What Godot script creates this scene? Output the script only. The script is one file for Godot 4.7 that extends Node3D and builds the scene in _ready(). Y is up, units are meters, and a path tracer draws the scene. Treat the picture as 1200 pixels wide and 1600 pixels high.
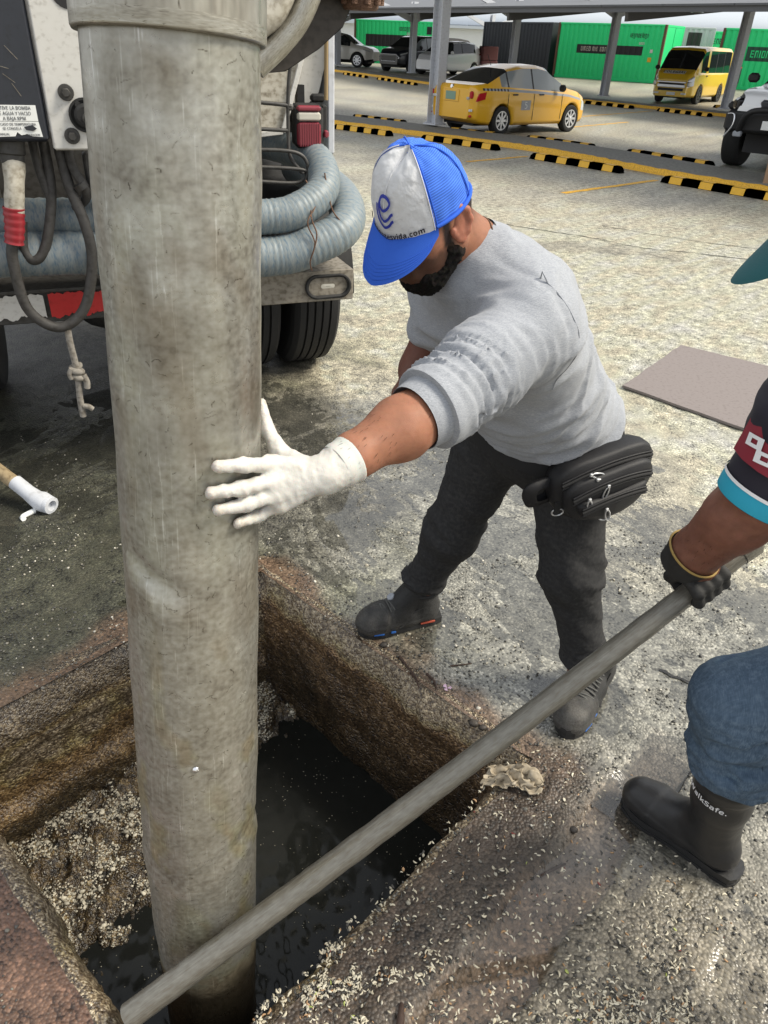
extends Node3D

# ---------------------------------------------------------------- mesh buffer
class B:
	var v := PackedVector3Array()
	var n := PackedVector3Array()
	var u := PackedVector2Array()
	var c := PackedColorArray()
	var ix := PackedInt32Array()
	var colored := false

	func add(p: Vector3, nn := Vector3.ZERO, uv := Vector2.ZERO, col := Color.WHITE) -> int:
		v.append(p); n.append(nn); u.append(uv); c.append(col)
		return v.size() - 1

	func tri(a: int, b: int, d: int):   # counter-clockwise seen from outside
		ix.append(a); ix.append(d); ix.append(b)

	func quad(p0: Vector3, p1: Vector3, p2: Vector3, p3: Vector3, col := Color.WHITE):   # counter-clockwise from outside
		var nn := (p1 - p0).cross(p2 - p0)
		if nn.length_squared() < 1e-16:
			nn = (p2 - p0).cross(p3 - p0)
		nn = nn.normalized()
		var a := add(p0, nn, Vector2(0, 0), col)
		add(p1, nn, Vector2(1, 0), col); add(p2, nn, Vector2(1, 1), col); add(p3, nn, Vector2(0, 1), col)
		tri(a, a + 1, a + 2); tri(a, a + 2, a + 3)

	# smooth sheet of rows; closed joins the last column to the first; hint = direction of the outside (zero: outward by volume)
	func grid(rows: Array, closed := false, hint := Vector3.ZERO, uvs := Vector2(1, 1), cap0 := false, cap1 := false, cols: Array = []):
		var first := v.size()
		var start := ix.size()
		var m: int = rows[0].size()
		var w := m + 1 if closed else m
		for r in rows.size():
			for k in w:
				var p: Vector3 = rows[r][k % m]
				add(p, Vector3.ZERO, Vector2(uvs.x * k / float(w - 1), uvs.y * r / float(maxi(rows.size() - 1, 1))), cols[r][k % m] if cols.size() else Color.WHITE)
		for r in rows.size() - 1:
			for k in w - 1:
				var a := first + r * w + k
				tri(a, a + 1, a + w + 1); tri(a, a + w + 1, a + w)
		for e in 2:
			if (cap0 if e == 0 else cap1):
				var r0 := 0 if e == 0 else rows.size() - 1
				var mid := Vector3.ZERO
				for p in rows[r0]:
					mid += p
				var cc := add(mid / m, Vector3.ZERO, Vector2(.5, .5), cols[r0][0] if cols.size() else Color.WHITE)
				var ring := []
				for k in m:
					ring.append(add(rows[r0][k], Vector3.ZERO, Vector2(.5, .5), cols[r0][k] if cols.size() else Color.WHITE))
				for k in m:
					var a2: int = ring[k]
					var b2: int = ring[(k + 1) % m]
					if e == 0: tri(cc, b2, a2)
					else: tri(cc, a2, b2)
		orient(start, hint)
		weld_seam(first, rows.size(), w, closed)

	var seams := []
	func weld_seam(first: int, nr: int, w: int, closed: bool):
		if closed:
			for r in nr:
				seams.append(Vector2i(first + r * w, first + r * w + w - 1))

	func orient(start: int, hint: Vector3):
		var s := 0.0
		var mid := Vector3.ZERO
		var cnt := 0
		for i in range(start, ix.size()):
			mid += v[ix[i]]; cnt += 1
		mid /= maxf(cnt, 1)
		for i in range(start, ix.size(), 3):
			var a := v[ix[i]]
			var fn := (v[ix[i + 2]] - a).cross(v[ix[i + 1]] - a)
			s += fn.dot(hint) if hint != Vector3.ZERO else fn.dot(a - mid)
		if s < 0:
			for i in range(start, ix.size(), 3):
				var t := ix[i + 1]
				ix[i + 1] = ix[i + 2]
				ix[i + 2] = t

	func tube(path: Array, rad, sides := 12, cap := true, uvs := Vector2(1, 1), closed_path := false):
		var rows := []
		var up := Vector3.ZERO
		var np := path.size()
		for i in np:
			var d: Vector3
			if closed_path:
				d = path[(i + 1) % np] - path[(i + np - 1) % np]
			else:
				d = path[mini(i + 1, np - 1)] - path[maxi(i - 1, 0)]
			d = d.normalized()
			if up == Vector3.ZERO:
				up = d.cross(Vector3.UP if absf(d.y) < .9 else Vector3.RIGHT).normalized()
			up = (up - d * up.dot(d)).normalized()
			var side := d.cross(up)
			var r: float = rad[i] if rad is Array else rad
			var row := PackedVector3Array()
			for k in sides:
				var a := TAU * k / sides
				row.append(path[i] + (up * cos(a) + side * sin(a)) * r)
			rows.append(row)
		if closed_path:
			rows.append(rows[0])
		grid(rows, true, Vector3.ZERO, uvs, cap and not closed_path, cap and not closed_path)

	# profile of Vector2(radius, along); turned about axis
	func lathe(o: Vector3, axis: Vector3, prof: Array, sides := 24, cap := true, uvs := Vector2(1, 1)):
		axis = axis.normalized()
		var x := axis.cross(Vector3.UP if absf(axis.y) < .9 else Vector3.RIGHT).normalized()
		var z := axis.cross(x)
		var rows := []
		for q in prof:
			var row := PackedVector3Array()
			for k in sides:
				var a := TAU * k / sides
				row.append(o + axis * q.y + (x * cos(a) + z * sin(a)) * q.x)
			rows.append(row)
		# hard edges: each band its own sheet
		for i in rows.size() - 1:
			grid([rows[i], rows[i + 1]], true, Vector3.ZERO, uvs, cap and i == 0, cap and i == rows.size() - 2)
	func lathe_s(o: Vector3, axis: Vector3, prof: Array, sides := 24, cap := true, uvs := Vector2(1, 1)):
		axis = axis.normalized()
		var x := axis.cross(Vector3.UP if absf(axis.y) < .9 else Vector3.RIGHT).normalized()
		var z := axis.cross(x)
		var rows := []
		for q in prof:
			var row := PackedVector3Array()
			for k in sides:
				var a := TAU * k / sides
				row.append(o + axis * q.y + (x * cos(a) + z * sin(a)) * q.x)
			rows.append(row)
		grid(rows, true, Vector3.ZERO, uvs, cap, cap)

	func box(ctr: Vector3, size: Vector3, bas := Basis.IDENTITY, bevel := 0.0, col := Color.WHITE):
		var h := size / 2
		var b := minf(bevel, minf(h.x, minf(h.y, h.z)) * .9)
		if b <= 0:
			for ax in 3:
				for s in [-1.0, 1.0]:
					var nn := Vector3.ZERO; nn[ax] = s
					var a := Vector3.ZERO; a[(ax + 1) % 3] = 1
					var d := Vector3.ZERO; d[(ax + 2) % 3] = s
					var q := []
					for k in [[-1, -1], [1, -1], [1, 1], [-1, 1]]:
						var p: Vector3 = (nn + a * k[0] + d * k[1]) * h
						q.append(ctr + bas * p)
					quad(q[0], q[1], q[2], q[3], col)
			return
		var id := {}
		for sx in [-1, 1]:
			for sy in [-1, 1]:
				for sz in [-1, 1]:
					var s3 := Vector3(sx, sy, sz)
					for ax in 3:
						var p := s3 * (h - Vector3(b, b, b))
						p[ax] = s3[ax] * h[ax]
						var nn := Vector3.ZERO; nn[ax] = s3[ax]
						id[[sx, sy, sz, ax]] = add(ctr + bas * p, bas * nn, Vector2(p[(ax + 1) % 3], p[(ax + 2) % 3]), col)
		var start := ix.size()
		for ax in 3:
			var a1 := (ax + 1) % 3
			var a2 := (ax + 2) % 3
			for s in [-1, 1]:
				var f := []
				for k in [[-1, -1], [1, -1], [1, 1], [-1, 1]]:
					var key := [0, 0, 0, ax]
					key[ax] = s; key[a1] = k[0]; key[a2] = k[1]
					f.append(id[key])
				otri(f[0], f[1], f[2], ctr); otri(f[0], f[2], f[3], ctr)
			# edges along ax
			for s1 in [-1, 1]:
				for s2 in [-1, 1]:
					var e := []
					for k in [[-1, a1], [1, a1], [1, a2], [-1, a2]]:
						var key := [0, 0, 0, k[1]]
						key[ax] = k[0]; key[a1] = s1; key[a2] = s2
						e.append(id[key])
					otri(e[0], e[1], e[2], ctr); otri(e[0], e[2], e[3], ctr)
		for sx in [-1, 1]:
			for sy in [-1, 1]:
				for sz in [-1, 1]:
					otri(id[[sx, sy, sz, 0]], id[[sx, sy, sz, 1]], id[[sx, sy, sz, 2]], ctr)

	func otri(a: int, b: int, d: int, mid: Vector3):
		if (v[b] - v[a]).cross(v[d] - v[a]).dot(v[a] + v[b] + v[d] - mid * 3) < 0: tri(a, d, b)
		else: tri(a, b, d)

	func bar(a: Vector3, b: Vector3, w: float, h: float, bevel := 0.0, up := Vector3.UP):
		var d := (b - a).normalized()
		var s := d.cross(up if absf(d.dot(up)) < .98 else Vector3.RIGHT).normalized()
		box((a + b) / 2, Vector3(w, h, (b - a).length()), Basis(s, s.cross(d), -d), bevel)

	# flat outline pushed along z of bas
	func prism(poly: PackedVector2Array, depth: float, o: Vector3, bas: Basis):
		var t := Geometry2D.triangulate_polygon(poly)
		var area := 0.0
		for i in poly.size():
			area += poly[i].cross(poly[(i + 1) % poly.size()])
		var P := poly if area > 0 else PackedVector2Array(Array(poly).duplicate().slice(0))
		for s in [0.0, 1.0]:
			var nn := bas.z.normalized() * (1.0 if s > 0 else -1.0)
			var f := v.size()
			for p in P:
				add(o + bas * Vector3(p.x, p.y, depth * s), nn, p)
			for i in range(0, t.size(), 3):
				var a := f + t[i]
				var b := f + t[i + 1]
				var d := f + t[i + 2]
				if (v[b] - v[a]).cross(v[d] - v[a]).dot(nn) < 0: tri(a, d, b)
				else: tri(a, b, d)
		for i in P.size():
			var p := P[i]
			var q := P[(i + 1) % P.size()]
			var p0 := o + bas * Vector3(p.x, p.y, 0)
			var p1 := o + bas * Vector3(q.x, q.y, 0)
			var e := bas.z * depth
			if area > 0: quad(p0, p1, p1 + e, p0 + e)
			else: quad(p1, p0, p0 + e, p1 + e)

	func mesh() -> ArrayMesh:
		var acc := PackedVector3Array()
		acc.resize(v.size())
		for i in range(0, ix.size(), 3):
			var a := ix[i]
			var fn := (v[ix[i + 2]] - v[a]).cross(v[ix[i + 1]] - v[a])
			acc[a] += fn; acc[ix[i + 1]] += fn; acc[ix[i + 2]] += fn
		for s in seams:
			var t: Vector3 = acc[s.x] + acc[s.y]
			acc[s.x] = t; acc[s.y] = t
		for i in v.size():
			if n[i] == Vector3.ZERO:
				n[i] = acc[i].normalized() if acc[i].length_squared() > 0 else Vector3.UP
		var ar := []
		ar.resize(Mesh.ARRAY_MAX)
		ar[Mesh.ARRAY_VERTEX] = v; ar[Mesh.ARRAY_NORMAL] = n; ar[Mesh.ARRAY_TEX_UV] = u; ar[Mesh.ARRAY_INDEX] = ix
		if colored:
			ar[Mesh.ARRAY_COLOR] = c
		var m := ArrayMesh.new()
		m.add_surface_from_arrays(Mesh.PRIMITIVE_TRIANGLES, ar)
		return m

# ---------------------------------------------------------------- node helpers
var M := {}
var used_names := {}

func numbered(called: String) -> String:
	var k: int = used_names.get(called, 0)
	used_names[called] = k + 1
	return called if k == 0 else "%s_%03d" % [called, k]

func obj(called: String, b: B, m: Material, parent: Node = null) -> MeshInstance3D:
	var o := MeshInstance3D.new()
	o.mesh = b.mesh()
	o.material_override = null
	o.mesh.surface_set_material(0, m)
	if parent == null:
		o.name = numbered(called)
		add_child(o)
	else:
		o.name = called
		parent.add_child(o, true)
	return o

func tag(o: Node, label := "", category := "", group := "", kind := "") -> Node:
	if label: o.set_meta("label", label)
	if category: o.set_meta("category", category)
	if group: o.set_meta("group", group)
	if kind: o.set_meta("kind", kind)
	return o

func thing(called: String, label: String, category: String, at := Vector3.ZERO, bas := Basis.IDENTITY, group := "") -> Node3D:
	var o := Node3D.new()
	o.name = numbered(called)
	add_child(o)
	o.transform = Transform3D(bas, at)
	tag(o, label, category, group)
	return o

func struct(called: String, b: B, m: Material) -> MeshInstance3D:
	var o := obj(called, b, m)
	o.set_meta("kind", "structure")
	return o

func spread(called: String, mesh: Mesh, xf: Array, cols: Array, m: Material, parent: Node = null) -> MultiMeshInstance3D:
	var mm := MultiMesh.new()
	mm.transform_format = MultiMesh.TRANSFORM_3D
	mm.use_colors = true
	mm.mesh = mesh
	mm.instance_count = xf.size()
	for i in xf.size():
		mm.set_instance_transform(i, xf[i])
		mm.set_instance_color(i, cols[i])
	var o := MultiMeshInstance3D.new()
	o.multimesh = mm
	o.material_override = m
	if parent:
		o.name = called; parent.add_child(o, true)
	else:
		o.name = numbered(called); add_child(o)
	o.set_meta("kind", "stuff")
	return o

# ---------------------------------------------------------------- materials
func lin(r: float, g: float, b: float) -> Color:
	return Color(r, g, b).linear_to_srgb()

func mat(col: Color, rough := .7, metal := 0.0, spec := .5) -> StandardMaterial3D:
	var m := StandardMaterial3D.new()
	m.albedo_color = col.linear_to_srgb()
	m.roughness = rough
	m.metallic = metal
	m.metallic_specular = spec
	return m

func noise_bytes(kind: int, freq: float, oct: int, sd: int, size: Vector2i, ret := FastNoiseLite.RETURN_DISTANCE) -> PackedByteArray:
	var f := FastNoiseLite.new()
	f.noise_type = kind
	f.frequency = freq
	f.seed = sd
	f.fractal_type = FastNoiseLite.FRACTAL_FBM if oct > 1 else FastNoiseLite.FRACTAL_NONE
	f.fractal_octaves = oct
	f.cellular_return_type = ret
	f.cellular_distance_function = FastNoiseLite.DISTANCE_EUCLIDEAN
	var im := f.get_seamless_image(size.x, size.y, false, false, .12, true)
	im.convert(Image.FORMAT_L8)
	return im.get_data()

func lut(stops: Array) -> PackedByteArray:   # [[pos, Color linear], ...]
	var g := Gradient.new()
	var off := PackedFloat32Array()
	var co := PackedColorArray()
	for s in stops:
		off.append(s[0]); co.append(s[1])
	g.offsets = off; g.colors = co
	var out := PackedByteArray()
	for i in 256:
		var c := g.sample(i / 255.0).linear_to_srgb()
		out.append(clampi(int(c.r * 255), 0, 255)); out.append(clampi(int(c.g * 255), 0, 255)); out.append(clampi(int(c.b * 255), 0, 255))
	return out

func sum_layers(layers: Array, count: int) -> PackedByteArray:   # [[bytes, weight], ...] weighted about the middle
	var out := PackedByteArray()
	out.resize(count)
	if layers.size() == 1:
		return layers[0][0]
	var a: PackedByteArray = layers[0][0]
	var b: PackedByteArray = layers[1][0]
	var wa: float = layers[0][1]
	var wb: float = layers[1][1]
	if layers.size() == 2:
		for i in count:
			out[i] = clampi(int(128.0 + wa * (a[i] - 128) + wb * (b[i] - 128)), 0, 255)
	else:
		var d: PackedByteArray = layers[2][0]
		var wd: float = layers[2][1]
		for i in count:
			out[i] = clampi(int(128.0 + wa * (a[i] - 128) + wb * (b[i] - 128) + wd * (d[i] - 128)), 0, 255)
	return out

func color_tex(layers: Array, stops: Array, size: Vector2i) -> ImageTexture:
	var s := sum_layers(layers, size.x * size.y)
	var l := lut(stops)
	var out := PackedByteArray()
	out.resize(s.size() * 3)
	for i in s.size():
		var k := s[i] * 3
		var j := i * 3
		out[j] = l[k]; out[j + 1] = l[k + 1]; out[j + 2] = l[k + 2]
	return ImageTexture.create_from_image(Image.create_from_data(size.x, size.y, false, Image.FORMAT_RGB8, out))

func grey_tex(layers: Array, size: Vector2i) -> ImageTexture:
	return ImageTexture.create_from_image(Image.create_from_data(size.x, size.y, false, Image.FORMAT_L8, sum_layers(layers, size.x * size.y)))

func tri_map(m: StandardMaterial3D, per_m: float, world := true):
	m.uv1_triplanar = true
	m.uv1_world_triplanar = world
	m.uv1_scale = Vector3(per_m, per_m, per_m)

func bump(m: StandardMaterial3D, t: Texture2D, cm: float):
	m.heightmap_enabled = true
	m.heightmap_texture = t
	m.heightmap_scale = cm

# ---------------------------------------------------------------- body mesher: smooth union of tapered capsules, surface nets
# prim: [a, b, ra, rb] ; optional 5th: -1 = cut away
func blob(prims: Array, cell: float, k: float, disp = null, colr = null, tweak = null) -> B:
	var lo := Vector3(1e9, 1e9, 1e9)
	var hi := -lo
	for q in prims:
		var r: float = maxf(q[2], q[3]) + k * .5 + cell * 3
		lo = lo.min(q[0] - Vector3(r, r, r)).min(q[1] - Vector3(r, r, r))
		hi = hi.max(q[0] + Vector3(r, r, r)).max(q[1] + Vector3(r, r, r))
	var BL := 6
	var nb := Vector3i(((hi - lo) / (cell * BL)).ceil())
	var nx := nb.x * BL + 1
	var ny := nb.y * BL + 1
	var nz := nb.z * BL + 1
	var val := PackedFloat32Array()
	val.resize(nx * ny * nz)
	val.fill(1.0)
	var hd := cell * BL * .87
	var margin := hd + cell * 2 + k * .25 + (.026 if disp != null else 0.0)
	var active := []
	var np := prims.size()
	for bz in nb.z:
		for by in nb.y:
			for bx in nb.x:
				var ctr := lo + Vector3(bx + .5, by + .5, bz + .5) * cell * BL
				var best := 1e9
				var ds := []
				for q in prims:
					var ba: Vector3 = q[1] - q[0]
					var pa: Vector3 = ctr - q[0]
					var h := clampf(pa.dot(ba) / maxf(ba.length_squared(), 1e-9), 0, 1)
					var d: float = (pa - ba * h).length() - lerpf(q[2], q[3], h)
					ds.append(d)
					best = minf(best, d)
				if best > margin:
					continue
				if best < -margin - k * .25:
					for z in range(bz * BL, bz * BL + BL):
						for y in range(by * BL, by * BL + BL):
							var o := (z * ny + y) * nx + bx * BL
							for x in BL:
								val[o + x] = -1.0
					continue
				active.append(Vector3i(bx, by, bz))
				var near := []
				for i in np:
					if ds[i] < best + hd * 2 + k:
						near.append(prims[i])
				for z in range(bz * BL, bz * BL + BL):
					for y in range(by * BL, by * BL + BL):
						for x in range(bx * BL, bx * BL + BL):
							var p := lo + Vector3(x, y, z) * cell
							var d := 1e9
							for q in near:
								var ba: Vector3 = q[1] - q[0]
								var pa: Vector3 = p - q[0]
								var h := clampf(pa.dot(ba) / maxf(ba.length_squared(), 1e-9), 0, 1)
								var e: float = (pa - ba * h).length() - lerpf(q[2], q[3], h)
								var t := maxf(k - absf(d - e), 0.0) / k
								d = minf(d, e) - t * t * k * .25
							if disp != null and absf(d) < .04:
								d += disp.call(p)
							val[(z * ny + y) * nx + x] = d
	var out := B.new()
	var cellv := {}
	for bq in active:
		for z in range(bq.z * BL - 1, bq.z * BL + BL):
			for y in range(bq.y * BL - 1, bq.y * BL + BL):
				for x in range(bq.x * BL - 1, bq.x * BL + BL):
					if x < 0 or y < 0 or z < 0 or x >= nx - 1 or y >= ny - 1 or z >= nz - 1:
						continue
					var o := (z * ny + y) * nx + x
					var c0 := val[o]; var c1 := val[o + 1]; var c2 := val[o + nx]; var c3 := val[o + nx + 1]
					var o2 := o + nx * ny
					var c4 := val[o2]; var c5 := val[o2 + 1]; var c6 := val[o2 + nx]; var c7 := val[o2 + nx + 1]
					var neg := int(c0 < 0) + int(c1 < 0) + int(c2 < 0) + int(c3 < 0) + int(c4 < 0) + int(c5 < 0) + int(c6 < 0) + int(c7 < 0)
					if neg == 0 or neg == 8 or cellv.has(o):
						continue
					var s := Vector3.ZERO
					var cnt := 0
					if (c0 < 0) != (c1 < 0): s += Vector3(c0 / (c0 - c1), 0, 0); cnt += 1
					if (c2 < 0) != (c3 < 0): s += Vector3(c2 / (c2 - c3), 1, 0); cnt += 1
					if (c4 < 0) != (c5 < 0): s += Vector3(c4 / (c4 - c5), 0, 1); cnt += 1
					if (c6 < 0) != (c7 < 0): s += Vector3(c6 / (c6 - c7), 1, 1); cnt += 1
					if (c0 < 0) != (c2 < 0): s += Vector3(0, c0 / (c0 - c2), 0); cnt += 1
					if (c1 < 0) != (c3 < 0): s += Vector3(1, c1 / (c1 - c3), 0); cnt += 1
					if (c4 < 0) != (c6 < 0): s += Vector3(0, c4 / (c4 - c6), 1); cnt += 1
					if (c5 < 0) != (c7 < 0): s += Vector3(1, c5 / (c5 - c7), 1); cnt += 1
					if (c0 < 0) != (c4 < 0): s += Vector3(0, 0, c0 / (c0 - c4)); cnt += 1
					if (c1 < 0) != (c5 < 0): s += Vector3(1, 0, c1 / (c1 - c5)); cnt += 1
					if (c2 < 0) != (c6 < 0): s += Vector3(0, 1, c2 / (c2 - c6)); cnt += 1
					if (c3 < 0) != (c7 < 0): s += Vector3(1, 1, c3 / (c3 - c7)); cnt += 1
					cellv[o] = out.add(lo + (Vector3(x, y, z) + s / cnt) * cell)
	var sx := 1
	var sy := nx
	var sz := nx * ny
	for o in cellv:
		var a := val[o]
		if (a < 0) != (val[o + sx] < 0):
			_net(out, cellv, o, sy, sz, a < 0)
		if (a < 0) != (val[o + sy] < 0):
			_net(out, cellv, o, sz, sx, a < 0)
		if (a < 0) != (val[o + sz] < 0):
			_net(out, cellv, o, sx, sy, a < 0)
	out.orient(0, Vector3.ZERO)
	if tweak != null:
		for i in out.v.size():
			out.v[i] = tweak.call(out.v[i])
	if colr != null:
		out.colored = true
		for i in out.v.size():
			out.c[i] = colr.call(out.v[i])
	return out

func _net(out: B, cv: Dictionary, o: int, s1: int, s2: int, inside: bool):
	if not (cv.has(o - s1) and cv.has(o - s2) and cv.has(o - s1 - s2)):
		return
	var a: int = cv[o]; var b: int = cv[o - s1]; var c: int = cv[o - s1 - s2]; var d: int = cv[o - s2]
	if inside:
		out.tri(a, b, c); out.tri(a, c, d)
	else:
		out.tri(a, c, b); out.tri(a, d, c)

func cut_b(src: B, keep: Callable) -> B:   # keeps the triangles whose centre passes
	var o := B.new()
	o.colored = src.colored
	var map := {}
	for i in range(0, src.ix.size(), 3):
		var m := (src.v[src.ix[i]] + src.v[src.ix[i + 1]] + src.v[src.ix[i + 2]]) / 3
		if keep.call(m):
			for j in 3:
				var k := src.ix[i + j]
				if not map.has(k):
					map[k] = o.add(src.v[k], src.n[k], src.u[k], src.c[k])
				o.ix.append(map[k])
	return o

# lettering: flat text bent over a surface; fn takes (x, y) in metres (centred) and returns a point
func lettering(text: String, height: float, fn: Callable, font := "Droid Sans", bold := false, depth := .0006) -> B:
	var t := TextMesh.new()
	var f := SystemFont.new()
	f.font_names = PackedStringArray([font])
	if bold: f.font_weight = 700
	t.font = f
	t.text = text
	t.font_size = 64
	t.pixel_size = height / 46.0
	t.depth = depth
	t.curve_step = 1.0
	var b := B.new()
	for s in t.get_surface_count():
		var ar := t.surface_get_arrays(s)
		var vv: PackedVector3Array = ar[Mesh.ARRAY_VERTEX]
		var ii = ar[Mesh.ARRAY_INDEX]
		var first := b.v.size()
		for p in vv:
			b.add(fn.call(p.x, p.y, p.z + depth * .5))
		if ii == null or ii.size() == 0:
			for i in vv.size(): b.ix.append(first + i)
		else:
			for i in ii: b.ix.append(first + i)
	# flat shading
	var o := B.new()
	for i in range(0, b.ix.size(), 3):
		var p0 := b.v[b.ix[i]]; var p1 := b.v[b.ix[i + 1]]; var p2 := b.v[b.ix[i + 2]]
		var nn := (p2 - p0).cross(p1 - p0)
		if nn.length_squared() < 1e-20: continue
		nn = nn.normalized()
		var k := o.add(p0, nn); o.add(p1, nn); o.add(p2, nn)
		o.ix.append(k); o.ix.append(k + 1); o.ix.append(k + 2)
	return o

func bez(pts: Array, steps: int) -> Array:   # Catmull-Rom through the points
	var out := []
	for i in pts.size() - 1:
		var p0: Vector3 = pts[maxi(i - 1, 0)]
		var p1: Vector3 = pts[i]
		var p2: Vector3 = pts[i + 1]
		var p3: Vector3 = pts[mini(i + 2, pts.size() - 1)]
		for s in steps:
			out.append(p1.cubic_interpolate(p2, p0, p3, s / float(steps)))
	out.append(pts[-1])
	return out

func pl(x: float, t: Array) -> float:   # piecewise linear table [x0, y0, x1, y1, ...]
	if x <= t[0]: return t[1]
	for i in range(2, t.size(), 2):
		if x <= t[i]:
			return lerpf(t[i - 1], t[i + 1], (x - t[i - 2]) / (t[i] - t[i - 2]))
	return t[-1]
func ps(x: float, t: Array) -> float:   # the same, eased
	if x <= t[0]: return t[1]
	for i in range(2, t.size(), 2):
		if x <= t[i]:
			return lerpf(t[i - 1], t[i + 1], smoothstep(0, 1, (x - t[i - 2]) / (t[i] - t[i - 2])))
	return t[-1]

# ---------------------------------------------------------------- the place
const CAM := Vector3(0, 1.65, 0)
const PO := Vector3(-.439, 0, -2.097)      # far corner of the pit
const EB := Vector3(.74, 0, .672)          # along its far right edge
const EC := Vector3(-.672, 0, .74)         # along its far left edge
const PU := 1.12
const PV := 1.075
var rng := RandomNumberGenerator.new()
var nz := FastNoiseLite.new()
var nzf := FastNoiseLite.new()
var nzw := FastNoiseLite.new()

func _ready():
	rng.seed = 7
	nz.seed = 3; nz.frequency = 1.0; nz.noise_type = FastNoiseLite.TYPE_SIMPLEX_SMOOTH; nz.fractal_type = FastNoiseLite.FRACTAL_FBM; nz.fractal_octaves = 3
	nzf.seed = 11; nzf.frequency = 1.0; nzf.noise_type = FastNoiseLite.TYPE_SIMPLEX_SMOOTH; nzf.fractal_type = FastNoiseLite.FRACTAL_NONE
	nzw.seed = 21; nzw.frequency = 1.0; nzw.noise_type = FastNoiseLite.TYPE_SIMPLEX_SMOOTH; nzw.fractal_type = FastNoiseLite.FRACTAL_RIDGED; nzw.fractal_octaves = 2
	var cam := Camera3D.new()
	cam.name = "camera"
	cam.position = CAM
	cam.rotation_degrees = Vector3(-32.548, 0, 2.577)
	cam.fov = 69.649
	cam.near = .05
	cam.far = 600
	add_child(cam)
	var env := Environment.new()
	env.background_mode = Environment.BG_SKY
	var sky := Sky.new()
	var sm := ProceduralSkyMaterial.new()
	sm.sky_top_color = Color(.86, .88, .91)
	sm.sky_horizon_color = Color(.93, .94, .95)
	sm.sky_curve = .12
	sm.ground_bottom_color = Color(.45, .44, .42)
	sm.ground_horizon_color = Color(.75, .75, .74)
	sm.energy_multiplier = 1.0
	sky.sky_material = sm
	env.sky = sky
	env.background_energy_multiplier = .82
	env.tonemap_mode = Environment.TONE_MAPPER_LINEAR
	env.tonemap_exposure = 1.7
	env.sdfgi_enabled = true; env.ssao_enabled = true; env.ssil_enabled = true
	var we := WorldEnvironment.new()
	we.name = "world_environment"
	we.environment = env
	add_child(we)
	var sun := DirectionalLight3D.new()
	sun.name = "sun"
	sun.light_energy = 1.0
	sun.light_angular_distance = 22
	sun.light_color = Color(1, .97, .91)
	sun.shadow_enabled = true
	sun.look_at_from_position(Vector3(8.6, 9.5, .2), Vector3.ZERO)
	add_child(sun)
	materials()
	ground()
	pit()
	backdrop()
	carport()
	kerbs()
	parked()
	truck()
	suction_tube()
	pole()
	plate()
	litter()
	man()
	second_man()

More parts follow.
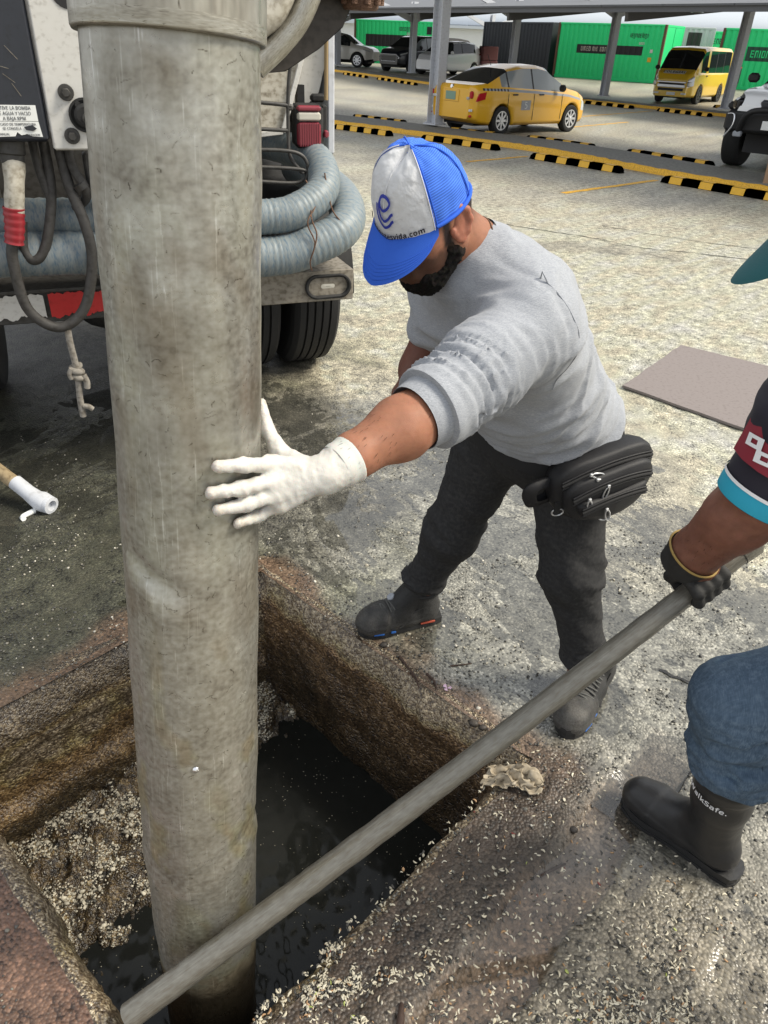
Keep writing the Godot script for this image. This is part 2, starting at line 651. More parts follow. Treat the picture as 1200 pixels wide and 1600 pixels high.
func materials():
	var S := Vector2i(512, 512)
	var fine := noise_bytes(FastNoiseLite.TYPE_SIMPLEX_SMOOTH, .03, 5, 1, S)
	var fine2 := noise_bytes(FastNoiseLite.TYPE_SIMPLEX_SMOOTH, .15, 3, 2, S)
	var grit := noise_bytes(FastNoiseLite.TYPE_CELLULAR, .09, 1, 3, S)
	var gritv := noise_bytes(FastNoiseLite.TYPE_CELLULAR, .09, 1, 3, S, FastNoiseLite.RETURN_CELL_VALUE)
	var T_fine := grey_tex([[fine, 1.0]], S)
	var T_fine2 := grey_tex([[fine2, 1.0]], S)
	M.T_fine = T_fine; M.T_fine2 = T_fine2
	# exposed aggregate concrete, 2.4 m to the tile
	var G := Vector2i(2048, 2048)
	var peb := noise_bytes(FastNoiseLite.TYPE_CELLULAR, .16, 1, 5, G)
	var pebv := noise_bytes(FastNoiseLite.TYPE_CELLULAR, .16, 1, 5, G, FastNoiseLite.RETURN_CELL_VALUE)
	var mott := noise_bytes(FastNoiseLite.TYPE_SIMPLEX_SMOOTH, .012, 6, 6, G)
	var k := lin(1, 1, 1)
	var gm := mat(Color(1, 1, 1), .5, 0, .5)
	gm.albedo_texture = color_tex([[pebv, .70], [peb, -.32], [mott, .6]], [[0.0, Color(.06, .058, .054)], [.2, Color(.15, .146, .135)], [.36, Color(.29, .283, .265)], [.64, Color(.36, .352, .328)], [.8, Color(.47, .458, .42)], [.92, Color(.62, .60, .55)], [1.0, Color(.75, .73, .68)]], G)
	gm.vertex_color_use_as_albedo = true
	bump(gm, grey_tex([[peb, -.8], [mott, .4]], G), .42)
	M.ground = gm
	var gw: StandardMaterial3D = gm.duplicate()
	gw.roughness = .24
	gw.metallic_specular = .55
	gw.heightmap_scale = .16
	M.ground_wet = gw
	# coarse wet concrete of the pit
	var pm := mat(Color(1, 1, 1), .36, 0, .6)
	pm.albedo_texture = color_tex([[gritv, .75], [fine, .5], [grit, -.4]], [[0.0, Color(.026, .018, .011)], [.3, Color(.06, .042, .025)], [.5, Color(.115, .080, .048)], [.66, Color(.21, .155, .092)], [.82, Color(.42, .335, .21)], [1.0, Color(.62, .53, .38)]], S)
	pm.vertex_color_use_as_albedo = true
	tri_map(pm, 4.2)
	bump(pm, grey_tex([[grit, -.6], [fine, .7]], S), .8)
	M.pit = pm
	var water := mat(Color(.012, .0125, .0105), .10, 0, .3)
	M.water = water
	var film := StandardMaterial3D.new()
	film.transparency = BaseMaterial3D.TRANSPARENCY_ALPHA
	film.albedo_color = Color(.30, .26, .2, .22)
	film.roughness = .04
	film.metallic_specular = .5
	M.film = film
	var damp: StandardMaterial3D = film.duplicate()
	damp.albedo_color = Color(.25, .25, .23, .30)
	M.damp = damp
	var bit := mat(Color(1, 1, 1), .5, 0, .5)
	bit.vertex_color_use_as_albedo = true
	M.bit = bit
	# suction tube: dented grimy aluminium
	var TS := Vector2i(512, 1024)
	var streak := FastNoiseLite.new()
	streak.seed = 9; streak.frequency = .02; streak.fractal_octaves = 4
	var cloudy := noise_bytes(FastNoiseLite.TYPE_SIMPLEX_SMOOTH, .012, 5, 31, TS)
	var specks := noise_bytes(FastNoiseLite.TYPE_SIMPLEX_SMOOTH, .09, 3, 33, TS)
	var drag := stretched(TS, Vector2(.12, .008), 35)
	var hoop := stretched(TS, Vector2(.01, .10), 36)
	var tm := mat(Color(1, 1, 1), .5, .6, .5)
	tm.vertex_color_use_as_albedo = true
	var patina := scratched(sum_layers([[cloudy, .42], [specks, .34], [sum_layers([[drag, .5], [hoop, .4]], TS.x * TS.y), .22]], TS.x * TS.y), TS)
	tm.albedo_texture = color_tex([[patina, 1.0]], [[0.0, Color(.07, .06, .045)], [.2, Color(.18, .162, .13)], [.4, Color(.275, .258, .215)], [.6, Color(.345, .33, .285)], [.8, Color(.43, .418, .37)], [1.0, Color(.62, .61, .58)]], TS)
	tm.roughness_texture = grey_tex([[cloudy, -.35], [specks, .3]], TS)
	tm.roughness = .8
	bump(tm, grey_tex([[specks, .3], [hoop, .2], [drag, .10]], TS), .05)
	M.tube = tm
	var tub2 := tm.duplicate()
	tub2.uv1_scale = Vector3(1, .25, 1)
	M.tube_collar = tub2
	# worn pole
	var wood := stretched(S, Vector2(.11, .006), 41)
	var wm := mat(Color(1, 1, 1), .36, .4, .5)
	wm.albedo_texture = color_tex([[wood, .22], [fine, .38]], [[0.0, Color(.10, .065, .04)], [.25, Color(.135, .115, .088)], [.45, Color(.165, .155, .13)], [.7, Color(.215, .205, .175)], [1.0, Color(.34, .33, .295)]], S)
	bump(wm, grey_tex([[wood, .6], [fine2, .3]], S), .06)
	M.pole = wm
	# paints and metals
	M.white_paint = grime(Color(.60, .59, .56), .42, T_fine, fine, S, .25)
	M.cream_paint = grime(Color(.5, .47, .40), .5, T_fine, fine, S, .55)
	M.dark_paint = grime(Color(.022, .025, .034), .35, T_fine, fine, S, .4)
	M.black = mat(Color(.012, .012, .013), .6)
	M.black_gloss = mat(Color(.008, .008, .01), .18)
	M.dark_steel = grime(Color(.05, .048, .045), .55, T_fine, fine, S, .6)
	M.brown_plate = grime(Color(.045, .037, .030), .6, T_fine, fine, S, .5)
	M.rust = grime(Color(.14, .075, .045), .8, T_fine, fine, S, .7)
	bump(M.rust, T_fine2, .5)
	M.bumper = grime(Color(.25, .225, .185), .5, T_fine, fine, S, .6)
	M.rubber = grime(Color(.018, .018, .018), .75, T_fine, fine, S, .5)
	M.tyre = grime(Color(.014, .014, .0145), .8, T_fine, fine, S, .3)
	M.cable = grime(Color(.05, .047, .044), .65, T_fine, fine, S, .8)
	M.lace = grime(Color(.085, .085, .08), .85, T_fine, fine, S, .3)
	M.rope = grime(Color(.28, .26, .23), .9, T_fine, fine, S, .5)
	M.hose = hose_mat(fine, S)
	M.red_tape = grime(Color(.30, .022, .03), .4, T_fine, fine, S, .4)
	M.reflect_red = grime(Color(.50, .03, .03), .35, T_fine, fine, S, .3)
	M.lens_red = mat(Color(.22, .03, .045), .25); M.lens_clear = mat(Color(.5, .48, .42), .2)
	M.steel_grey = grime(Color(.54, .56, .60), .5, T_fine, fine, S, .15)
	M.roof_under = grime(Color(.10, .105, .115), .6, T_fine, fine, S, .15)
	M.yellow_kerb = grime(Color(.78, .43, .025), .6, T_fine, fine2, S, .9)
	M.yellow_pad = grime(Color(.72, .40, .02), .5, T_fine, fine, S, .4)
	M.kerb_top = mat(Color(.2, .195, .175), .75)
	M.kerb_top.albedo_texture = color_tex([[fine, .9], [gritv, .3]], [[0.0, Color(.45, .45, .44)], [.5, Color(.8, .8, .78)], [1.0, Color(1, 1, 1)]], S)
	tri_map(M.kerb_top, .9)
	M.green = grime(Color(.018, .66, .21), .5, T_fine, fine, S, .3)
	M.green_dark = grime(Color(.01, .06, .035), .6, T_fine, fine, S, .4)
	M.container_dark = grime(Color(.028, .033, .04), .55, T_fine, fine, S, .3)
	M.container_white = grime(Color(.62, .63, .63), .5, T_fine, fine, S, .25)
	M.hangar = grime(Color(.44, .48, .53), .6, T_fine, fine, S, .12)
	M.taxi = car_paint(Color(.78, .42, .014))
	M.van = car_paint(Color(.78, .50, .022))
	M.car_white = car_paint(Color(.88, .89, .90))
	M.car_silver = car_paint(Color(.62, .60, .54))
	M.car_navy = car_paint(Color(.008, .010, .016))
	M.car_grey = car_paint(Color(.012, .018, .02))
	M.glass = mat(Color(.012, .014, .016), .06)
	M.glass_light = mat(Color(.24, .265, .275), .08)
	M.stripe_grey = mat(Color(.30, .32, .35), .4)
	M.alloy = mat(Color(.62, .63, .65), .3, .7)
	M.lamp_glass = mat(Color(.55, .56, .56), .1, .3)
	M.lamp_red = mat(Color(.45, .012, .02), .12)
	M.chrome = mat(Color(.7, .7, .72), .2, .9)
	M.plate_white = mat(Color(.75, .76, .74), .5)
	M.plate_green = mat(Color(.2, .32, .24), .5)
	M.card = mat(Color(.30, .19, .11), .8)
	M.card_red = mat(Color(.16, .06, .06), .8)
	M.blue_print = mat(Color(.018, .035, .33), .6)
	# clothes and skin
	var fab := noise_bytes(FastNoiseLite.TYPE_SIMPLEX_SMOOTH, .22, 2, 51, S)
	var knit := stretched(S, Vector2(.06, .45), 52)
	M.shirt = mat(Color(1, 1, 1), .95, 0, .2)
	M.shirt.albedo_texture = color_tex([[knit, .55], [fab, .45]], [[0.0, Color(.14, .15, .17)], [.5, Color(.30, .315, .345)], [1.0, Color(.50, .515, .545)]], S)
	tri_map(M.shirt, 4.5)
	bump(M.shirt, grey_tex([[fab, .6], [knit, .4]], S), .08)
	M.shirt.rim_enabled = true; M.shirt.rim = .25; M.shirt.rim_tint = .6
	var tw := stretched(S, Vector2(.3, .05), 53)
	M.black_jean = mat(Color(1, 1, 1), .9, 0, .25)
	M.black_jean.albedo_texture = color_tex([[tw, .35], [fine, .6]], [[0.0, Color(.018, .018, .019)], [.5, Color(.033, .033, .034)], [.8, Color(.054, .053, .052)], [1.0, Color(.085, .083, .08)]], S)
	tri_map(M.black_jean, 4.0)
	bump(M.black_jean, grey_tex([[tw, .6], [fab, .4]], S), .03)
	M.denim = mat(Color(1, 1, 1), .9, 0, .25)
	M.denim.albedo_texture = color_tex([[tw, .6], [fine, .6]], [[0.0, Color(.035, .055, .085)], [.5, Color(.072, .108, .155)], [1.0, Color(.15, .20, .26)]], S)
	tri_map(M.denim, 4.0)
	M.denim.vertex_color_use_as_albedo = true
	bump(M.denim, grey_tex([[tw, .6], [fab, .4]], S), .04)
	M.skin = mat(Color(1, 1, 1), .58, 0, .4)
	M.skin.vertex_color_use_as_albedo = true
	M.skin.subsurf_scatter_enabled = true; M.skin.subsurf_scatter_strength = .12
	M.skin.albedo_texture = color_tex([[fine, .6], [fab, .3]], [[0.0, Color(.72, .68, .66)], [.5, Color(.93, .92, .91)], [1.0, Color(1, 1, 1)]], S)
	tri_map(M.skin, 6.0)
	bump(M.skin, grey_tex([[fab, .7], [fine2, .4]], S), .06)
	M.latex = mat(Color(.56, .545, .51), .5, 0, .45)
	M.latex.vertex_color_use_as_albedo = true
	M.latex.subsurf_scatter_enabled = true; M.latex.subsurf_scatter_strength = .15
	bump(M.latex, T_fine2, .03)
	tri_map(M.latex, 5.0)
	M.beard = mat(Color(1, 1, 1), .8, 0, .3)
	M.beard.vertex_color_use_as_albedo = true
	bump(M.beard, T_fine2, .5)
	tri_map(M.beard, 9.0)
	M.cap_white = mat(Color(.60, .61, .635), .9, 0, .2)
	M.cap_white.rim_enabled = true; M.cap_white.rim = .15
	bump(M.cap_white, T_fine, .25)
	tri_map(M.cap_white, 3.0)
	M.cap_blue = mat(Color(.035, .115, .55), .85, 0, .25)
	bump(M.cap_blue, T_fine2, .04)
	tri_map(M.cap_blue, 6.0)
	var mesh_im := Image.create_empty(64, 64, false, Image.FORMAT_RGB8)
	mesh_im.fill(Color(.30, .49, .88))
	for y in 64:
		for x in 64:
			var q := Vector2(fposmod(x + (8 if (y / 16) % 2 == 1 else 0), 16) - 8, y % 16 - 8)
			if q.length() < 4.6: mesh_im.set_pixel(x, y, Color(.10, .20, .52))
	M.cap_net = mat(Color(1, 1, 1), .8, 0, .3)
	M.cap_net.albedo_texture = ImageTexture.create_from_image(mesh_im)
	M.cap_net.uv1_scale = Vector3(22, 9, 1)
	M.leather = grime(Color(1, 1, 1), .6, T_fine, fine, S, .9)
	tri_map(M.leather, 9.0)
	M.leather.vertex_color_use_as_albedo = true
	bump(M.leather, T_fine2, .12)
	M.sole_blue = mat(Color(.02, .12, .42), .6)
	M.sole_red = mat(Color(.35, .06, .03), .6)
	M.bag = mat(Color(.014, .014, .016), .55, 0, .4)
	bump(M.bag, T_fine2, .06)
	tri_map(M.bag, 8.0)
	M.bag_web = mat(Color(.01, .01, .011), .8)
	M.boot = mat(Color(.016, .016, .017), .42, 0, .5)
	bump(M.boot, T_fine, .06)
	tri_map(M.boot, 2.0)
	M.navy = mat(Color(.014, .012, .022), .8)
	M.maroon = mat(Color(.22, .015, .03), .7)
	M.turquoise = mat(Color(.02, .33, .48), .8)
	M.teal = mat(Color(.008, .085, .095), .75)
	bump(M.teal, T_fine2, .05); tri_map(M.teal, 8.0)
	M.white_print = mat(Color(.75, .75, .76), .6)
	M.glove_yellow = mat(Color(.30, .20, .06), .8)
	M.paper = grime(Color(.42, .36, .27), .85, T_fine, fine, S, .6)
	M.cover_plate = grime(Color(.20, .172, .165), .7, T_fine, gritv, S, .45)

func scratched(a: PackedByteArray, S: Vector2i) -> PackedByteArray:
	# bright scrapes drawn along the tube, mostly down one side, and short dark nicks
	var r2 := RandomNumberGenerator.new()
	r2.seed = 77
	for i in 260:
		var x := r2.randfn(.30, .045) if i % 3 else r2.randf()
		var y := r2.randf()
		var n := int(r2.randf_range(.01, .09) * S.y)
		var lean := r2.randf_range(-.05, .05)
		var gain := r2.randf_range(15, 80)
		for k in n:
			var px := posmod(int(x * S.x + lean * k), S.x)
			var py := posmod(int(y * S.y) + k, S.y)
			var q := py * S.x + px
			a[q] = clampi(a[q] + int(gain * sin(PI * k / n)), 0, 255)
	for i in 650:
		var p := Vector2(r2.randf() * S.x, r2.randf() * S.y)
		var d := Vector2.from_angle(r2.randf() * TAU) * .8
		var gain := r2.randf_range(30, 90)
		for k in r2.randi_range(3, 16):
			d = d.rotated(r2.randf_range(-.5, .5))
			p += d
			var q := posmod(int(p.y), S.y) * S.x + posmod(int(p.x), S.x)
			a[q] = clampi(a[q] - int(gain), 0, 255)
	return a

func stretched(S: Vector2i, f: Vector2, sd: int) -> PackedByteArray:
	# noise drawn out along one side, periodic in both
	var n2 := FastNoiseLite.new()
	n2.seed = sd; n2.frequency = 1.0; n2.noise_type = FastNoiseLite.TYPE_SIMPLEX_SMOOTH; n2.fractal_octaves = 2
	var out := PackedByteArray()
	out.resize(S.x * S.y)
	var cx := PackedVector2Array()
	for x in S.x:
		var a := TAU * x / S.x
		cx.append(Vector2(cos(a), sin(a)) * f.x * S.x / TAU)
	for y in S.y:
		var b := TAU * y / S.y
		var cy := cos(b) * f.y * S.y / TAU
		var sy := sin(b) * f.y * S.y / TAU
		for x in S.x:
			var q := cx[x]
			out[y * S.x + x] = clampi(int(128 + 170 * n2.get_noise_3d(q.x + cy * .6, q.y + sy * .6, cy + sy * .3)), 0, 255)
	return out

func grime(base: Color, rough: float, _t: Texture2D, fine: PackedByteArray, S: Vector2i, amount: float) -> StandardMaterial3D:
	# a paint or metal whose tone wanders: dirt texture shared between all, laid on as detail
	var m := mat(base, rough)
	if not M.has("T_dirt"):
		M.T_dirt = color_tex([[fine, 1.15]], [[0.0, Color(.28, .25, .21)], [.3, Color(.6, .57, .52)], [.5, Color(.9, .89, .87)], [.7, Color(1, 1, 1)], [1.0, Color(1, 1, 1)]], S)
		M.T_dirt_light = color_tex([[fine, .8]], [[0.0, Color(.62, .6, .57)], [.35, Color(.95, .945, .935)], [1.0, Color(1, 1, 1)]], S)
	m.albedo_texture = M.T_dirt if amount > .45 else M.T_dirt_light
	tri_map(m, 2.3 if amount > .2 else 1.1)
	return m

func car_paint(c: Color) -> StandardMaterial3D:
	var m := mat(c, .35, 0, .5)
	m.clearcoat_enabled = true; m.clearcoat = .8; m.clearcoat_roughness = .08
	return m

func hose_mat(fine: PackedByteArray, S: Vector2i) -> StandardMaterial3D:
	var im := PackedByteArray()
	im.resize(S.x * S.y)
	for y in S.y:
		for x in S.x:
			im[y * S.x + x] = clampi(int(128 + 95 * sin(TAU * (y * 4.0 / S.y))), 0, 255)
	var m := mat(Color(1, 1, 1), .5)
	m.albedo_texture = color_tex([[im, .26], [fine, .75]], [[0.0, Color(.06, .12, .18)], [.3, Color(.12, .165, .20)], [.5, Color(.18, .21, .22)], [.75, Color(.21, .23, .23)], [1.0, Color(.28, .28, .265)]], S)
	return m

# ---------------------------------------------------------------- ground
func uv_of(x: float, z: float) -> Vector2:
	var d := Vector3(x, 0, z) - PO
	return Vector2(d.dot(EB), d.dot(EC))
func at_uv(u: float, v: float, y := 0.0) -> Vector3:
	var p := PO + EB * u + EC * v
	p.y = y
	return p
func rise(z: float) -> float:
	return .35 * smoothstep(34, 46, -z)
func gutter(u: float, v: float) -> float:
	var w := u - PU + .03 * nz.get_noise_2d(v * 3, 4)
	return smoothstep(.20, .25, w) * (1 - smoothstep(.345, .36, w)) * smoothstep(-.45, -.2, v) * (.55 + .45 * smoothstep(.1, .4, v))
func gh(x: float, z: float) -> float:
	var q := uv_of(x, z)
	var near := 1.0 - smoothstep(5.0, 9.0, q.length())
	var h := rise(z)
	if near > 0:
		var edge := smoothstep(0.0, .12, maxf(maxf(-q.x, q.x - PU), maxf(-q.y, q.y - PV)))
		h += near * edge * (.007 * nz.get_noise_2d(x * 2.2, z * 2.2) + .0028 * nzf.get_noise_2d(x * 22, z * 22))
		h -= .028 * gutter(q.x, q.y)
		# lumpy mud along the near right rim
		var mud := smoothstep(-.02, .04, q.x - PU) * (1 - smoothstep(.2, .26, q.x - PU)) * smoothstep(-.3, .1, q.y)
		if mud > 0: h += mud * (.006 + .016 * absf(nzf.get_noise_2d(x * 14, z * 14)))
		# crusty scatter in front of the rubber boot
		var cr := smoothstep(.36, .5, q.x - PU)
		if cr > 0: h += cr * near * .006 * absf(nzf.get_noise_2d(x * 30 + 9, z * 30))
	return h
func gp(x: float, z: float, up := 0.0) -> Vector3:
	return Vector3(x, gh(x, z) + up, z)

func gcol(x: float, z: float) -> Color:
	var q := uv_of(x, z)
	var du := maxf(-q.x, q.x - PU)
	var dv := maxf(-q.y, q.y - PV)
	var d := Vector2(maxf(du, 0), maxf(dv, 0)).length()
	var n1 := nz.get_noise_2d(x * .55, z * .55)
	var n2 := nz.get_noise_2d(x * 2.6 + 30, z * 2.6)
	var n3 := nzf.get_noise_2d(x * 9, z * 9)
	var c := Color(1.13, 1.05, .84)
	# greyer, darker lanes further off
	var lane := smoothstep(7.5, 11, -z)
	c = c.lerp(Color(.70, .69, .64), lane * clampf(.55 + n1 * .9, 0, 1))
	# long dark stains on the lot
	c *= 1.0 - .16 * smoothstep(.12, .5, nz.get_noise_2d(x * .5 + 7, z * 2.2)) 
	var st := Vector2((x - 1.75) / 1.5, (z + 7.5 - .16 * sin(x * 2.6)) / .20).length()
	c = c.lerp(Color(.48, .47, .42), .75 * (1 - smoothstep(.55, 1.15, st + n2 * .5)))
	# damp around the pit
	var wet := 1 - smoothstep(1.05, 2.2, d + n1 * .9 + n2 * .25)
	c = c.lerp(Color(.58, .58, .54).lerp(Color(.44, .44, .36), smoothstep(.1, -.7, x)), wet)
	var green := smoothstep(.05, .5, nz.get_noise_2d(x * 1.3 + 50, z * 1.3)) * (1 - smoothstep(2.0, 3.4, d))
	c = c.lerp(Color(.36, .365, .235), green * .7 * smoothstep(.5, -.3, x))
	# shade and wet under the back of the truck, painted into the colour
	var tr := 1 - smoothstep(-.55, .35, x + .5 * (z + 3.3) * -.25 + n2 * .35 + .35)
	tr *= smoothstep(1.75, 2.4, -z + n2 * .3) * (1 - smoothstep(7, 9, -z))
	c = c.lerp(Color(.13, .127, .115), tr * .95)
	var dirt := (1 - smoothstep(.25, .75, absf(x + .25 + n2 * .5))) * (1 - smoothstep(.3, .9, absf(z + 3.1 + n1 * .6)))
	c = c.lerp(Color(.30, .285, .25), dirt * .75)
	# left of the far rim: green black sludge
	if q.x < .05 and q.y > -.25:
		c = c.lerp(Color(.22, .225, .165), (1 - smoothstep(.5, 1.1, -q.x + n2 * .3)) * .8 * smoothstep(-.25, .1, q.y))
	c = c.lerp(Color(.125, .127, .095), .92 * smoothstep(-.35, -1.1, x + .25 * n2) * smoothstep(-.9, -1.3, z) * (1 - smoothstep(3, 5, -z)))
	# brown rim
	var ring := 1 - smoothstep(.07, .17, d + n2 * .10 + n3 * .03)
	c = c.lerp(Color(.36, .24, .17), ring * .9)
	if q.x > PU and q.y > -.4:
		var w := q.x - PU
		var mud := (1 - smoothstep(.20, .30, w + n2 * .05)) * smoothstep(-.35, .1, q.y)
		c = c.lerp(Color(.17, .128, .10), mud * .92)
		var out := smoothstep(.24, .36, w) * (1 - smoothstep(1.6, 2.4, w)) * smoothstep(-.5, .3, q.y)
		c = c.lerp(Color(.46, .40, .315), out * .8)
		c = c.lerp(Color(.60, .42, .30), gutter(q.x, q.y) * .95)
	if q.y > PV - .02 and q.x < PU:
		c = c.lerp(Color(.32, .185, .135), (1 - smoothstep(.5, 1.2, q.y - PV)) * .95)
	return c * (1 + .22 * n2 + .12 * n3)

func lines(lo: float, hi: float, a: float, b: float) -> PackedFloat32Array:
	# coordinate lines: fine near the pit, growing outward; a and b are kept exactly
	var left := []
	var x := a
	var s := .016
	while x > lo:
		left.append(x)
		if a - x > 1.5: s *= 1.055
		x -= minf(s, 6.0)
	left.append(lo)
	left.reverse()
	var out := PackedFloat32Array(left)
	var nmid := int((b - a) / .05)
	for i in range(1, nmid):
		out.append(a + (b - a) * i / nmid)
	x = b; s = .016
	while x < hi:
		out.append(x)
		if x - b > 1.5: s *= 1.055
		x += minf(s, 6.0)
	out.append(hi)
	return out

func ground():
	var U := lines(-170, 170, -.035, PU + .035)
	var V := lines(-170, 90, -.035, PV + .035)
	var b := B.new()
	b.colored = true
	var bw := B.new()
	bw.colored = true
	var id := PackedInt32Array()
	id.resize(U.size() * V.size())
	id.fill(-1)
	for j in V.size():
		for i in U.size():
			if U[i] > -.03 and U[i] < PU + .03 and V[j] > -.03 and V[j] < PV + .03:
				continue
			var p := at_uv(U[i], V[j])
			p.y = gh(p.x, p.z)
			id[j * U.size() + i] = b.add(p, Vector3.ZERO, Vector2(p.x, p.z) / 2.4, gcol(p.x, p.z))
	var wet_q := []
	for j in V.size() - 1:
		for i in U.size() - 1:
			var a := id[j * U.size() + i]
			var d := id[j * U.size() + i + 1]
			var e := id[(j + 1) * U.size() + i + 1]
			var f := id[(j + 1) * U.size() + i]
			if a < 0 or d < 0 or e < 0 or f < 0:
				continue
			var mid := b.v[a]
			if soaked(mid.x, mid.z):
				wet_q.append_array([a, f, e, a, e, d])
			else:
				b.tri(a, f, e); b.tri(a, e, d)
	# one smooth set of normals for both finishes
	var dry := b.ix.duplicate()
	for i in range(0, wet_q.size(), 3): b.tri(wet_q[i], wet_q[i + 1], wet_q[i + 2])
	b.orient(0, Vector3.UP)
	var flip := b.v[b.ix[0]] 
	b.mesh()
	bw.v = b.v; bw.n = b.n; bw.u = b.u; bw.c = b.c
	bw.ix = b.ix.slice(dry.size())
	b.ix = b.ix.slice(0, dry.size())
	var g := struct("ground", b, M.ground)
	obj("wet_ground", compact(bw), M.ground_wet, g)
	# standing water: flat films that show where the ground dips under them
	var pools := [
		[PU + .19, -.35, PU + .42, 1.7, -.0060], [PU + .4, .0, PU + 1.3, 1.3, -.0024],
		[-.75, -1.9, 1.15, -.16, .0002], [1.16, -2.0, 3.0, -.03, .0000], [-1.9, -1.2, -.78, .9, -.0002]]
	for q in pools:
		var w := B.new()
		w.quad(at_uv(q[0], q[3], q[4]), at_uv(q[2], q[3], q[4]), at_uv(q[2], q[1], q[4]), at_uv(q[0], q[1], q[4]))
		w.orient(0, Vector3.UP)
		struct("water", w, M.film if q[4] < -.001 else M.damp)
	# cracks and painted bay lines
	var c := B.new()
	for path in [[Vector3(1.05, 0, -8.7), Vector3(1.6, 0, -8.35), Vector3(2.05, 0, -8.1), Vector3(2.45, 0, -7.75), Vector3(3.1, 0, -7.55), Vector3(4.4, 0, -7.1)], [Vector3(2.3, 0, -8.75), Vector3(3.3, 0, -8.1), Vector3(4.6, 0, -7.6)]]:
		ribbon(c, bez(path, 10), .014, .004, .55)
	for path in [[at_uv(PU + .12, -.62), at_uv(PU + .33, -.60), at_uv(PU + .36, -.2)], [at_uv(PU + .5, -.75), at_uv(PU + .95, -.9), at_uv(PU + 1.15, -1.3)]]:
		ribbon(c, bez(path, 8), .009, .005, .6)
	struct("pavement_crack", c, M.black)
	var y := B.new()
	for s in [[Vector3(1.13, 0, -13.65), Vector3(2.3, 0, -14.75)], [Vector3(2.25, 0, -10.87), Vector3(4.0, 0, -12.5)], [Vector3(5.37, 0, -24.95), Vector3(8.6, 0, -28.9)], [Vector3(1.1, 0, -33), Vector3(2.6, 0, -36)], [Vector3(9.2, 0, -22.4), Vector3(11.0, 0, -25.5)], [Vector3(4.2, 0, -21.0), Vector3(6.4, 0, -23.6)]]:
		var p := []
		for i in 21: p.append(s[0].lerp(s[1], i / 20.0))
		ribbon(y, p, .10, .004, .12)
	var ln := struct("road_marking", y, M.yellow_kerb)
	scatter()

func compact(src: B) -> B:
	var o := B.new()
	o.colored = src.colored
	var map := {}
	for k in src.ix:
		if not map.has(k): map[k] = o.add(src.v[k], src.n[k], src.u[k], src.c[k])
		o.ix.append(map[k])
	return o

func soaked(x: float, z: float) -> bool:
	var q := uv_of(x, z)
	var d := Vector2(maxf(maxf(-q.x, q.x - PU), 0), maxf(maxf(-q.y, q.y - PV), 0)).length()
	if d > 2.6 or (x < -.3 and z < -2.3) or x + .25 * nz.get_noise_2d(x * 2, z * 2) < -.75: return false
	if q.x > PU and q.x < PU + .25 and q.y > -.1: return false
	if q.x > PU + .3 and q.y > .05 + .3 * nz.get_noise_2d(x * 3, z * 3): return false
	var n := 1.3 * nz.get_noise_2d(x * .9 + 70, z * .9) + .4 * nz.get_noise_2d(x * 4 + 7, z * 4) + .25 * nzf.get_noise_2d(x * 17, z * 17)
	return n > -.12 + .45 * smoothstep(.9, 2.4, d)

func ribbon(b: B, path: Array, width: float, lift: float, rough: float):
	var l := []
	var r := []
	for i in path.size():
		var d: Vector3 = (path[mini(i + 1, path.size() - 1)] - path[maxi(i - 1, 0)]).normalized()
		var s := d.cross(Vector3.UP)
		var w := width * .5 * (1 + rough * rng.randf_range(-1, 1))
		var j := s * width * rough * rng.randf_range(-.8, .8)
		var pa: Vector3 = path[i] + s * w + j
		var pb: Vector3 = path[i] - s * w + j
		l.append(gp(pa.x, pa.z, lift)); r.append(gp(pb.x, pb.z, lift))
	b.grid([PackedVector3Array(l), PackedVector3Array(r)], false, Vector3.UP)

func pebble_mesh(sd: int) -> ArrayMesh:
	var r2 := RandomNumberGenerator.new()
	r2.seed = sd
	var b := B.new()
	var t := (1 + sqrt(5.0)) / 2
	for p in [Vector3(-1, t, 0), Vector3(1, t, 0), Vector3(-1, -t, 0), Vector3(1, -t, 0), Vector3(0, -1, t), Vector3(0, 1, t), Vector3(0, -1, -t), Vector3(0, 1, -t), Vector3(t, 0, -1), Vector3(t, 0, 1), Vector3(-t, 0, -1), Vector3(-t, 0, 1)]:
		b.add(p.normalized() * Vector3(1, .62, .8) * r2.randf_range(.78, 1.15))
	for f in [[0, 11, 5], [0, 5, 1], [0, 1, 7], [0, 7, 10], [0, 10, 11], [1, 5, 9], [5, 11, 4], [11, 10, 2], [10, 7, 6], [7, 1, 8], [3, 9, 4], [3, 4, 2], [3, 2, 6], [3, 6, 8], [3, 8, 9], [4, 9, 5], [2, 4, 11], [6, 2, 10], [8, 6, 7], [9, 8, 1]]:
		b.tri(f[0], f[1], f[2])
	b.orient(0, Vector3.ZERO)
	return b.mesh()

func seed_mesh() -> ArrayMesh:
	var b := B.new()
	b.tube([Vector3(-1, 0, -.12), Vector3(-.55, .06, .08), Vector3(0, .1, .16), Vector3(.55, .06, .08), Vector3(1, 0, -.12)], [.12, .26, .3, .26, .1], 5)
	return b.mesh()

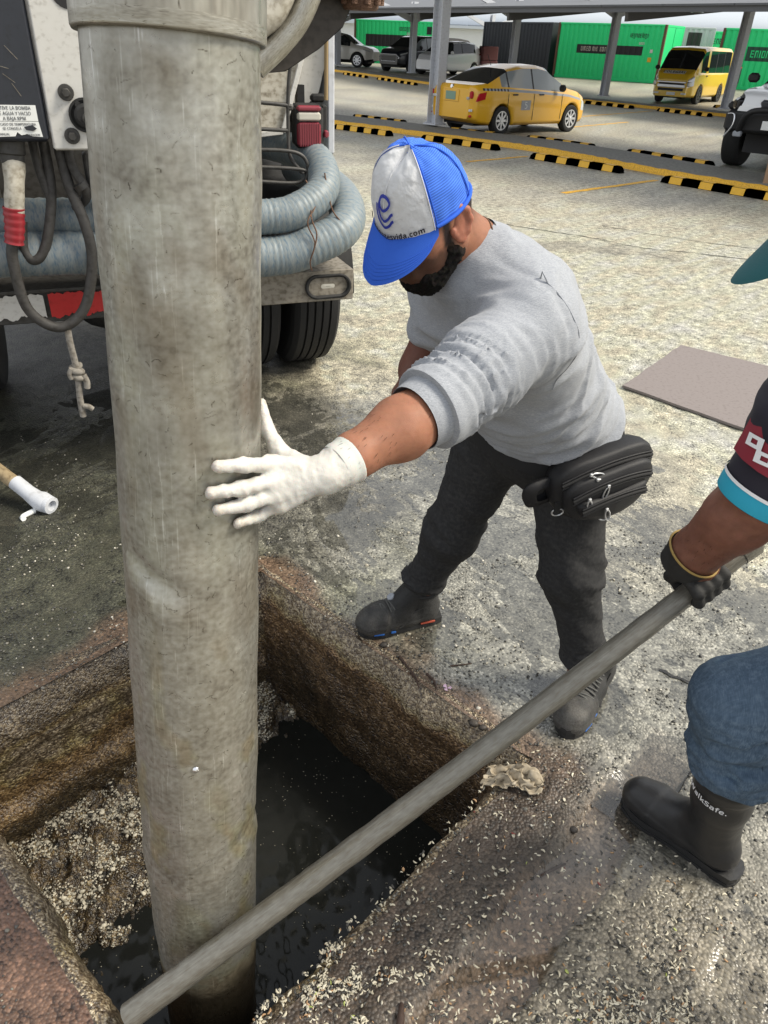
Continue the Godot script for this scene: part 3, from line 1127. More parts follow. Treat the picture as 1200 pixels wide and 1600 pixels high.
func scatter():
	var P := [pebble_mesh(1), pebble_mesh(2), pebble_mesh(3)]
	var xf := [[], [], []]
	var co := [[], [], []]
	var tries := 0
	while tries < 60000:
		tries += 1
		var u := rng.randf_range(-2.2, 3.4)
		var v := rng.randf_range(-2.6, 1.9)
		var du := maxf(-u, u - PU)
		var dv := maxf(-v, v - PV)
		if maxf(du, dv) < .015: continue
		var p := at_uv(u, v)
		var dc := Vector2(p.x, p.z + .2).length()
		var n := nz.get_noise_2d(p.x * 1.7 + 3, p.z * 1.7)
		var dens := clampf(.30 + n * 1.7 + .5 * nzf.get_noise_2d(p.x * 9, p.z * 9), .02, 1) * (1 - smoothstep(2.2, 3.6, dc))
		if u > PU + .3 and v > -.9 and v < .1: dens = maxf(dens, .8)
		if u > .35 and u < PU + .1 and v < -.06 and v > -.42: dens = maxf(dens, .75)
		if rng.randf() > dens: continue
		var s := rng.randf_range(.0022, .0052) * (1.7 if rng.randf() < .08 else 1.0)
		p.y = gh(p.x, p.z) + s * .22
		var k := rng.randi() % 3
		var bs := Basis.from_euler(Vector3(rng.randf_range(-.4, .4), rng.randf() * TAU, rng.randf_range(-.4, .4))).scaled(Vector3(s, s, s))
		xf[k].append(Transform3D(bs, p))
		var c: Color
		var t := rng.randf()
		if t < .62: c = Color(.055, .053, .048)
		elif t < .84: c = Color(.17, .16, .135)
		elif t < .93: c = Color(.36, .33, .26)
		else: c = Color(.5, .47, .4)
		co[k].append(c * rng.randf_range(.7, 1.25))
	for k in 3: tag(spread("gravel", P[k], xf[k], co[k], M.bit), "loose wet gravel strewn over the concrete round the open pit", "gravel")
	# pale curled husks washed out of the pit
	var sm := seed_mesh()
	var sx := []
	var sc := []
	tries = 0
	while tries < 330000:
		tries += 1
		var u := rng.randf_range(PU - .01, PU + 1.55)
		var v := rng.randf_range(-.65, 1.65)
		var p := at_uv(u, v)
		var w := u - PU
		var n := nz.get_noise_2d(p.x * 3.1, p.z * 3.1 + 8)
		var fine := nzf.get_noise_2d(p.x * 14, p.z * 14)
		var dens := smoothstep(.34, .6, w) * smoothstep(.15, .75, v + .25 * w) * clampf(.45 + n * 3.2 + fine * 1.2, .04, 1)
		dens = maxf(dens, smoothstep(.35, .95, v) * clampf(.24 + fine * 1.0 + n * .5, 0, 1) * .8)
		dens = maxf(dens, .035 * smoothstep(-.3, .3, v))
		if rng.randf() > dens: continue
		var s := rng.randf_range(.0026, .0062)
		p.y = maxf(gh(p.x, p.z), -.0060 if w < .4 else -.0026) + s * .22 + (.006 * maxf(fine, 0) if dens > .5 else 0.0)
		var bs := Basis.from_euler(Vector3(rng.randf_range(-.5, .5), rng.randf() * TAU, rng.randf_range(-.4, .4))) * Basis.from_scale(Vector3(s, s * 1.3, s * rng.randf_range(1.0, 1.7)))
		sx.append(Transform3D(bs, p))
		var t := rng.randf()
		var c := Color(.52, .46, .33).lerp(Color(.68, .63, .5), rng.randf())
		if t < .30: c = Color(.07, .066, .058)
		elif t < .37: c = Color(.40, .24, .12)
		elif t < .374: c = Color(.22, .05, .04)
		elif t < .380: c = Color(.35, .40, .10)
		sc.append(c)
	var fx := []
	var fc := []
	for i in range(sx.size() - 1, -1, -1):
		if i % 5 < 2:
			var tf: Transform3D = sx[i]
			var e := rng.randf_range(.0022, .0062)
			fx.append(Transform3D(Basis.from_euler(Vector3(rng.randf_range(-.7, .7), rng.randf() * TAU, rng.randf_range(-.7, .7))) * Basis.from_scale(Vector3(e, e * rng.randf_range(.3, .7), e * rng.randf_range(.5, 1.0))), tf.origin))
			fc.append((sc[i] as Color) * rng.randf_range(.55, 1.0))
			sx.remove_at(i); sc.remove_at(i)
	tag(spread("flakes", pebble_mesh(6), fx, fc, M.bit), "pale flakes and crumbs lying among the husks on the wet concrete", "debris")
	tag(spread("husks", sm, sx, sc, M.bit), "pale curled husks and scraps washed across the wet concrete", "debris")

# ---------------------------------------------------------------- the open pit
func pit():
	var b := B.new()
	b.colored = true
	# outline of the opening, counter-clockwise with small corner radii
	var line := []
	var nrm := []
	var R := .035
	var cs := [Vector2(R, R), Vector2(PU - R, R), Vector2(PU - R, PV - R), Vector2(R, PV - R)]
	for k in 4:
		var a0 := PI + k * PI / 2
		for i in 5:
			var a := a0 + PI / 2 * i / 4.0
			line.append(cs[k] + Vector2(cos(a), sin(a)) * R); nrm.append(Vector2(cos(a), sin(a)))
		var p0: Vector2 = line[-1]
		var nx2: Vector2 = cs[(k + 1) % 4] + Vector2(cos(a0 + PI / 2), sin(a0 + PI / 2)) * R
		var cnt := int(p0.distance_to(nx2) / .018)
		var nn := Vector2(cos(a0 + PI / 2), sin(a0 + PI / 2))
		for i in range(1, cnt):
			line.append(p0.lerp(nx2, i / float(cnt))); nrm.append(nn)
	var prof := [Vector2(.06, -.006), Vector2(.042, .0), Vector2(.028, .0015), Vector2(.016, -.003), Vector2(.006, -.012), Vector2(0, -.028), Vector2(-.003, -.045)]
	var y := -.06
	while y > -.86:
		prof.append(Vector2(-.004 + .012 * smoothstep(-.1, -.7, y), y)); y -= .017
	var rows := []
	var cols := []
	for f in prof:
		var row := PackedVector3Array()
		var cr := []
		for i in line.size():
			var q: Vector2 = line[i]
			var far_right: float = clampf(-nrm[i].y, 0, 1)      # the wall seen from the front
			var far_left: float = clampf(-nrm[i].x, 0, 1)
			var off: float = f.x
			var yy: float = f.y
			if far_right > .5 and f.y > -.1: off += .022 * smoothstep(-.09, -.01, f.y)
			var p3 := at_uv(q.x, q.y, yy)
			var amp := smoothstep(.05, .0, f.x) * smoothstep(.0, -.02, yy - .0)
			off += amp * (.020 * nz.get_noise_3d(p3.x * 3, yy * 3, p3.z * 3) + .0065 * nzf.get_noise_3d(p3.x * 19, yy * 19, p3.z * 19) + .0035 * nzf.get_noise_3d(p3.x * 48, yy * 48, p3.z * 48))
			# courses of the left wall: a ledge where the frame sits
			if far_left > .5:
				off += .022 * smoothstep(-.17, -.20, yy) - .030 * smoothstep(-.36, -.40, yy) + .04 * smoothstep(-.1, .0, yy)
			q += nrm[i] * off
			p3 = at_uv(q.x, q.y, yy)
			row.append(p3)
			var n2 := nz.get_noise_3d(p3.x * 2.5, yy * 4, p3.z * 2.5)
			var n3 := nzf.get_noise_3d(p3.x * 9, yy * 5, p3.z * 9)
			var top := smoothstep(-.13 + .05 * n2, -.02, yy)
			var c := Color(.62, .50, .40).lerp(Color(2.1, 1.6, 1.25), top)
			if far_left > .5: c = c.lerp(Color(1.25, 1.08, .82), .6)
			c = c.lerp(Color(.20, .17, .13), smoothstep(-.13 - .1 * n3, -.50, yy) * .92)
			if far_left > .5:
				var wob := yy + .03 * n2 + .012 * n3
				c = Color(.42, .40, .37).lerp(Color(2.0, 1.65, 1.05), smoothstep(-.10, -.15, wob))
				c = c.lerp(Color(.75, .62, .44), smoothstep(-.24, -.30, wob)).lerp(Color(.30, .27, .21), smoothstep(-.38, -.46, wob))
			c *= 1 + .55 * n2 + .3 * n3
			c.a = 1
			cr.append(c)
		rows.append(row); cols.append(cr)
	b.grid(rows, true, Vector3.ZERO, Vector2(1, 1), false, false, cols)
	# the inside faces inward
	var s := 0.0
	var mid := at_uv(PU / 2, PV / 2, -.4)
	for i in range(0, b.ix.size(), 3):
		var a := b.v[b.ix[i]]
		s += (b.v[b.ix[i + 2]] - a).cross(b.v[b.ix[i + 1]] - a).dot(mid - a)
	if s < 0:
		for i in range(0, b.ix.size(), 3):
			var t := b.ix[i + 1]; b.ix[i + 1] = b.ix[i + 2]; b.ix[i + 2] = t
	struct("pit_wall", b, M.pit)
	# black water with a slow swirl where the tube sucks
	var w := B.new()
	var wr := []
	for j in 91:
		var row := PackedVector3Array()
		for i in 91:
			var p := at_uv(-.02 + (PU + .04) * i / 90.0, -.02 + (PV + .04) * j / 90.0)
			var near := smoothstep(.75, .15, Vector2(p.x + .30, p.z + .86).length())
			p.y = -.565 + (.0004 + .0016 * near) * nzf.get_noise_3d(p.x * 17 + .6 * sin(p.z * 9), 3, p.z * 17) + .0015 * near * nzf.get_noise_3d(p.x * 44, 8, p.z * 38)
			row.append(p)
		wr.append(row)
	w.grid(wr, false, Vector3.UP)
	struct("pit_water", w, M.water)
	# heap of sludge against the left wall
	var sl := B.new()
	sl.colored = true
	var sr := []
	var sc := []
	for j in 120:
		var row := PackedVector3Array()
		var cr := []
		for i in 90:
			var u := -.02 + .80 * i / 89.0
			var v := -.02 + (PV + .04) * j / 119.0
			var p := at_uv(u, v)
			p.y = sludge(u, v)
			row.append(p)
			var n3 := nzf.get_noise_2d(p.x * 26, p.z * 26)
			var c := Color(.42, .37, .27) * (.8 + .9 * n3)
			c = c.lerp(Color(1.7, 1.5, 1.1), smoothstep(.0, .4, nz.get_noise_2d(p.x * 7, p.z * 7)))
			c = c.lerp(Color(.2, .18, .14), smoothstep(-.53, -.57, p.y))
			cr.append(c)
		sr.append(row); sc.append(cr)
	sl.grid(sr, false, Vector3.UP, Vector2(1, 1), false, false, sc)
	struct("pit_sludge", sl, M.pit)
	var xf := []
	var co := []
	for i in 46000:
		var u := rng.randf_range(0.0, .75)
		var v := rng.randf_range(.0, PV)
		var y2 := sludge(u, v)
		if y2 < -.560: continue
		var s2 := rng.randf_range(.0018, .0048) * (2.2 if rng.randf() < .04 else 1.0)
		var p := at_uv(u, v, y2 + s2 * .3)
		if rng.randf() > .50 + 2.0 * nz.get_noise_2d(p.x * 7, p.z * 7): continue
		xf.append(Transform3D(Basis.from_euler(Vector3(rng.randf() * 3, rng.randf() * 6, 0)).scaled(Vector3(s2, s2 * .8, s2)), p))
		var t := rng.randf()
		co.append(Color(.60, .55, .43) * rng.randf_range(.55, 1.2) if t < .75 else Color(.05, .045, .035))
	for i in 1500:
		var p := at_uv(rng.randf_range(.02, PU - .02), rng.randf_range(.02, PV - .02), -.5635)
		if rng.randf() > .35 + 1.5 * nz.get_noise_2d(p.x * 4, p.z * 4 + 30): continue
		var s3 := rng.randf_range(.0008, .0024)
		xf.append(Transform3D(Basis.from_scale(Vector3(s3, s3 * .5, s3)), p))
		co.append(Color(.34, .31, .23) * rng.randf_range(.4, 1.2))
	tag(spread("sludge_crumbs", pebble_mesh(5), xf, co, M.bit), "pale crumbs and grease lumps on the sludge in the pit", "sludge")

func sludge(u: float, v: float) -> float:
	var p := at_uv(u, v)
	var edge := .34 + .42 * smoothstep(.35, .85, v) + .07 * nz.get_noise_2d(p.x * 4, p.z * 4)
	var h := -.610 + .115 * (1 - smoothstep(-.1, edge + .08, u)) 
	h += .022 * nzf.get_noise_2d(p.x * 9, p.z * 9) + .010 * nzf.get_noise_2d(p.x * 34, p.z * 34) + .006 * nzf.get_noise_2d(p.x * 80, p.z * 80)
	return h

# ---------------------------------------------------------------- containers and buildings behind the lot
func container(label: String, a: Vector3, dir: Vector3, length: float, m: Material, bands: Array, doors_open := false):
	# a = near left foot of the long side that faces the camera; dir runs along it
	var x := dir.normalized()
	var z := x.cross(Vector3.UP)          # towards the camera
	var t := thing("shipping_container", label, "shipping container", a, Basis(x, Vector3.UP, z), "containers along the far side of the lot")
	var H := 2.59
	var W := 2.44
	var b := B.new()
	var pit_ := .278
	var n := int(length / pit_)
	var pts := []
	for i in n:
		var x0 := .06 + (length - .12) * i / n
		var s := (length - .12) / n
		for q in [[0.0, -.045], [.25, -.045], [.42, -.005], [.80, -.005], [.97, -.045]]:
			pts.append(Vector2(x0 + s * q[0], q[1]))
	pts.append(Vector2(length - .06, -.045))
	for i in pts.size() - 1:
		var p: Vector2 = pts[i]
		var q: Vector2 = pts[i + 1]
		b.quad(Vector3(p.x, .16, p.y), Vector3(q.x, .16, q.y), Vector3(q.x, H - .1, q.y), Vector3(p.x, H - .1, p.y))
		b.quad(Vector3(q.x, .16, -W - q.y), Vector3(p.x, .16, -W - p.y), Vector3(p.x, H - .1, -W - p.y), Vector3(q.x, H - .1, -W - q.y))
	b.quad(Vector3(.03, .16, -W + .05), Vector3(.03, .16, -.05), Vector3(.03, H - .1, -.05), Vector3(.03, H - .1, -W + .05))
	obj("corrugated_wall", b, m, t)
	if not doors_open:
		for k in 2:
			var d := B.new()
			d.box(Vector3(length - .03, H / 2 + .03, -.62 - 1.2 * k), Vector3(.05, H - .28, 1.14), Basis.IDENTITY, .01)
			obj("door", d, m, t)
	b = B.new()
	b.box(Vector3(length / 2, H - .03, -W / 2), Vector3(length - .1, .05, W - .1))
	obj("roof", b, m, t)
	b = B.new()
	b.box(Vector3(length / 2, .2, -W / 2), Vector3(length - .1, .06, W - .1))
	for zz in [-.03, -W + .03]:
		b.box(Vector3(length / 2, .09, zz), Vector3(length - .2, .14, .06), Basis.IDENTITY, .01)
		b.box(Vector3(length / 2, H - .055, zz), Vector3(length - .2, .09, .06), Basis.IDENTITY, .01)
	for xx in [.04, length - .04]:
		b.box(Vector3(xx, .09, -W / 2), Vector3(.07, .14, W - .2)); b.box(Vector3(xx, H - .055, -W / 2), Vector3(.07, .09, W - .2))
	obj("rail", b, m, t)
	for xx in [.06, length - .06]:
		for zz in [-.06, -W + .06]:
			var p := B.new()
			p.box(Vector3(xx, H / 2, zz), Vector3(.13, H - .02, .14), Basis.IDENTITY, .015)
			obj("corner_post", p, M.rust if (m == M.green and zz > -1) else m, t)
			var f := B.new()
			f.box(Vector3(xx, -.0 + .05, zz), Vector3(.17, .1, .16), Basis.IDENTITY, .01)
			obj("corner_foot", f, M.black, t)
	var lift := .004
	for q in bands:   # painted-out lettering: [x0, x1, y0, y1, material] each a skin over the corrugation
		var pb := B.new()
		for i in pts.size() - 1:
			var p: Vector2 = pts[i]
			var r: Vector2 = pts[i + 1]
			var xa := maxf(p.x, q[0])
			var xb := minf(r.x, q[1])
			if xb <= xa: continue
			var za := lerpf(p.y, r.y, (xa - p.x) / maxf(r.x - p.x, 1e-5)) + lift
			var zb := lerpf(p.y, r.y, (xb - p.x) / maxf(r.x - p.x, 1e-5)) + lift
			pb.quad(Vector3(xa, q[2], za), Vector3(xb, q[2], zb), Vector3(xb, q[3], zb), Vector3(xa, q[3], za))
		if pb.ix.size(): obj("painted_mark", pb, q[4], t)
		lift = .010

func stencil(x: float, y: float, h: float, pat: String, m: Material) -> Array:
	# unreadable stencilled characters: separate strokes
	var out := []
	for ch in pat:
		match ch:
			"i": out.append([x, x + h * .16, y, y + h, m]); x += h * .34
			"l": out.append([x, x + h * .16, y, y + h * 1.25, m]); x += h * .34
			"o": out.append_array([[x, x + h * .14, y, y + h, m], [x + h * .36, x + h * .5, y, y + h, m], [x + h * .14, x + h * .36, y + h * .82, y + h, m], [x + h * .14, x + h * .36, y, y + h * .18, m]]); x += h * .68
			"n": out.append_array([[x, x + h * .14, y, y + h, m], [x + h * .36, x + h * .5, y, y + h, m], [x + h * .14, x + h * .36, y + h * .8, y + h, m]]); x += h * .68
			"e": out.append_array([[x, x + h * .14, y, y + h, m], [x + h * .14, x + h * .5, y + h * .82, y + h, m], [x + h * .14, x + h * .5, y + h * .42, y + h * .58, m], [x + h * .14, x + h * .5, y, y + h * .16, m]]); x += h * .68
			"g": out.append_array([[x, x + h * .14, y, y + h, m], [x + h * .36, x + h * .5, y - h * .3, y + h, m], [x + h * .14, x + h * .36, y + h * .82, y + h, m], [x, x + h * .36, y - h * .3, y - h * .14, m]]); x += h * .68
			_: x += h * .4
	return out

func backdrop():
	var k: Material = M.green_dark
	var up := Vector3(0, .35, 0)
	container("bright green container with a rusty corner post, behind the gap between taxi and van", Vector3(8.31, .33, -48.2), Vector3(4.3, 0, 3.36), 6.06, M.green,
		[[1.25, 5.0, 1.22, 1.62, M.black]] + stencil(1.5, 1.33, .2, "oineo nie eono", M.cream_paint) + stencil(4.2, 2.0, .17, "iegnoelegi", M.black) + stencil(4.75, 1.7, .1, "oooei", M.white_paint) + [[5.35, 5.55, .95, 1.15, M.yellow_pad], [5.4, 5.55, 1.35, 1.5, M.white_paint]])
	container("black corrugated container behind the white hatchback and taxi", Vector3(4.75, .33, -53.9), Vector3(3.5, 0, 5.25), 6.06, M.container_dark, [])
	container("bright green container with a black band behind the parked black and silver cars", Vector3(-3.6, .33, -61.5), Vector3(6, 0, 1.5), 6.06, M.green,
		[[.85, 4.1, 1.05, 1.75, M.black]] + stencil(3.25, 2.0, .22, "ioeogno", M.black) + stencil(3.8, 1.75, .16, "ooo", M.white_paint) + [[5.2, 5.55, 1.85, 2.3, M.black]])
	container("bright green container with a teal band at the far right behind the van", Vector3(15.6, .28, -43.6), Vector3(5.5, 0, 2.6), 12.19, M.green,
		[[1.3, 8.0, 1.25, 1.85, k]] + stencil(1.5, 1.4, .3, "enionoieoeonoe", M.green))
	container("white container with its end open, right of the green container by the van", Vector3(13.6, .33, -46.6), Vector3(2.4, 0, .3), 2.6, M.container_white, [[1.25, 1.95, .3, 2.35, M.dark_steel]])
	container("small green container end behind the white one, with dark lettering", Vector3(16.6, .33, -52.5), Vector3(5, 0, .6), 6.06, M.green, stencil(.9, 1.95, .28, "egonenei", k) + stencil(1.5, 1.6, .16, "eooe", M.white_paint) + [[2.6, 2.66, .3, 2.45, M.container_white], [.75, .81, .3, 2.45, M.container_white]])
	# pale sheet metal sheds beyond
	var t := thing("warehouse", "long pale grey sheet metal warehouse with a rounded roof behind the containers", "warehouse", Vector3(22, .3, -88), Basis(Vector3.UP, -.30))
	var b := B.new()
	var rows := []
	for s in [-38.0, 38.0]:
		var row := PackedVector3Array()
		for i in 25:
			var a := PI * i / 24.0
			row.append(Vector3(s, 3.0 + sin(a) * 2.6, cos(a) * 9.0))
		rows.append(row)
	b.grid(rows, false, Vector3.UP)
	obj("roof", b, M.hangar, t)
	b = B.new()
	b.box(Vector3(0, 1.5, 0), Vector3(75.8, 3, 17.8))
	obj("wall", b, M.hangar, t)
	b = B.new()
	for i in 27:
		var x := -37.0 + i * 2.85
		b.box(Vector3(x, 1.5, 8.96), Vector3(.12, 3, .12))
	obj("wall_rib", b, M.hangar, t)
	t = thing("warehouse", "low white shed with a flat roof behind the left green container", "warehouse", Vector3(-12, .3, -82), Basis(Vector3.UP, .1))
	b = B.new()
	b.box(Vector3(0, 1.3, 0), Vector3(50, 2.6, 12))
	obj("wall", b, M.container_white, t)
	b = B.new()
	b.box(Vector3(0, 2.7, 0), Vector3(51, .2, 13))
	obj("roof", b, M.hangar, t)

# ---------------------------------------------------------------- carports
func i_post(label: String, x: float, z: float, top: float, turn: float):
	var y0 := gh(x, z) + .12
	var t := thing("carport_post", label, "post", Vector3(x, y0, z), Basis(Vector3.UP, turn), "grey steel carport posts")
	var b := B.new()
	var h := top - y0
	b.box(Vector3(0, h / 2, .12), Vector3(.26, h, .016)); b.box(Vector3(0, h / 2, -.12), Vector3(.26, h, .016))
	b.box(Vector3(0, h / 2, 0), Vector3(.014, h, .224))
	obj("column", b, M.steel_grey, t)
	b = B.new()
	b.box(Vector3(0, .015, 0), Vector3(.38, .03, .38), Basis.IDENTITY, .006)
	for sx in [-.14, .14]:
		for sz in [-.15, .15]:
			b.lathe(Vector3(sx, .03, sz), Vector3.UP, [Vector2(.018, 0), Vector2(.018, .025)], 6)
	obj("base_plate", b, M.steel_grey, t)
	# sloping cantilever arms to both sides
	for s in [-1.0, 1.0]:
		b = B.new()
		var q := PackedVector2Array([Vector2(.1, h - .80), Vector2(.13, h - .82), Vector2(2.4, h - .06), Vector2(2.4, h + .08), Vector2(.1, h - .56)])
		b.prism(q, .09, Vector3(0, 0, -.045), Basis(Vector3(s, 0, 0), Vector3.UP, Vector3(0, 0, s)))
		obj("arm", b, M.steel_grey, t)

func carport():
	# the row the taxi stands under: the post in front of it carries a roof above the frame
	i_post("wide grey steel post in front of the taxi, nearest of the carport posts", .75, -18.75, 3.75, .78)
	i_post("thin grey steel post between the black car and the white hatchback", .39, -42.4, 3.3, .6)
	i_post("grey steel post behind the taxi roof in front of the black container", 4.75, -38.0, 3.45, .6)
	i_post("grey leaning-looking post in front of the green container, left of the yellow van", 8.17, -34.6, 3.6, .6)
	i_post("grey post standing in front of the back of the yellow van", 11.3, -29.6, 3.9, .6)
	i_post("far thin grey post left of the black container", 5.6, -57.5, 3.4, .6)
	i_post("grey steel post at the left edge beside the silver car", -3.75, -48.5, 3.2, .6)
	var t := thing("carport_roof", "dark grey underside of the long carport roof over the far parking row", "carport roof")
	# runs along the far row; low on its far edge, rising towards the camera
	var d := Vector3(14.5, 0, 20.5).normalized()
	var nrm := Vector3(-d.z, 0, d.x) * -1.0   # towards the camera side
	var mid := Vector3(4.2, 0, -39.5)
	var far := func(s: float, w: float) -> Vector3:
		var p := mid + d * s + nrm * w
		p.y = 3.32 + .10 * w
		return p
	for i in 26:
		var s0 := -26.0 + i * 2.4
		var b := B.new()
		var q := [far.call(s0, -4.6), far.call(s0 + 2.38, -4.6), far.call(s0 + 2.38, 5.4), far.call(s0, 5.4)]
		var e := Vector3(0, .05, 0)
		b.quad(q[3], q[2], q[1], q[0]); b.quad(q[0] + e, q[1] + e, q[2] + e, q[3] + e)
		b.quad(q[0], q[1], q[1] + e, q[0] + e); b.quad(q[2], q[3], q[3] + e, q[2] + e)
		obj("roof_panel", b, M.roof_under, t)
	for w in [-4.5, -3.1, -1.7, -.3, 1.1, 2.5, 3.9, 5.3]:
		var b := B.new()
		b.bar(far.call(-26.0, w) - Vector3(0, .08, 0), far.call(36.0, w) - Vector3(0, .08, 0), .07, .15)
		obj("purlin", b, M.roof_under, t)
	for s in [-22.0, -16.5, -11.0, -5.5, 0.0, 5.5, 11.0, 16.5, 22.0, 27.5, 33.0]:
		var b := B.new()
		b.bar(far.call(s, -4.5) - Vector3(0, .28, 0), far.call(s, 5.3) - Vector3(0, .28, 0), .12, .24)
		obj("rafter", b, M.dark_steel, t)
	for q in [[-8.0, -2.4], [4.0, -2.4], [12.0, -2.4], [-2.0, -2.4]]:
		var b := B.new()
		b.lathe(far.call(q[0], q[1]) - Vector3(0, .12, 0), Vector3.DOWN, [Vector2(.05, 0), Vector2(.2, .12), Vector2(.2, .16)], 12)
		obj("lamp", b, M.lamp_glass, t)
	var t2 := thing("carport_roof", "near carport roof above the taxi, held by the wide post", "carport roof")
	var d2 := Vector3(7.1, 0, 7.15).normalized()
	var n2 := Vector3(d2.z, 0, -d2.x)
	for i in 12:
		var b := B.new()
		var c0 := Vector3(2.6, 3.85, -17.6) + d2 * (-16.0 + i * 2.4) 
		b.box(c0 + d2 * 1.2 + n2 * .9, Vector3(2.38, .05, 6.4), Basis(d2, Vector3.UP, d2.cross(Vector3.UP)))
		obj("roof_panel", b, M.roof_under, t2)
	t2.add_child(Node3D.new(), true)
	t2.get_child(t2.get_child_count() - 1).free()
	i_post("grey steel post of the near carport, beyond the right edge of the frame", 7.4, -11.9, 3.85, .78)
	var ld := thing("ladder", "white ladder hung under the carport roof above the black container", "ladder")
	var a := Vector3(6.75, 2.95, -40.2)
	var c := Vector3(7.1, 3.78, -39.6)
	var side := Vector3(.2, 0, .05)
	for s in [-1.0, 1.0]:
		var b := B.new()
		b.bar(a + side * s, c + side * s * .9, .05, .09)
		obj("rail", b, M.container_white, ld)
	for i in 4:
		var b := B.new()
		var p := a.lerp(c, .12 + i * .24)
		b.bar(p - side, p + side, .05, .06)
		obj("rung", b, M.container_white, ld)

# ---------------------------------------------------------------- kerbs, wheel stops
func island(called: String, path: Array, width: float):
	var b := B.new()
	var f := B.new()
	var l := bez(path, 14)
	var pf := []; var pt := []; var pb := []; var pe := []; var pk := []
	for i in l.size():
		var d: Vector3 = (l[mini(i + 1, l.size() - 1)] - l[maxi(i - 1, 0)]).normalized()
		var back := Vector3(d.z, 0, -d.x)
		if back.z > 0: back = -back
		var p: Vector3 = l[i]
		var jit := .012 * nzf.get_noise_1d(i * 3.7)
		pf.append(gp(p.x, p.z, -.01))
		pt.append(gp(p.x, p.z, .085 + jit) + back * .015)
		pe.append(gp(p.x, p.z, .092 + jit) + back * (.07 + .010 * nzf.get_noise_1d(i * 9.1)))
		var q := p + back * width
		pb.append(gp(q.x, q.z, .09))
		pk.append(gp(q.x, q.z, -.01))
	f.grid([PackedVector3Array(pf), PackedVector3Array(pt), PackedVector3Array(pe)], false, Vector3(0, .5, 1))
	b.grid([PackedVector3Array(pe), PackedVector3Array(pb)], false, Vector3.UP)
	b.grid([PackedVector3Array(pb), PackedVector3Array(pk)], false, Vector3(0, .2, -1))
	var o := struct(called, b, M.kerb_top)
	var k := obj("painted_edge", f, M.yellow_kerb, o)
	k.set_meta("label", "worn yellow paint on the kerb edge")

func wheel_stop(a: Vector3, c: Vector3, label: String, group: String):
	var d := (c - a)
	var L := d.length()
	d = d.normalized()
	var z := d.cross(Vector3.UP)
	var t := thing("wheel_stop", label, "wheel stop", gp(a.x, a.z), Basis(d, Vector3.UP, z), group)
	t.position = a
	var b := B.new()
	var q := PackedVector2Array([Vector2(-.085, 0), Vector2(.085, 0), Vector2(.055, .10), Vector2(-.055, .10)])
	var rows := []
	for s in [[0.0, .55], [.05, .95], [.09, 1.0], [L - .09, 1.0], [L - .05, .95], [L, .55]]:
		var row := PackedVector3Array()
		for p in q: row.append(Vector3(s[0], p.y * s[1], p.x * lerpf(.8, 1, s[1])))
		rows.append(row)
	# flat faces
	for i in rows.size() - 1:
		for k in 4:
			b.quad(rows[i][k], rows[i][(k + 1) % 4], rows[i + 1][(k + 1) % 4], rows[i + 1][k])
	b.quad(rows[0][3], rows[0][2], rows[0][1], rows[0][0]); b.quad(rows[-1][0], rows[-1][1], rows[-1][2], rows[-1][3])
	b.orient(0, Vector3.ZERO)
	obj("rubber_block", b, M.rubber, t)
	var n := maxi(int(round(L / .46)), 2)
	for i in n:
		var x := (i + .5) * L / n
		var y := B.new()
		y.box(Vector3(x, .1, 0), Vector3(.20, .008, .10))
		for s in [-1.0, 1.0]:
			var bs := Basis(Vector3.RIGHT, s * atan2(.10, .030))
			y.box(Vector3(x, .051, s * .072), Vector3(.20, .008, .094), bs)
		obj("yellow_pad", y, M.yellow_pad, t)

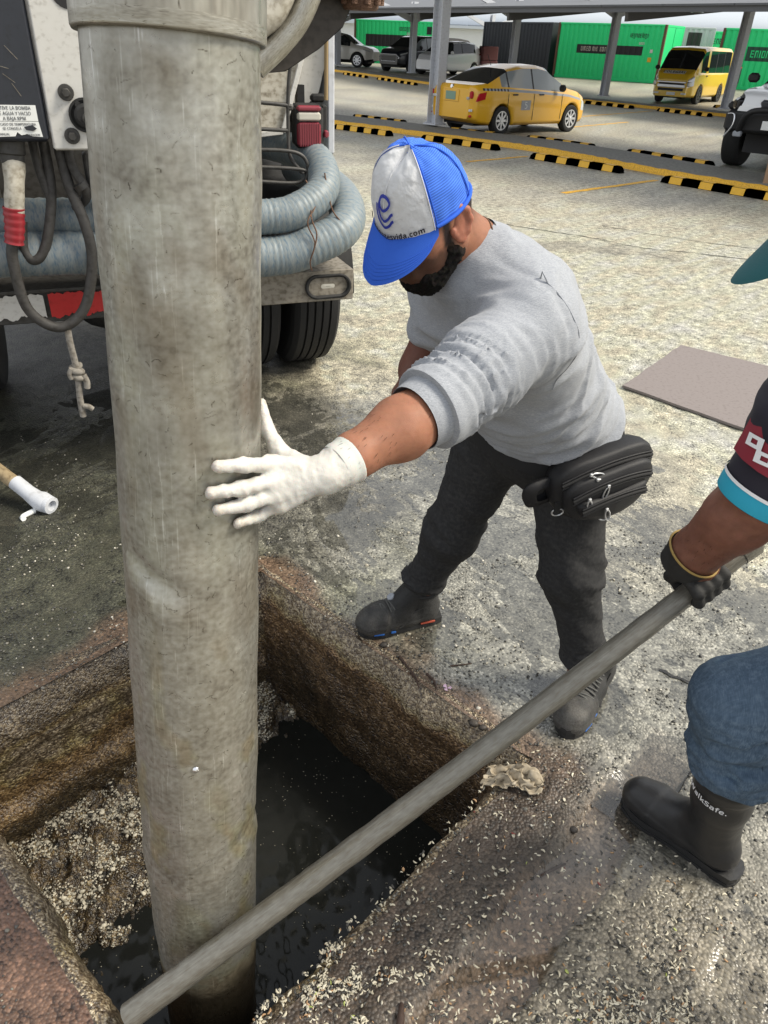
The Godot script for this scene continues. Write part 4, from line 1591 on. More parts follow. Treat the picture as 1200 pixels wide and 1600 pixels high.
func kerbs():
	island("kerb", [Vector3(-7, 0, -22.4), Vector3(-1.75, 0, -19.1), Vector3(.45, 0, -17.3), Vector3(2.16, 0, -15.9), Vector3(3.18, 0, -14.7), Vector3(3.99, 0, -13.4), Vector3(5.35, 0, -11.6), Vector3(7.6, 0, -8.8)], 1.35)
	island("kerb", [Vector3(-9, 0, -48), Vector3(-3.2, 0, -42.7), Vector3(.87, 0, -38.6), Vector3(6.7, 0, -32.5), Vector3(10.76, 0, -27.3), Vector3(16, 0, -20.5)], 1.2)
	var front := [[Vector3(-1.44, 0, -18.15), Vector3(-.2, 0, -17.1)], [Vector3(.45, 0, -16.75), Vector3(1.85, 0, -15.45)], [Vector3(2.35, 0, -14.5), Vector3(3.6, 0, -13.1)], [Vector3(4.05, 0, -12.35), Vector3(5.35, 0, -10.85)]]
	var fl := ["black and yellow rubber wheel stop before the near kerb, beside the truck hose", "black and yellow wheel stop before the near kerb, just above the worker's cap", "black and yellow wheel stop before the near kerb, right of the worker's shoulder", "black and yellow wheel stop before the near kerb, closest to the right edge"]
	for i in 4: wheel_stop(front[i][0], front[i][1], fl[i], "rubber wheel stops")
	var back := [[Vector3(-1.2, 0, -20.9), Vector3(.1, 0, -19.75)], [Vector3(1.05, 0, -18.55), Vector3(2.1, 0, -17.75)], [Vector3(2.7, 0, -17.6), Vector3(3.85, 0, -16.3)], [Vector3(4.4, 0, -15.85), Vector3(5.5, 0, -14.3)]]
	fl = ["wheel stop on the far side of the near kerb, left of the wide post", "wheel stop under the back of the taxi", "wheel stop behind the near kerb, by the taxi's front wheel", "wheel stop on the far side of the near kerb, left of the pickup's tyre"]
	for i in 4: wheel_stop(back[i][0], back[i][1], fl[i], "rubber wheel stops")
	var far := [[Vector3(-2.9, 0, -41.5), Vector3(-1.7, 0, -40.1)], [Vector3(-1.2, 0, -39.7), Vector3(.6, 0, -37.6)], [Vector3(6.6, 0, -31.6), Vector3(8.1, 0, -29.6)], [Vector3(8.8, 0, -29.0), Vector3(10.0, 0, -27.2)]]
	fl = ["small wheel stop before the far kerb, in front of the silver car", "small wheel stop before the far kerb, in front of the black car", "small wheel stop before the far kerb, left of the van's front", "small wheel stop before the far kerb, under the van's front tyre"]
	for i in 4:
		for e in 2: far[i][e].y = gh(far[i][e].x, far[i][e].z)
		wheel_stop(far[i][0], far[i][1], fl[i], "rubber wheel stops")
	var fb := [[Vector3(12.0, 0, -32.6), Vector3(13.0, 0, -31.0)], [Vector3(5.5, 0, -37.2), Vector3(6.8, 0, -35.6)]]
	fl = ["small wheel stop behind the far kerb, right of the van's front tyre", "small wheel stop behind the far kerb, left of the van"]
	for i in 2: wheel_stop(fb[i][0], fb[i][1], fl[i], "rubber wheel stops")

# ---------------------------------------------------------------- vehicles
# x forward from the middle, y up, z to the right side
func vehicle(called: String, label: String, cat: String, at: Vector3, fwd: Vector3, s: Dictionary) -> Node3D:
	var x := fwd.normalized()
	var zz := x.cross(Vector3.UP)
	var t := thing(called, label, cat, at, Basis(x, Vector3.UP, zz))
	var L: float = s.length
	var xs := []
	var st := -L / 2
	while st < L / 2 - .001:
		xs.append(st); st += .055
	xs.append(L / 2)
	var rows := []
	var Ra: float = s.tyre * 1.13
	for px in xs:
		var w: float = ps(px, s.half)
		var yl: float = pl(px, s.low)
		var yb: float = pl(px, s.belt)
		var yt: float = maxf(pl(px, s.top), yb + .02)
		var arch := yl
		for xc in [s.wheel_front, s.wheel_back]:
			var dx: float = px - xc
			if absf(dx) < Ra: arch = maxf(arch, s.tyre * .98 + sqrt(Ra * Ra - dx * dx))
		var mid := maxf(lerpf(yl, yb, .55), arch + .05)
		var g := yt - yb
		var wr := lerpf(w * .93, w * float(s.roof_in), clampf(g / .42, 0, 1))
		var half := [Vector3(px, arch, 0), Vector3(px, arch, w * .93), Vector3(px, maxf(arch, yl + .07) + .015, w * .985), Vector3(px, mid, w), Vector3(px, maxf(yb - .05, mid + .01), w * .985), Vector3(px, yb, w * .955), Vector3(px, yb + minf(.035, g * .2), w * .925), Vector3(px, yb + g * .84, lerpf(w * .925, wr, .84)), Vector3(px, yb + g * .965, wr * .88), Vector3(px, yt, 0)]
		rows.append(half)
	var parts := {}
	for i in xs.size() - 1:
		var xm: float = (xs[i] + xs[i + 1]) / 2
		for j in 9:
			var kind: String = s.look.call(xm, j)
			if not parts.has(kind): parts[kind] = []
			parts[kind].append([i, j])
	for kind in parts:
		for side in ([1.0, -1.0] if kind.begins_with("window") or kind.ends_with("light") else [0.0]):
			var b := B.new()
			var ids := {}
			for sd in ([1.0, -1.0] if side == 0.0 else [side]):
				var start := b.ix.size()
				for q in parts[kind]:
					var qv := []
					for k in [[0, 0], [1, 0], [1, 1], [0, 1]]:
						var key := [q[0] + k[0], q[1] + k[1], sd]
						if not ids.has(key):
							var p: Vector3 = rows[key[0]][key[1]]
							p.z *= sd
							ids[key] = b.add(p)
						qv.append(ids[key])
					if sd > 0: b.tri(qv[0], qv[1], qv[2]); b.tri(qv[0], qv[2], qv[3])
					else: b.tri(qv[0], qv[2], qv[1]); b.tri(qv[0], qv[3], qv[2])
				if kind == "body":
					for e in [0, xs.size() - 1]:
						var ring := []
						for j in 10:
							var p: Vector3 = rows[e][j]
							p.z *= sd
							ring.append(b.add(p))
						var cc := b.add(Vector3(rows[e][0].x, (rows[e][0].y + rows[e][9].y) / 2, 0))
						for j in 9:
							if (e == 0) == (sd > 0): b.tri(cc, ring[j], ring[j + 1])
							else: b.tri(cc, ring[j + 1], ring[j])
			# the first quad of the right side decides
			var nm: String = kind.split(":")[0]
			if side != 0.0 and (parts[kind][0][1] >= 8): nm = nm
			obj(nm, b, s.mats.get(nm, s.paint), t)
	var floor_b := B.new()
	floor_b.box(Vector3(0, s.tyre * 1.05, 0), Vector3(L * .86, s.tyre * .9, s.width * .62))
	obj("underbody", floor_b, M.black, t)
	for q in [[s.wheel_front, 1.0], [s.wheel_front, -1.0], [s.wheel_back, 1.0], [s.wheel_back, -1.0]]:
		wheel(t, Vector3(q[0], s.tyre, q[1] * (s.width / 2 - .10)), q[1], s.tyre, s.get("tyre_width", .2), s.get("spokes", 8), s.get("rim", M.alloy))
	for sd in [1.0, -1.0]:
		var mb := B.new()
		var mp: Vector3 = s.mirror
		mb.box(mp * Vector3(1, 1, sd), Vector3(.11, .15, .20), Basis.IDENTITY, .045)
		obj("side_mirror", mb, s.get("mirror_mat", M.black), t)
	return t

func wheel(t: Node3D, c: Vector3, sd: float, r: float, w: float, spokes: int, rim: Material):
	var b := B.new()
	var ax := Vector3(0, 0, sd)
	b.lathe_s(c - ax * w * .5, ax, [Vector2(r * .66, 0), Vector2(r * .93, .0), Vector2(r * .99, w * .1), Vector2(r, w * .3), Vector2(r, w * .7), Vector2(r * .99, w * .9), Vector2(r * .93, w), Vector2(r * .67, w * .98), Vector2(r * .64, w * .8)], 28, true)
	var o := obj("wheel", b, M.tyre, t)
	var q := B.new()
	var face := c + ax * w * .42
	q.lathe(face, ax, [Vector2(r * .68, .0), Vector2(r * .68, .012), Vector2(r * .60, .012), Vector2(r * .58, -.03)], 28, false)
	for i in spokes:
		var a := TAU * i / spokes
		var d := Vector3(cos(a), sin(a), 0)
		q.bar(face + d * r * .08, face + d * r * .63, r * .17, .02, .006, ax)
	q.lathe(face, ax, [Vector2(r * .17, -.01), Vector2(r * .15, .022)], 16)
	obj("rim", q, rim, o)

func parked():
	var W := .85
	# taxi: a yellow saloon seen from its back right
	var look := func(x: float, j: int) -> String:
		if j == 6 and x > -1.28 and x < .98:
			if x < -1.06: return "window:q"
			if x > -1.02 and x < -.18: return "window:r"
			if x > -.10: return "window:f"
			return "pillar"
		if j >= 7 and x > .40 and x < 1.18: return "windscreen"
		if j >= 7 and x > -1.72 and x < -1.0: return "rear_window"
		if j == 4 and x > -1.85 and x < 1.7:
			if x < -1.0 and int(floor(x / .055)) % 2 == 0: return "stripe_dark"
			return "stripe"
		if j == 4 and x < -1.85: return "body"
		if (j == 3 or j == 4) and x > 1.80 and x < 2.1: return "head_light"
		return "body"
	var spec := {"length": 4.3, "width": 1.7, "tyre": .305, "wheel_front": 1.36, "wheel_back": -1.21, "roof_in": .70, "paint": M.taxi, "mirror": Vector3(.78, .98, .93), "look": look,
		"half": [-2.15, .62, -2.0, .78, -1.6, .84, -.5, .85, 1.0, .85, 1.6, .83, 1.95, .74, 2.15, .50],
		"low": [-2.15, .34, -1.9, .24, -1.5, .2, 1.8, .2, 2.15, .26],
		"belt": [-2.15, .90, -1.9, .97, -1.2, .96, 0.0, .91, 1.2, .84, 1.8, .74, 2.15, .60],
		"top": [-2.15, .95, -2.1, 1.02, -1.72, 1.06, -1.0, 1.36, -.5, 1.44, .1, 1.455, .45, 1.40, 1.2, .98, 1.6, .92, 1.95, .80, 2.15, .64],
		"mats": {"window": M.glass_light, "windscreen": M.glass, "rear_window": M.glass, "pillar": M.black, "stripe": M.stripe_grey, "stripe_dark": M.black, "head_light": M.lamp_glass, "body": M.taxi}}
	var fwd := Vector3(.74, 0, -.62)
	var c0 := Vector3(2.55, 0, -19.62)
	var taxi := vehicle("taxi", "yellow taxi saloon with a grey checkered stripe parked behind the wide post", "taxi", c0, fwd, spec)
	taxi.scale = Vector3(.91, .93, .91)
	var b := B.new()
	b.prism(PackedVector2Array([Vector2(-2.0, .86), Vector2(-2.08, .70), Vector2(-1.72, .76), Vector2(-1.45, .90), Vector2(-1.6, .92)]), .03, Vector3(0, 0, .775), Basis.IDENTITY)
	obj("tail_light", b, M.lamp_red, taxi)
	for sd in [1.0, -1.0]:
		b = B.new()
		b.box(Vector3(-2.075, .83, .58 * sd), Vector3(.10, .15, .24), Basis(Vector3.UP, -.42 * sd), .03)
		obj("tail_light", b, M.lamp_red, taxi)
		b = B.new()
		b.box(Vector3(-2.125, .76, .53 * sd), Vector3(.05, .06, .2), Basis(Vector3.UP, -.42 * sd), .01)
		obj("reverse_lamp", b, M.lamp_glass, taxi)
		b = B.new()
		b.box(Vector3(-2.09, .40, .60 * sd), Vector3(.06, .05, .2), Basis(Vector3.UP, -.5 * sd), .01)
		obj("reflector", b, M.lamp_red, taxi)
		b = B.new()
		b.box(Vector3(-2.09, .52, .60 * sd), Vector3(.07, .05, .24), Basis(Vector3.UP, -.5 * sd), .005)
		obj("sticker", b, M.plate_white, taxi)
		for xx in [-.82, .12]:
			b = B.new()
			b.box(Vector3(xx, .84, .845 * sd), Vector3(.17, .03, .04), Basis.IDENTITY, .01)
			obj("door_handle", b, M.black, taxi)
		b = B.new()
		b.box(Vector3(-.42, .62, .852 * sd), Vector3(.33, .2, .006))
		var dc := obj("door_sign", b, M.stripe_grey, taxi)
		b = lettering("5", .15, func(x, y, zq): return Vector3(-.42 + x * sd, .62 + y, (.857 + zq) * sd))
		obj("sign_print", b, M.plate_white, dc)
		for xx in [-1.06, -.14, .92]:
			b = B.new()
			b.box(Vector3(xx, .58, .849 * sd), Vector3(.012, .56, .004))
			obj("door_seam", b, M.black, taxi)
	b = B.new()
	b.box(Vector3(-2.165, .79, 0), Vector3(.02, .17, .34), Basis.IDENTITY, .005)
	obj("number_plate", b, M.plate_green, taxi)
	b = B.new()
	b.box(Vector3(-2.155, .79, 0), Vector3(.02, .24, .55), Basis.IDENTITY, .01)
	obj("plate_recess", b, M.taxi, taxi)
	b = B.new()
	b.lathe(Vector3(-2.13, .97, 0), Vector3(-1, .2, 0), [Vector2(.05, 0), Vector2(.04, .03)], 14)
	obj("badge", b, M.chrome, taxi)
	b = B.new()
	b.tube([Vector3(-.9, 1.40, 0), Vector3(-1.05, 1.62, 0)], .008, 6)
	obj("aerial", b, M.black, taxi)
	# school van
	look = func(x: float, j: int) -> String:
		if j == 6:
			if x > .95 and x < 1.62: return "window:f"
			if x > .80: return "body"
			if x > -2.1 and x < .72:
				var f := fposmod(x + 2.1, .94)
				return "pillar" if f < .07 else "window:%d" % int((x + 2.1) / .94)
			return "body"
		if j >= 7 and x > 1.42 and x < 2.06: return "windscreen"
		if (j == 3 or j == 4) and x > 2.12 and x < 2.36: return "head_light"
		return "body"
	spec = {"length": 4.84, "width": 1.7, "tyre": .33, "wheel_front": 1.42, "wheel_back": -1.15, "roof_in": .86, "paint": M.van, "mirror": Vector3(1.62, 1.22, .98), "look": look, "rim": M.dark_steel,
		"half": [-2.42, .70, -2.2, .82, -1.0, .85, 1.6, .85, 2.1, .80, 2.42, .62],
		"low": [-2.42, .36, -1.9, .25, 1.9, .25, 2.42, .26],
		"belt": [-2.42, 1.05, 1.2, 1.05, 1.9, 1.06, 2.2, .95, 2.42, .80],
		"top": [-2.42, 1.80, -2.3, 1.95, -1.8, 1.99, .9, 1.98, 1.35, 1.92, 2.05, 1.18, 2.3, 1.04, 2.42, .84],
		"mats": {"window": M.glass, "windscreen": M.glass, "pillar": M.black, "head_light": M.lamp_glass, "body": M.van}}
	var vf := Vector3(-.60, 0, .80)
	var van := vehicle("van", "yellow school minibus with a dark windscreen facing the camera behind the far kerb", "minibus", Vector3(12.0, 0, -35.7), vf, spec)
	b = B.new()
	b.box(Vector3(2.435, .62, 0), Vector3(.04, .10, 1.10), Basis.IDENTITY, .012); b.box(Vector3(2.44, .75, 0), Vector3(.04, .05, 1.14), Basis.IDENTITY, .012)
	obj("grille", b, M.alloy, van)
	b = B.new()
	b.box(Vector3(2.43, .69, 0), Vector3(.03, .06, 1.0)); b.box(Vector3(2.43, .50, 0), Vector3(.03, .09, 1.0))
	obj("air_intake", b, M.black, van)
	b = B.new()
	b.box(Vector3(2.435, .36, -.05), Vector3(.03, .10, .34)); b.box(Vector3(2.43, .37, .55), Vector3(.03, .06, .2)); b.box(Vector3(2.43, .37, -.55), Vector3(.03, .06, .2))
	obj("number_plate", b, M.plate_white, van)
	for sd in [1.0, -1.0]:
		b = B.new()
		b.box(Vector3(2.33, .70, .63 * sd), Vector3(.14, .17, .26), Basis(Vector3.UP, .55 * sd), .03)
		obj("head_light", b, M.lamp_glass, van)
		b = B.new()
		b.box(Vector3(.98, .98, .852 * sd), Vector3(.16, .04, .03), Basis.IDENTITY, .01)
		obj("door_handle", b, M.black, van)
	var slope := Basis(Vector3(0, 0, 1), deg_to_rad(32))
	b = B.new()
	b.box(Vector3(2.325, 1.085, 0), Vector3(.01, .18, .84), Basis(Vector3(0, 0, 1), deg_to_rad(60)))
	var sg := obj("sign_panel", b, M.plate_white, van)
	var bs := Basis(Vector3(0, 0, 1), deg_to_rad(60))
	obj("sign_print", lettering("COLEGIAL", .135, func(x, y, zq): return Vector3(2.325, 1.085, 0) + bs * Vector3(.008 + zq, y, -x), "Droid Sans", true), M.black, sg)
	b = B.new()
	b.tube([Vector3(1.75, 1.5, .55), Vector3(1.72, 1.52, .05)], .012, 5)
	obj("wiper", b, M.black, van)
	# the cars in the far row
	look = func(x: float, j: int) -> String:
		if j == 6 and x > -1.6 and x < .95:
			if x < -.95: return "window:q"
			if x > -.88 and x < -.02: return "window:r"
			if x > .06: return "window:f"
			return "pillar"
		if j >= 7 and x > .45 and x < 1.18: return "windscreen"
		if j >= 7 and x > -2.1 and x < -1.6: return "rear_window"
		if j == 4 and x > 1.72 and x < 2.1: return "head_light"
		if j == 4 and x < -1.95: return "tail_light"
		if j <= 1: return "sill"
		return "body"
	var suv := {"length": 4.5, "width": 1.84, "tyre": .36, "wheel_front": 1.38, "wheel_back": -1.30, "roof_in": .74, "look": look, "mirror": Vector3(.82, 1.12, 1.0),
		"half": [-2.25, .70, -2.0, .88, -1.0, .92, 1.2, .92, 1.8, .86, 2.25, .60],
		"low": [-2.25, .45, -1.9, .3, 1.9, .3, 2.25, .36],
		"belt": [-2.25, 1.05, -1.0, 1.06, .8, 1.0, 1.6, .95, 2.25, .78],
		"top": [-2.25, 1.10, -2.15, 1.2, -1.6, 1.58, -.9, 1.66, .1, 1.65, .5, 1.58, 1.2, 1.12, 1.8, 1.04, 2.15, .92, 2.25, .8]}
	var s1 := suv.duplicate()
	s1.paint = M.car_silver
	s1.mats = {"window": M.glass, "windscreen": M.glass, "rear_window": M.glass, "pillar": M.black, "head_light": M.lamp_glass, "tail_light": M.lamp_red, "sill": M.rubber, "body": M.car_silver}
	vehicle("parked_car", "silver crossover at the left, half hidden by the truck", "car", Vector3(-3.75, .35, -50.2), Vector3(1, 0, .30), s1)
	var s2 := suv.duplicate()
	s2.paint = M.car_navy
	s2.rim = M.dark_steel
	s2.mats = {"window": M.glass_light, "windscreen": M.glass, "rear_window": M.glass, "pillar": M.black, "head_light": M.lamp_glass, "tail_light": M.lamp_red, "sill": M.rubber, "body": M.car_navy}
	var nv := vehicle("parked_car", "black crossover parked nose out between the silver car and the thin post", "car", Vector3(.55, .33, -46.3), Vector3(-.62, 0, .80), s2)
	b = B.new()
	b.box(Vector3(2.22, .62, 0), Vector3(.08, .26, 1.0), Basis.IDENTITY, .03)
	obj("grille", b, M.black_gloss, nv)
	b = B.new()
	for sd in [1.0, -1.0]: b.tube([Vector3(2.26, .80, .5 * sd), Vector3(2.2, .66, .66 * sd), Vector3(2.24, .50, .45 * sd)], .018, 6)
	b.tube([Vector3(2.27, .80, -.5), Vector3(2.28, .80, .5)], .015, 6); b.tube([Vector3(2.25, .5, -.45), Vector3(2.25, .5, .45)], .015, 6)
	obj("grille_trim", b, M.chrome, nv)
	look = func(x: float, j: int) -> String:
		if j == 6 and x > -1.25 and x < .85:
			if x < -.28: return "window:r"
			if x > -.20: return "window:f"
			return "pillar"
		if j >= 7 and x > .35 and x < 1.05: return "windscreen"
		if j >= 7 and x > -1.72 and x < -1.35: return "rear_window"
		if j == 4 and x > 1.42 and x < 1.72: return "head_light"
		if j == 4 and x < -1.55: return "tail_light"
		return "body"
	var s3 := {"length": 3.6, "width": 1.6, "tyre": .29, "wheel_front": 1.2, "wheel_back": -1.18, "roof_in": .76, "look": look, "mirror": Vector3(.68, 1.0, .9), "mirror_mat": M.car_white, "paint": M.car_white,
		"half": [-1.8, .62, -1.6, .76, -.8, .80, .9, .80, 1.4, .76, 1.8, .50],
		"low": [-1.8, .34, -1.5, .2, 1.5, .2, 1.8, .25],
		"belt": [-1.8, .98, -.5, .96, .6, .90, 1.3, .82, 1.8, .62],
		"top": [-1.8, 1.05, -1.7, 1.2, -1.3, 1.44, -.6, 1.5, .1, 1.48, .4, 1.42, 1.1, .98, 1.5, .88, 1.8, .66],
		"mats": {"window": M.glass, "windscreen": M.glass, "rear_window": M.glass, "pillar": M.black, "head_light": M.lamp_glass, "tail_light": M.lamp_red, "body": M.car_white}}
	var wh := vehicle("parked_car", "small white hatchback parked nose out behind the wide post", "car", Vector3(2.25, .32, -44.4), Vector3(-.72, 0, .69), s3)
	b = B.new()
	b.box(Vector3(1.72, .42, 0), Vector3(.12, .26, .9), Basis.IDENTITY, .03)
	obj("grille", b, M.black, wh)
	var s4 := suv.duplicate()
	s4.paint = M.car_grey
	s4.mats = {"window": M.glass, "windscreen": M.glass, "rear_window": M.glass, "pillar": M.black, "head_light": M.lamp_glass, "tail_light": M.lamp_red, "sill": M.rubber, "body": M.car_grey}
	vehicle("parked_car", "dark grey hatchback seen from behind at the right of the yellow van", "car", Vector3(14.9, .25, -41.8), Vector3(.15, 0, -1), s4)
	var s5 := suv.duplicate()
	s5.paint = M.car_navy
	s5.mats = {"window": M.black, "windscreen": M.black, "rear_window": M.black, "pillar": M.black, "head_light": M.black, "tail_light": M.lamp_red, "sill": M.black, "body": M.rubber}
	vehicle("parked_car", "dark car behind the white hatchback, only its roof and glass in view", "car", Vector3(2.3, .35, -54.5), Vector3(-.8, 0, .5), s5)
	# a covered motor trike beside the hatchback
	b = B.new()
	b.box(Vector3(4.35, 1.35, -45.2), Vector3(.85, .62, .6), Basis(Vector3.UP, .3), .04)
	b.box(Vector3(4.35, .7, -45.2), Vector3(.9, .68, .6), Basis(Vector3.UP, .3), .04)
	tag(obj("stacked_crates", b, M.card_red), "dark red stacked boxes between the white hatchback and the taxi roof", "crates")
	pickup()
	# brown cardboard at the right edge
	b = B.new()
	b.box(Vector3(5.78, .58, -11.95), Vector3(.75, 1.0, .06), Basis(Vector3.UP, -.25) * Basis(Vector3(1, 0, 0), -.14), .004)
	var cb := obj("cardboard_sheet", b, M.card)
	tag(cb, "brown cardboard sheet leaning on the kerb at the right edge in front of the pickup", "cardboard")
	b = B.new()
	b.box(Vector3(5.62, .2, -11.86), Vector3(.28, .012, .01), Basis(Vector3.UP, -.25))
	obj("paint_mark", b, M.plate_white, cb)

func pickup():
	var look := func(x: float, j: int) -> String:
		if j == 6 and x > -.6 and x < .95: return "window:f" if x > .2 else "window:r"
		if j >= 7 and x > .55 and x < 1.2: return "windscreen"
		if x > 2.2 and j <= 4: return "bumper"
		if j <= 6 and x > .95: return "bumper"
		return "body"
	var s := {"length": 5.2, "width": 1.92, "tyre": .47, "tyre_width": .32, "wheel_front": 1.62, "wheel_back": -1.5, "roof_in": .74, "look": look, "mirror": Vector3(.98, 1.36, 1.08), "paint": M.car_white, "rim": M.black, "spokes": 6,
		"half": [-2.6, .9, -2.2, .94, 1.9, .94, 2.3, .88, 2.6, .74],
		"low": [-2.6, .7, -2, .6, 1.9, .62, 2.6, .72],
		"belt": [-2.6, 1.12, .6, 1.14, 1.6, 1.16, 2.3, 1.10, 2.6, .98],
		"top": [-2.6, 1.14, -.9, 1.16, -.7, 1.74, .2, 1.80, .55, 1.74, 1.25, 1.26, 2.2, 1.22, 2.5, 1.14, 2.6, 1.0],
		"mats": {"window": M.glass, "windscreen": M.glass, "bumper": M.black, "body": M.car_white}}
	var f := Vector3(-.62, 0, .78)
	var t := vehicle("pickup_truck", "white pickup with a black bull bar and big tyre at the right edge", "pickup", Vector3(7.75, 0, -15.6), f, s)
	for sd in [1.0, -1.0]:
		var b := B.new()
		b.box(Vector3(2.36, 1.0, .66 * sd), Vector3(.30, .19, .42), Basis(Vector3.UP, .5 * sd), .05)
		var h := obj("head_light", b, M.black_gloss, t)
		b = B.new()
		b.lathe(Vector3(2.50, 1.0, .62 * sd), Vector3(1, 0, .5 * sd), [Vector2(.07, 0), Vector2(.065, .03), Vector2(.04, .02)], 16)
		b.lathe(Vector3(2.42, 1.01, .78 * sd), Vector3(1, 0, .6 * sd), [Vector2(.055, 0), Vector2(.05, .03)], 16)
		obj("lens", b, M.lamp_glass, h)
		b = B.new()
		b.tube(bez([Vector3(2.62, .86, .86 * sd), Vector3(2.68, .86, .74 * sd), Vector3(2.70, .70, .72 * sd), Vector3(2.64, .52, .84 * sd)], 5), .014, 6)
		obj("fog_lamp_trim", b, M.chrome, t)
		b = B.new()
		b.box(Vector3(2.66, .58, .62 * sd), Vector3(.1, .09, .14), Basis.IDENTITY, .02)
		obj("fog_lamp", b, M.stripe_grey, t)
		b = B.new()
		b.box(Vector3(1.62, .96, .98 * sd), Vector3(1.12, .12, .12), Basis.IDENTITY, .04)
		obj("fender_flare", b, M.black, t)
	var b2 := B.new()
	b2.box(Vector3(2.50, .76, 0), Vector3(.30, .34, 1.80), Basis.IDENTITY, .07)
	b2.tube(bez([Vector3(2.66, .62, -.62), Vector3(2.78, .86, -.52), Vector3(2.80, .95, -.3), Vector3(2.80, .95, .3), Vector3(2.78, .86, .52), Vector3(2.66, .62, .62)], 6), .045, 10)
	obj("bull_bar", b2, M.black, t)
	b2 = B.new()
	b2.box(Vector3(2.57, .92, 0), Vector3(.08, .34, .8), Basis.IDENTITY, .04)
	obj("grille", b2, M.dark_paint, t)
	b2 = B.new()
	b2.box(Vector3(2.81, .74, .05), Vector3(.02, .13, .36), Basis.IDENTITY, .005)
	obj("number_plate", b2, M.plate_white, t)

# ---------------------------------------------------------------- the vacuum truck; x to its right along the bumper, z out of its back
const TO := Vector3(-.18, 0, -3.28)
func tb() -> Basis:
	return Basis(Vector3(.923, 0, -.385), Vector3.UP, Vector3(.385, 0, .923)).orthonormalized()

func bolt(t: Node3D, c: Vector3, r: float):
	var b := B.new()
	b.lathe(c, Vector3(0, 0, 1), [Vector2(r, 0), Vector2(r, .006), Vector2(r * .93, .008)], 20)
	var o := obj("bolt", b, M.dark_steel, t)
	b = B.new()
	b.lathe(c + Vector3(0, 0, .008), Vector3(0, 0, 1), [Vector2(r * .56, 0), Vector2(r * .56, .014), Vector2(r * .46, .018)], 6)
	obj("bolt_head", b, M.dark_steel, o)

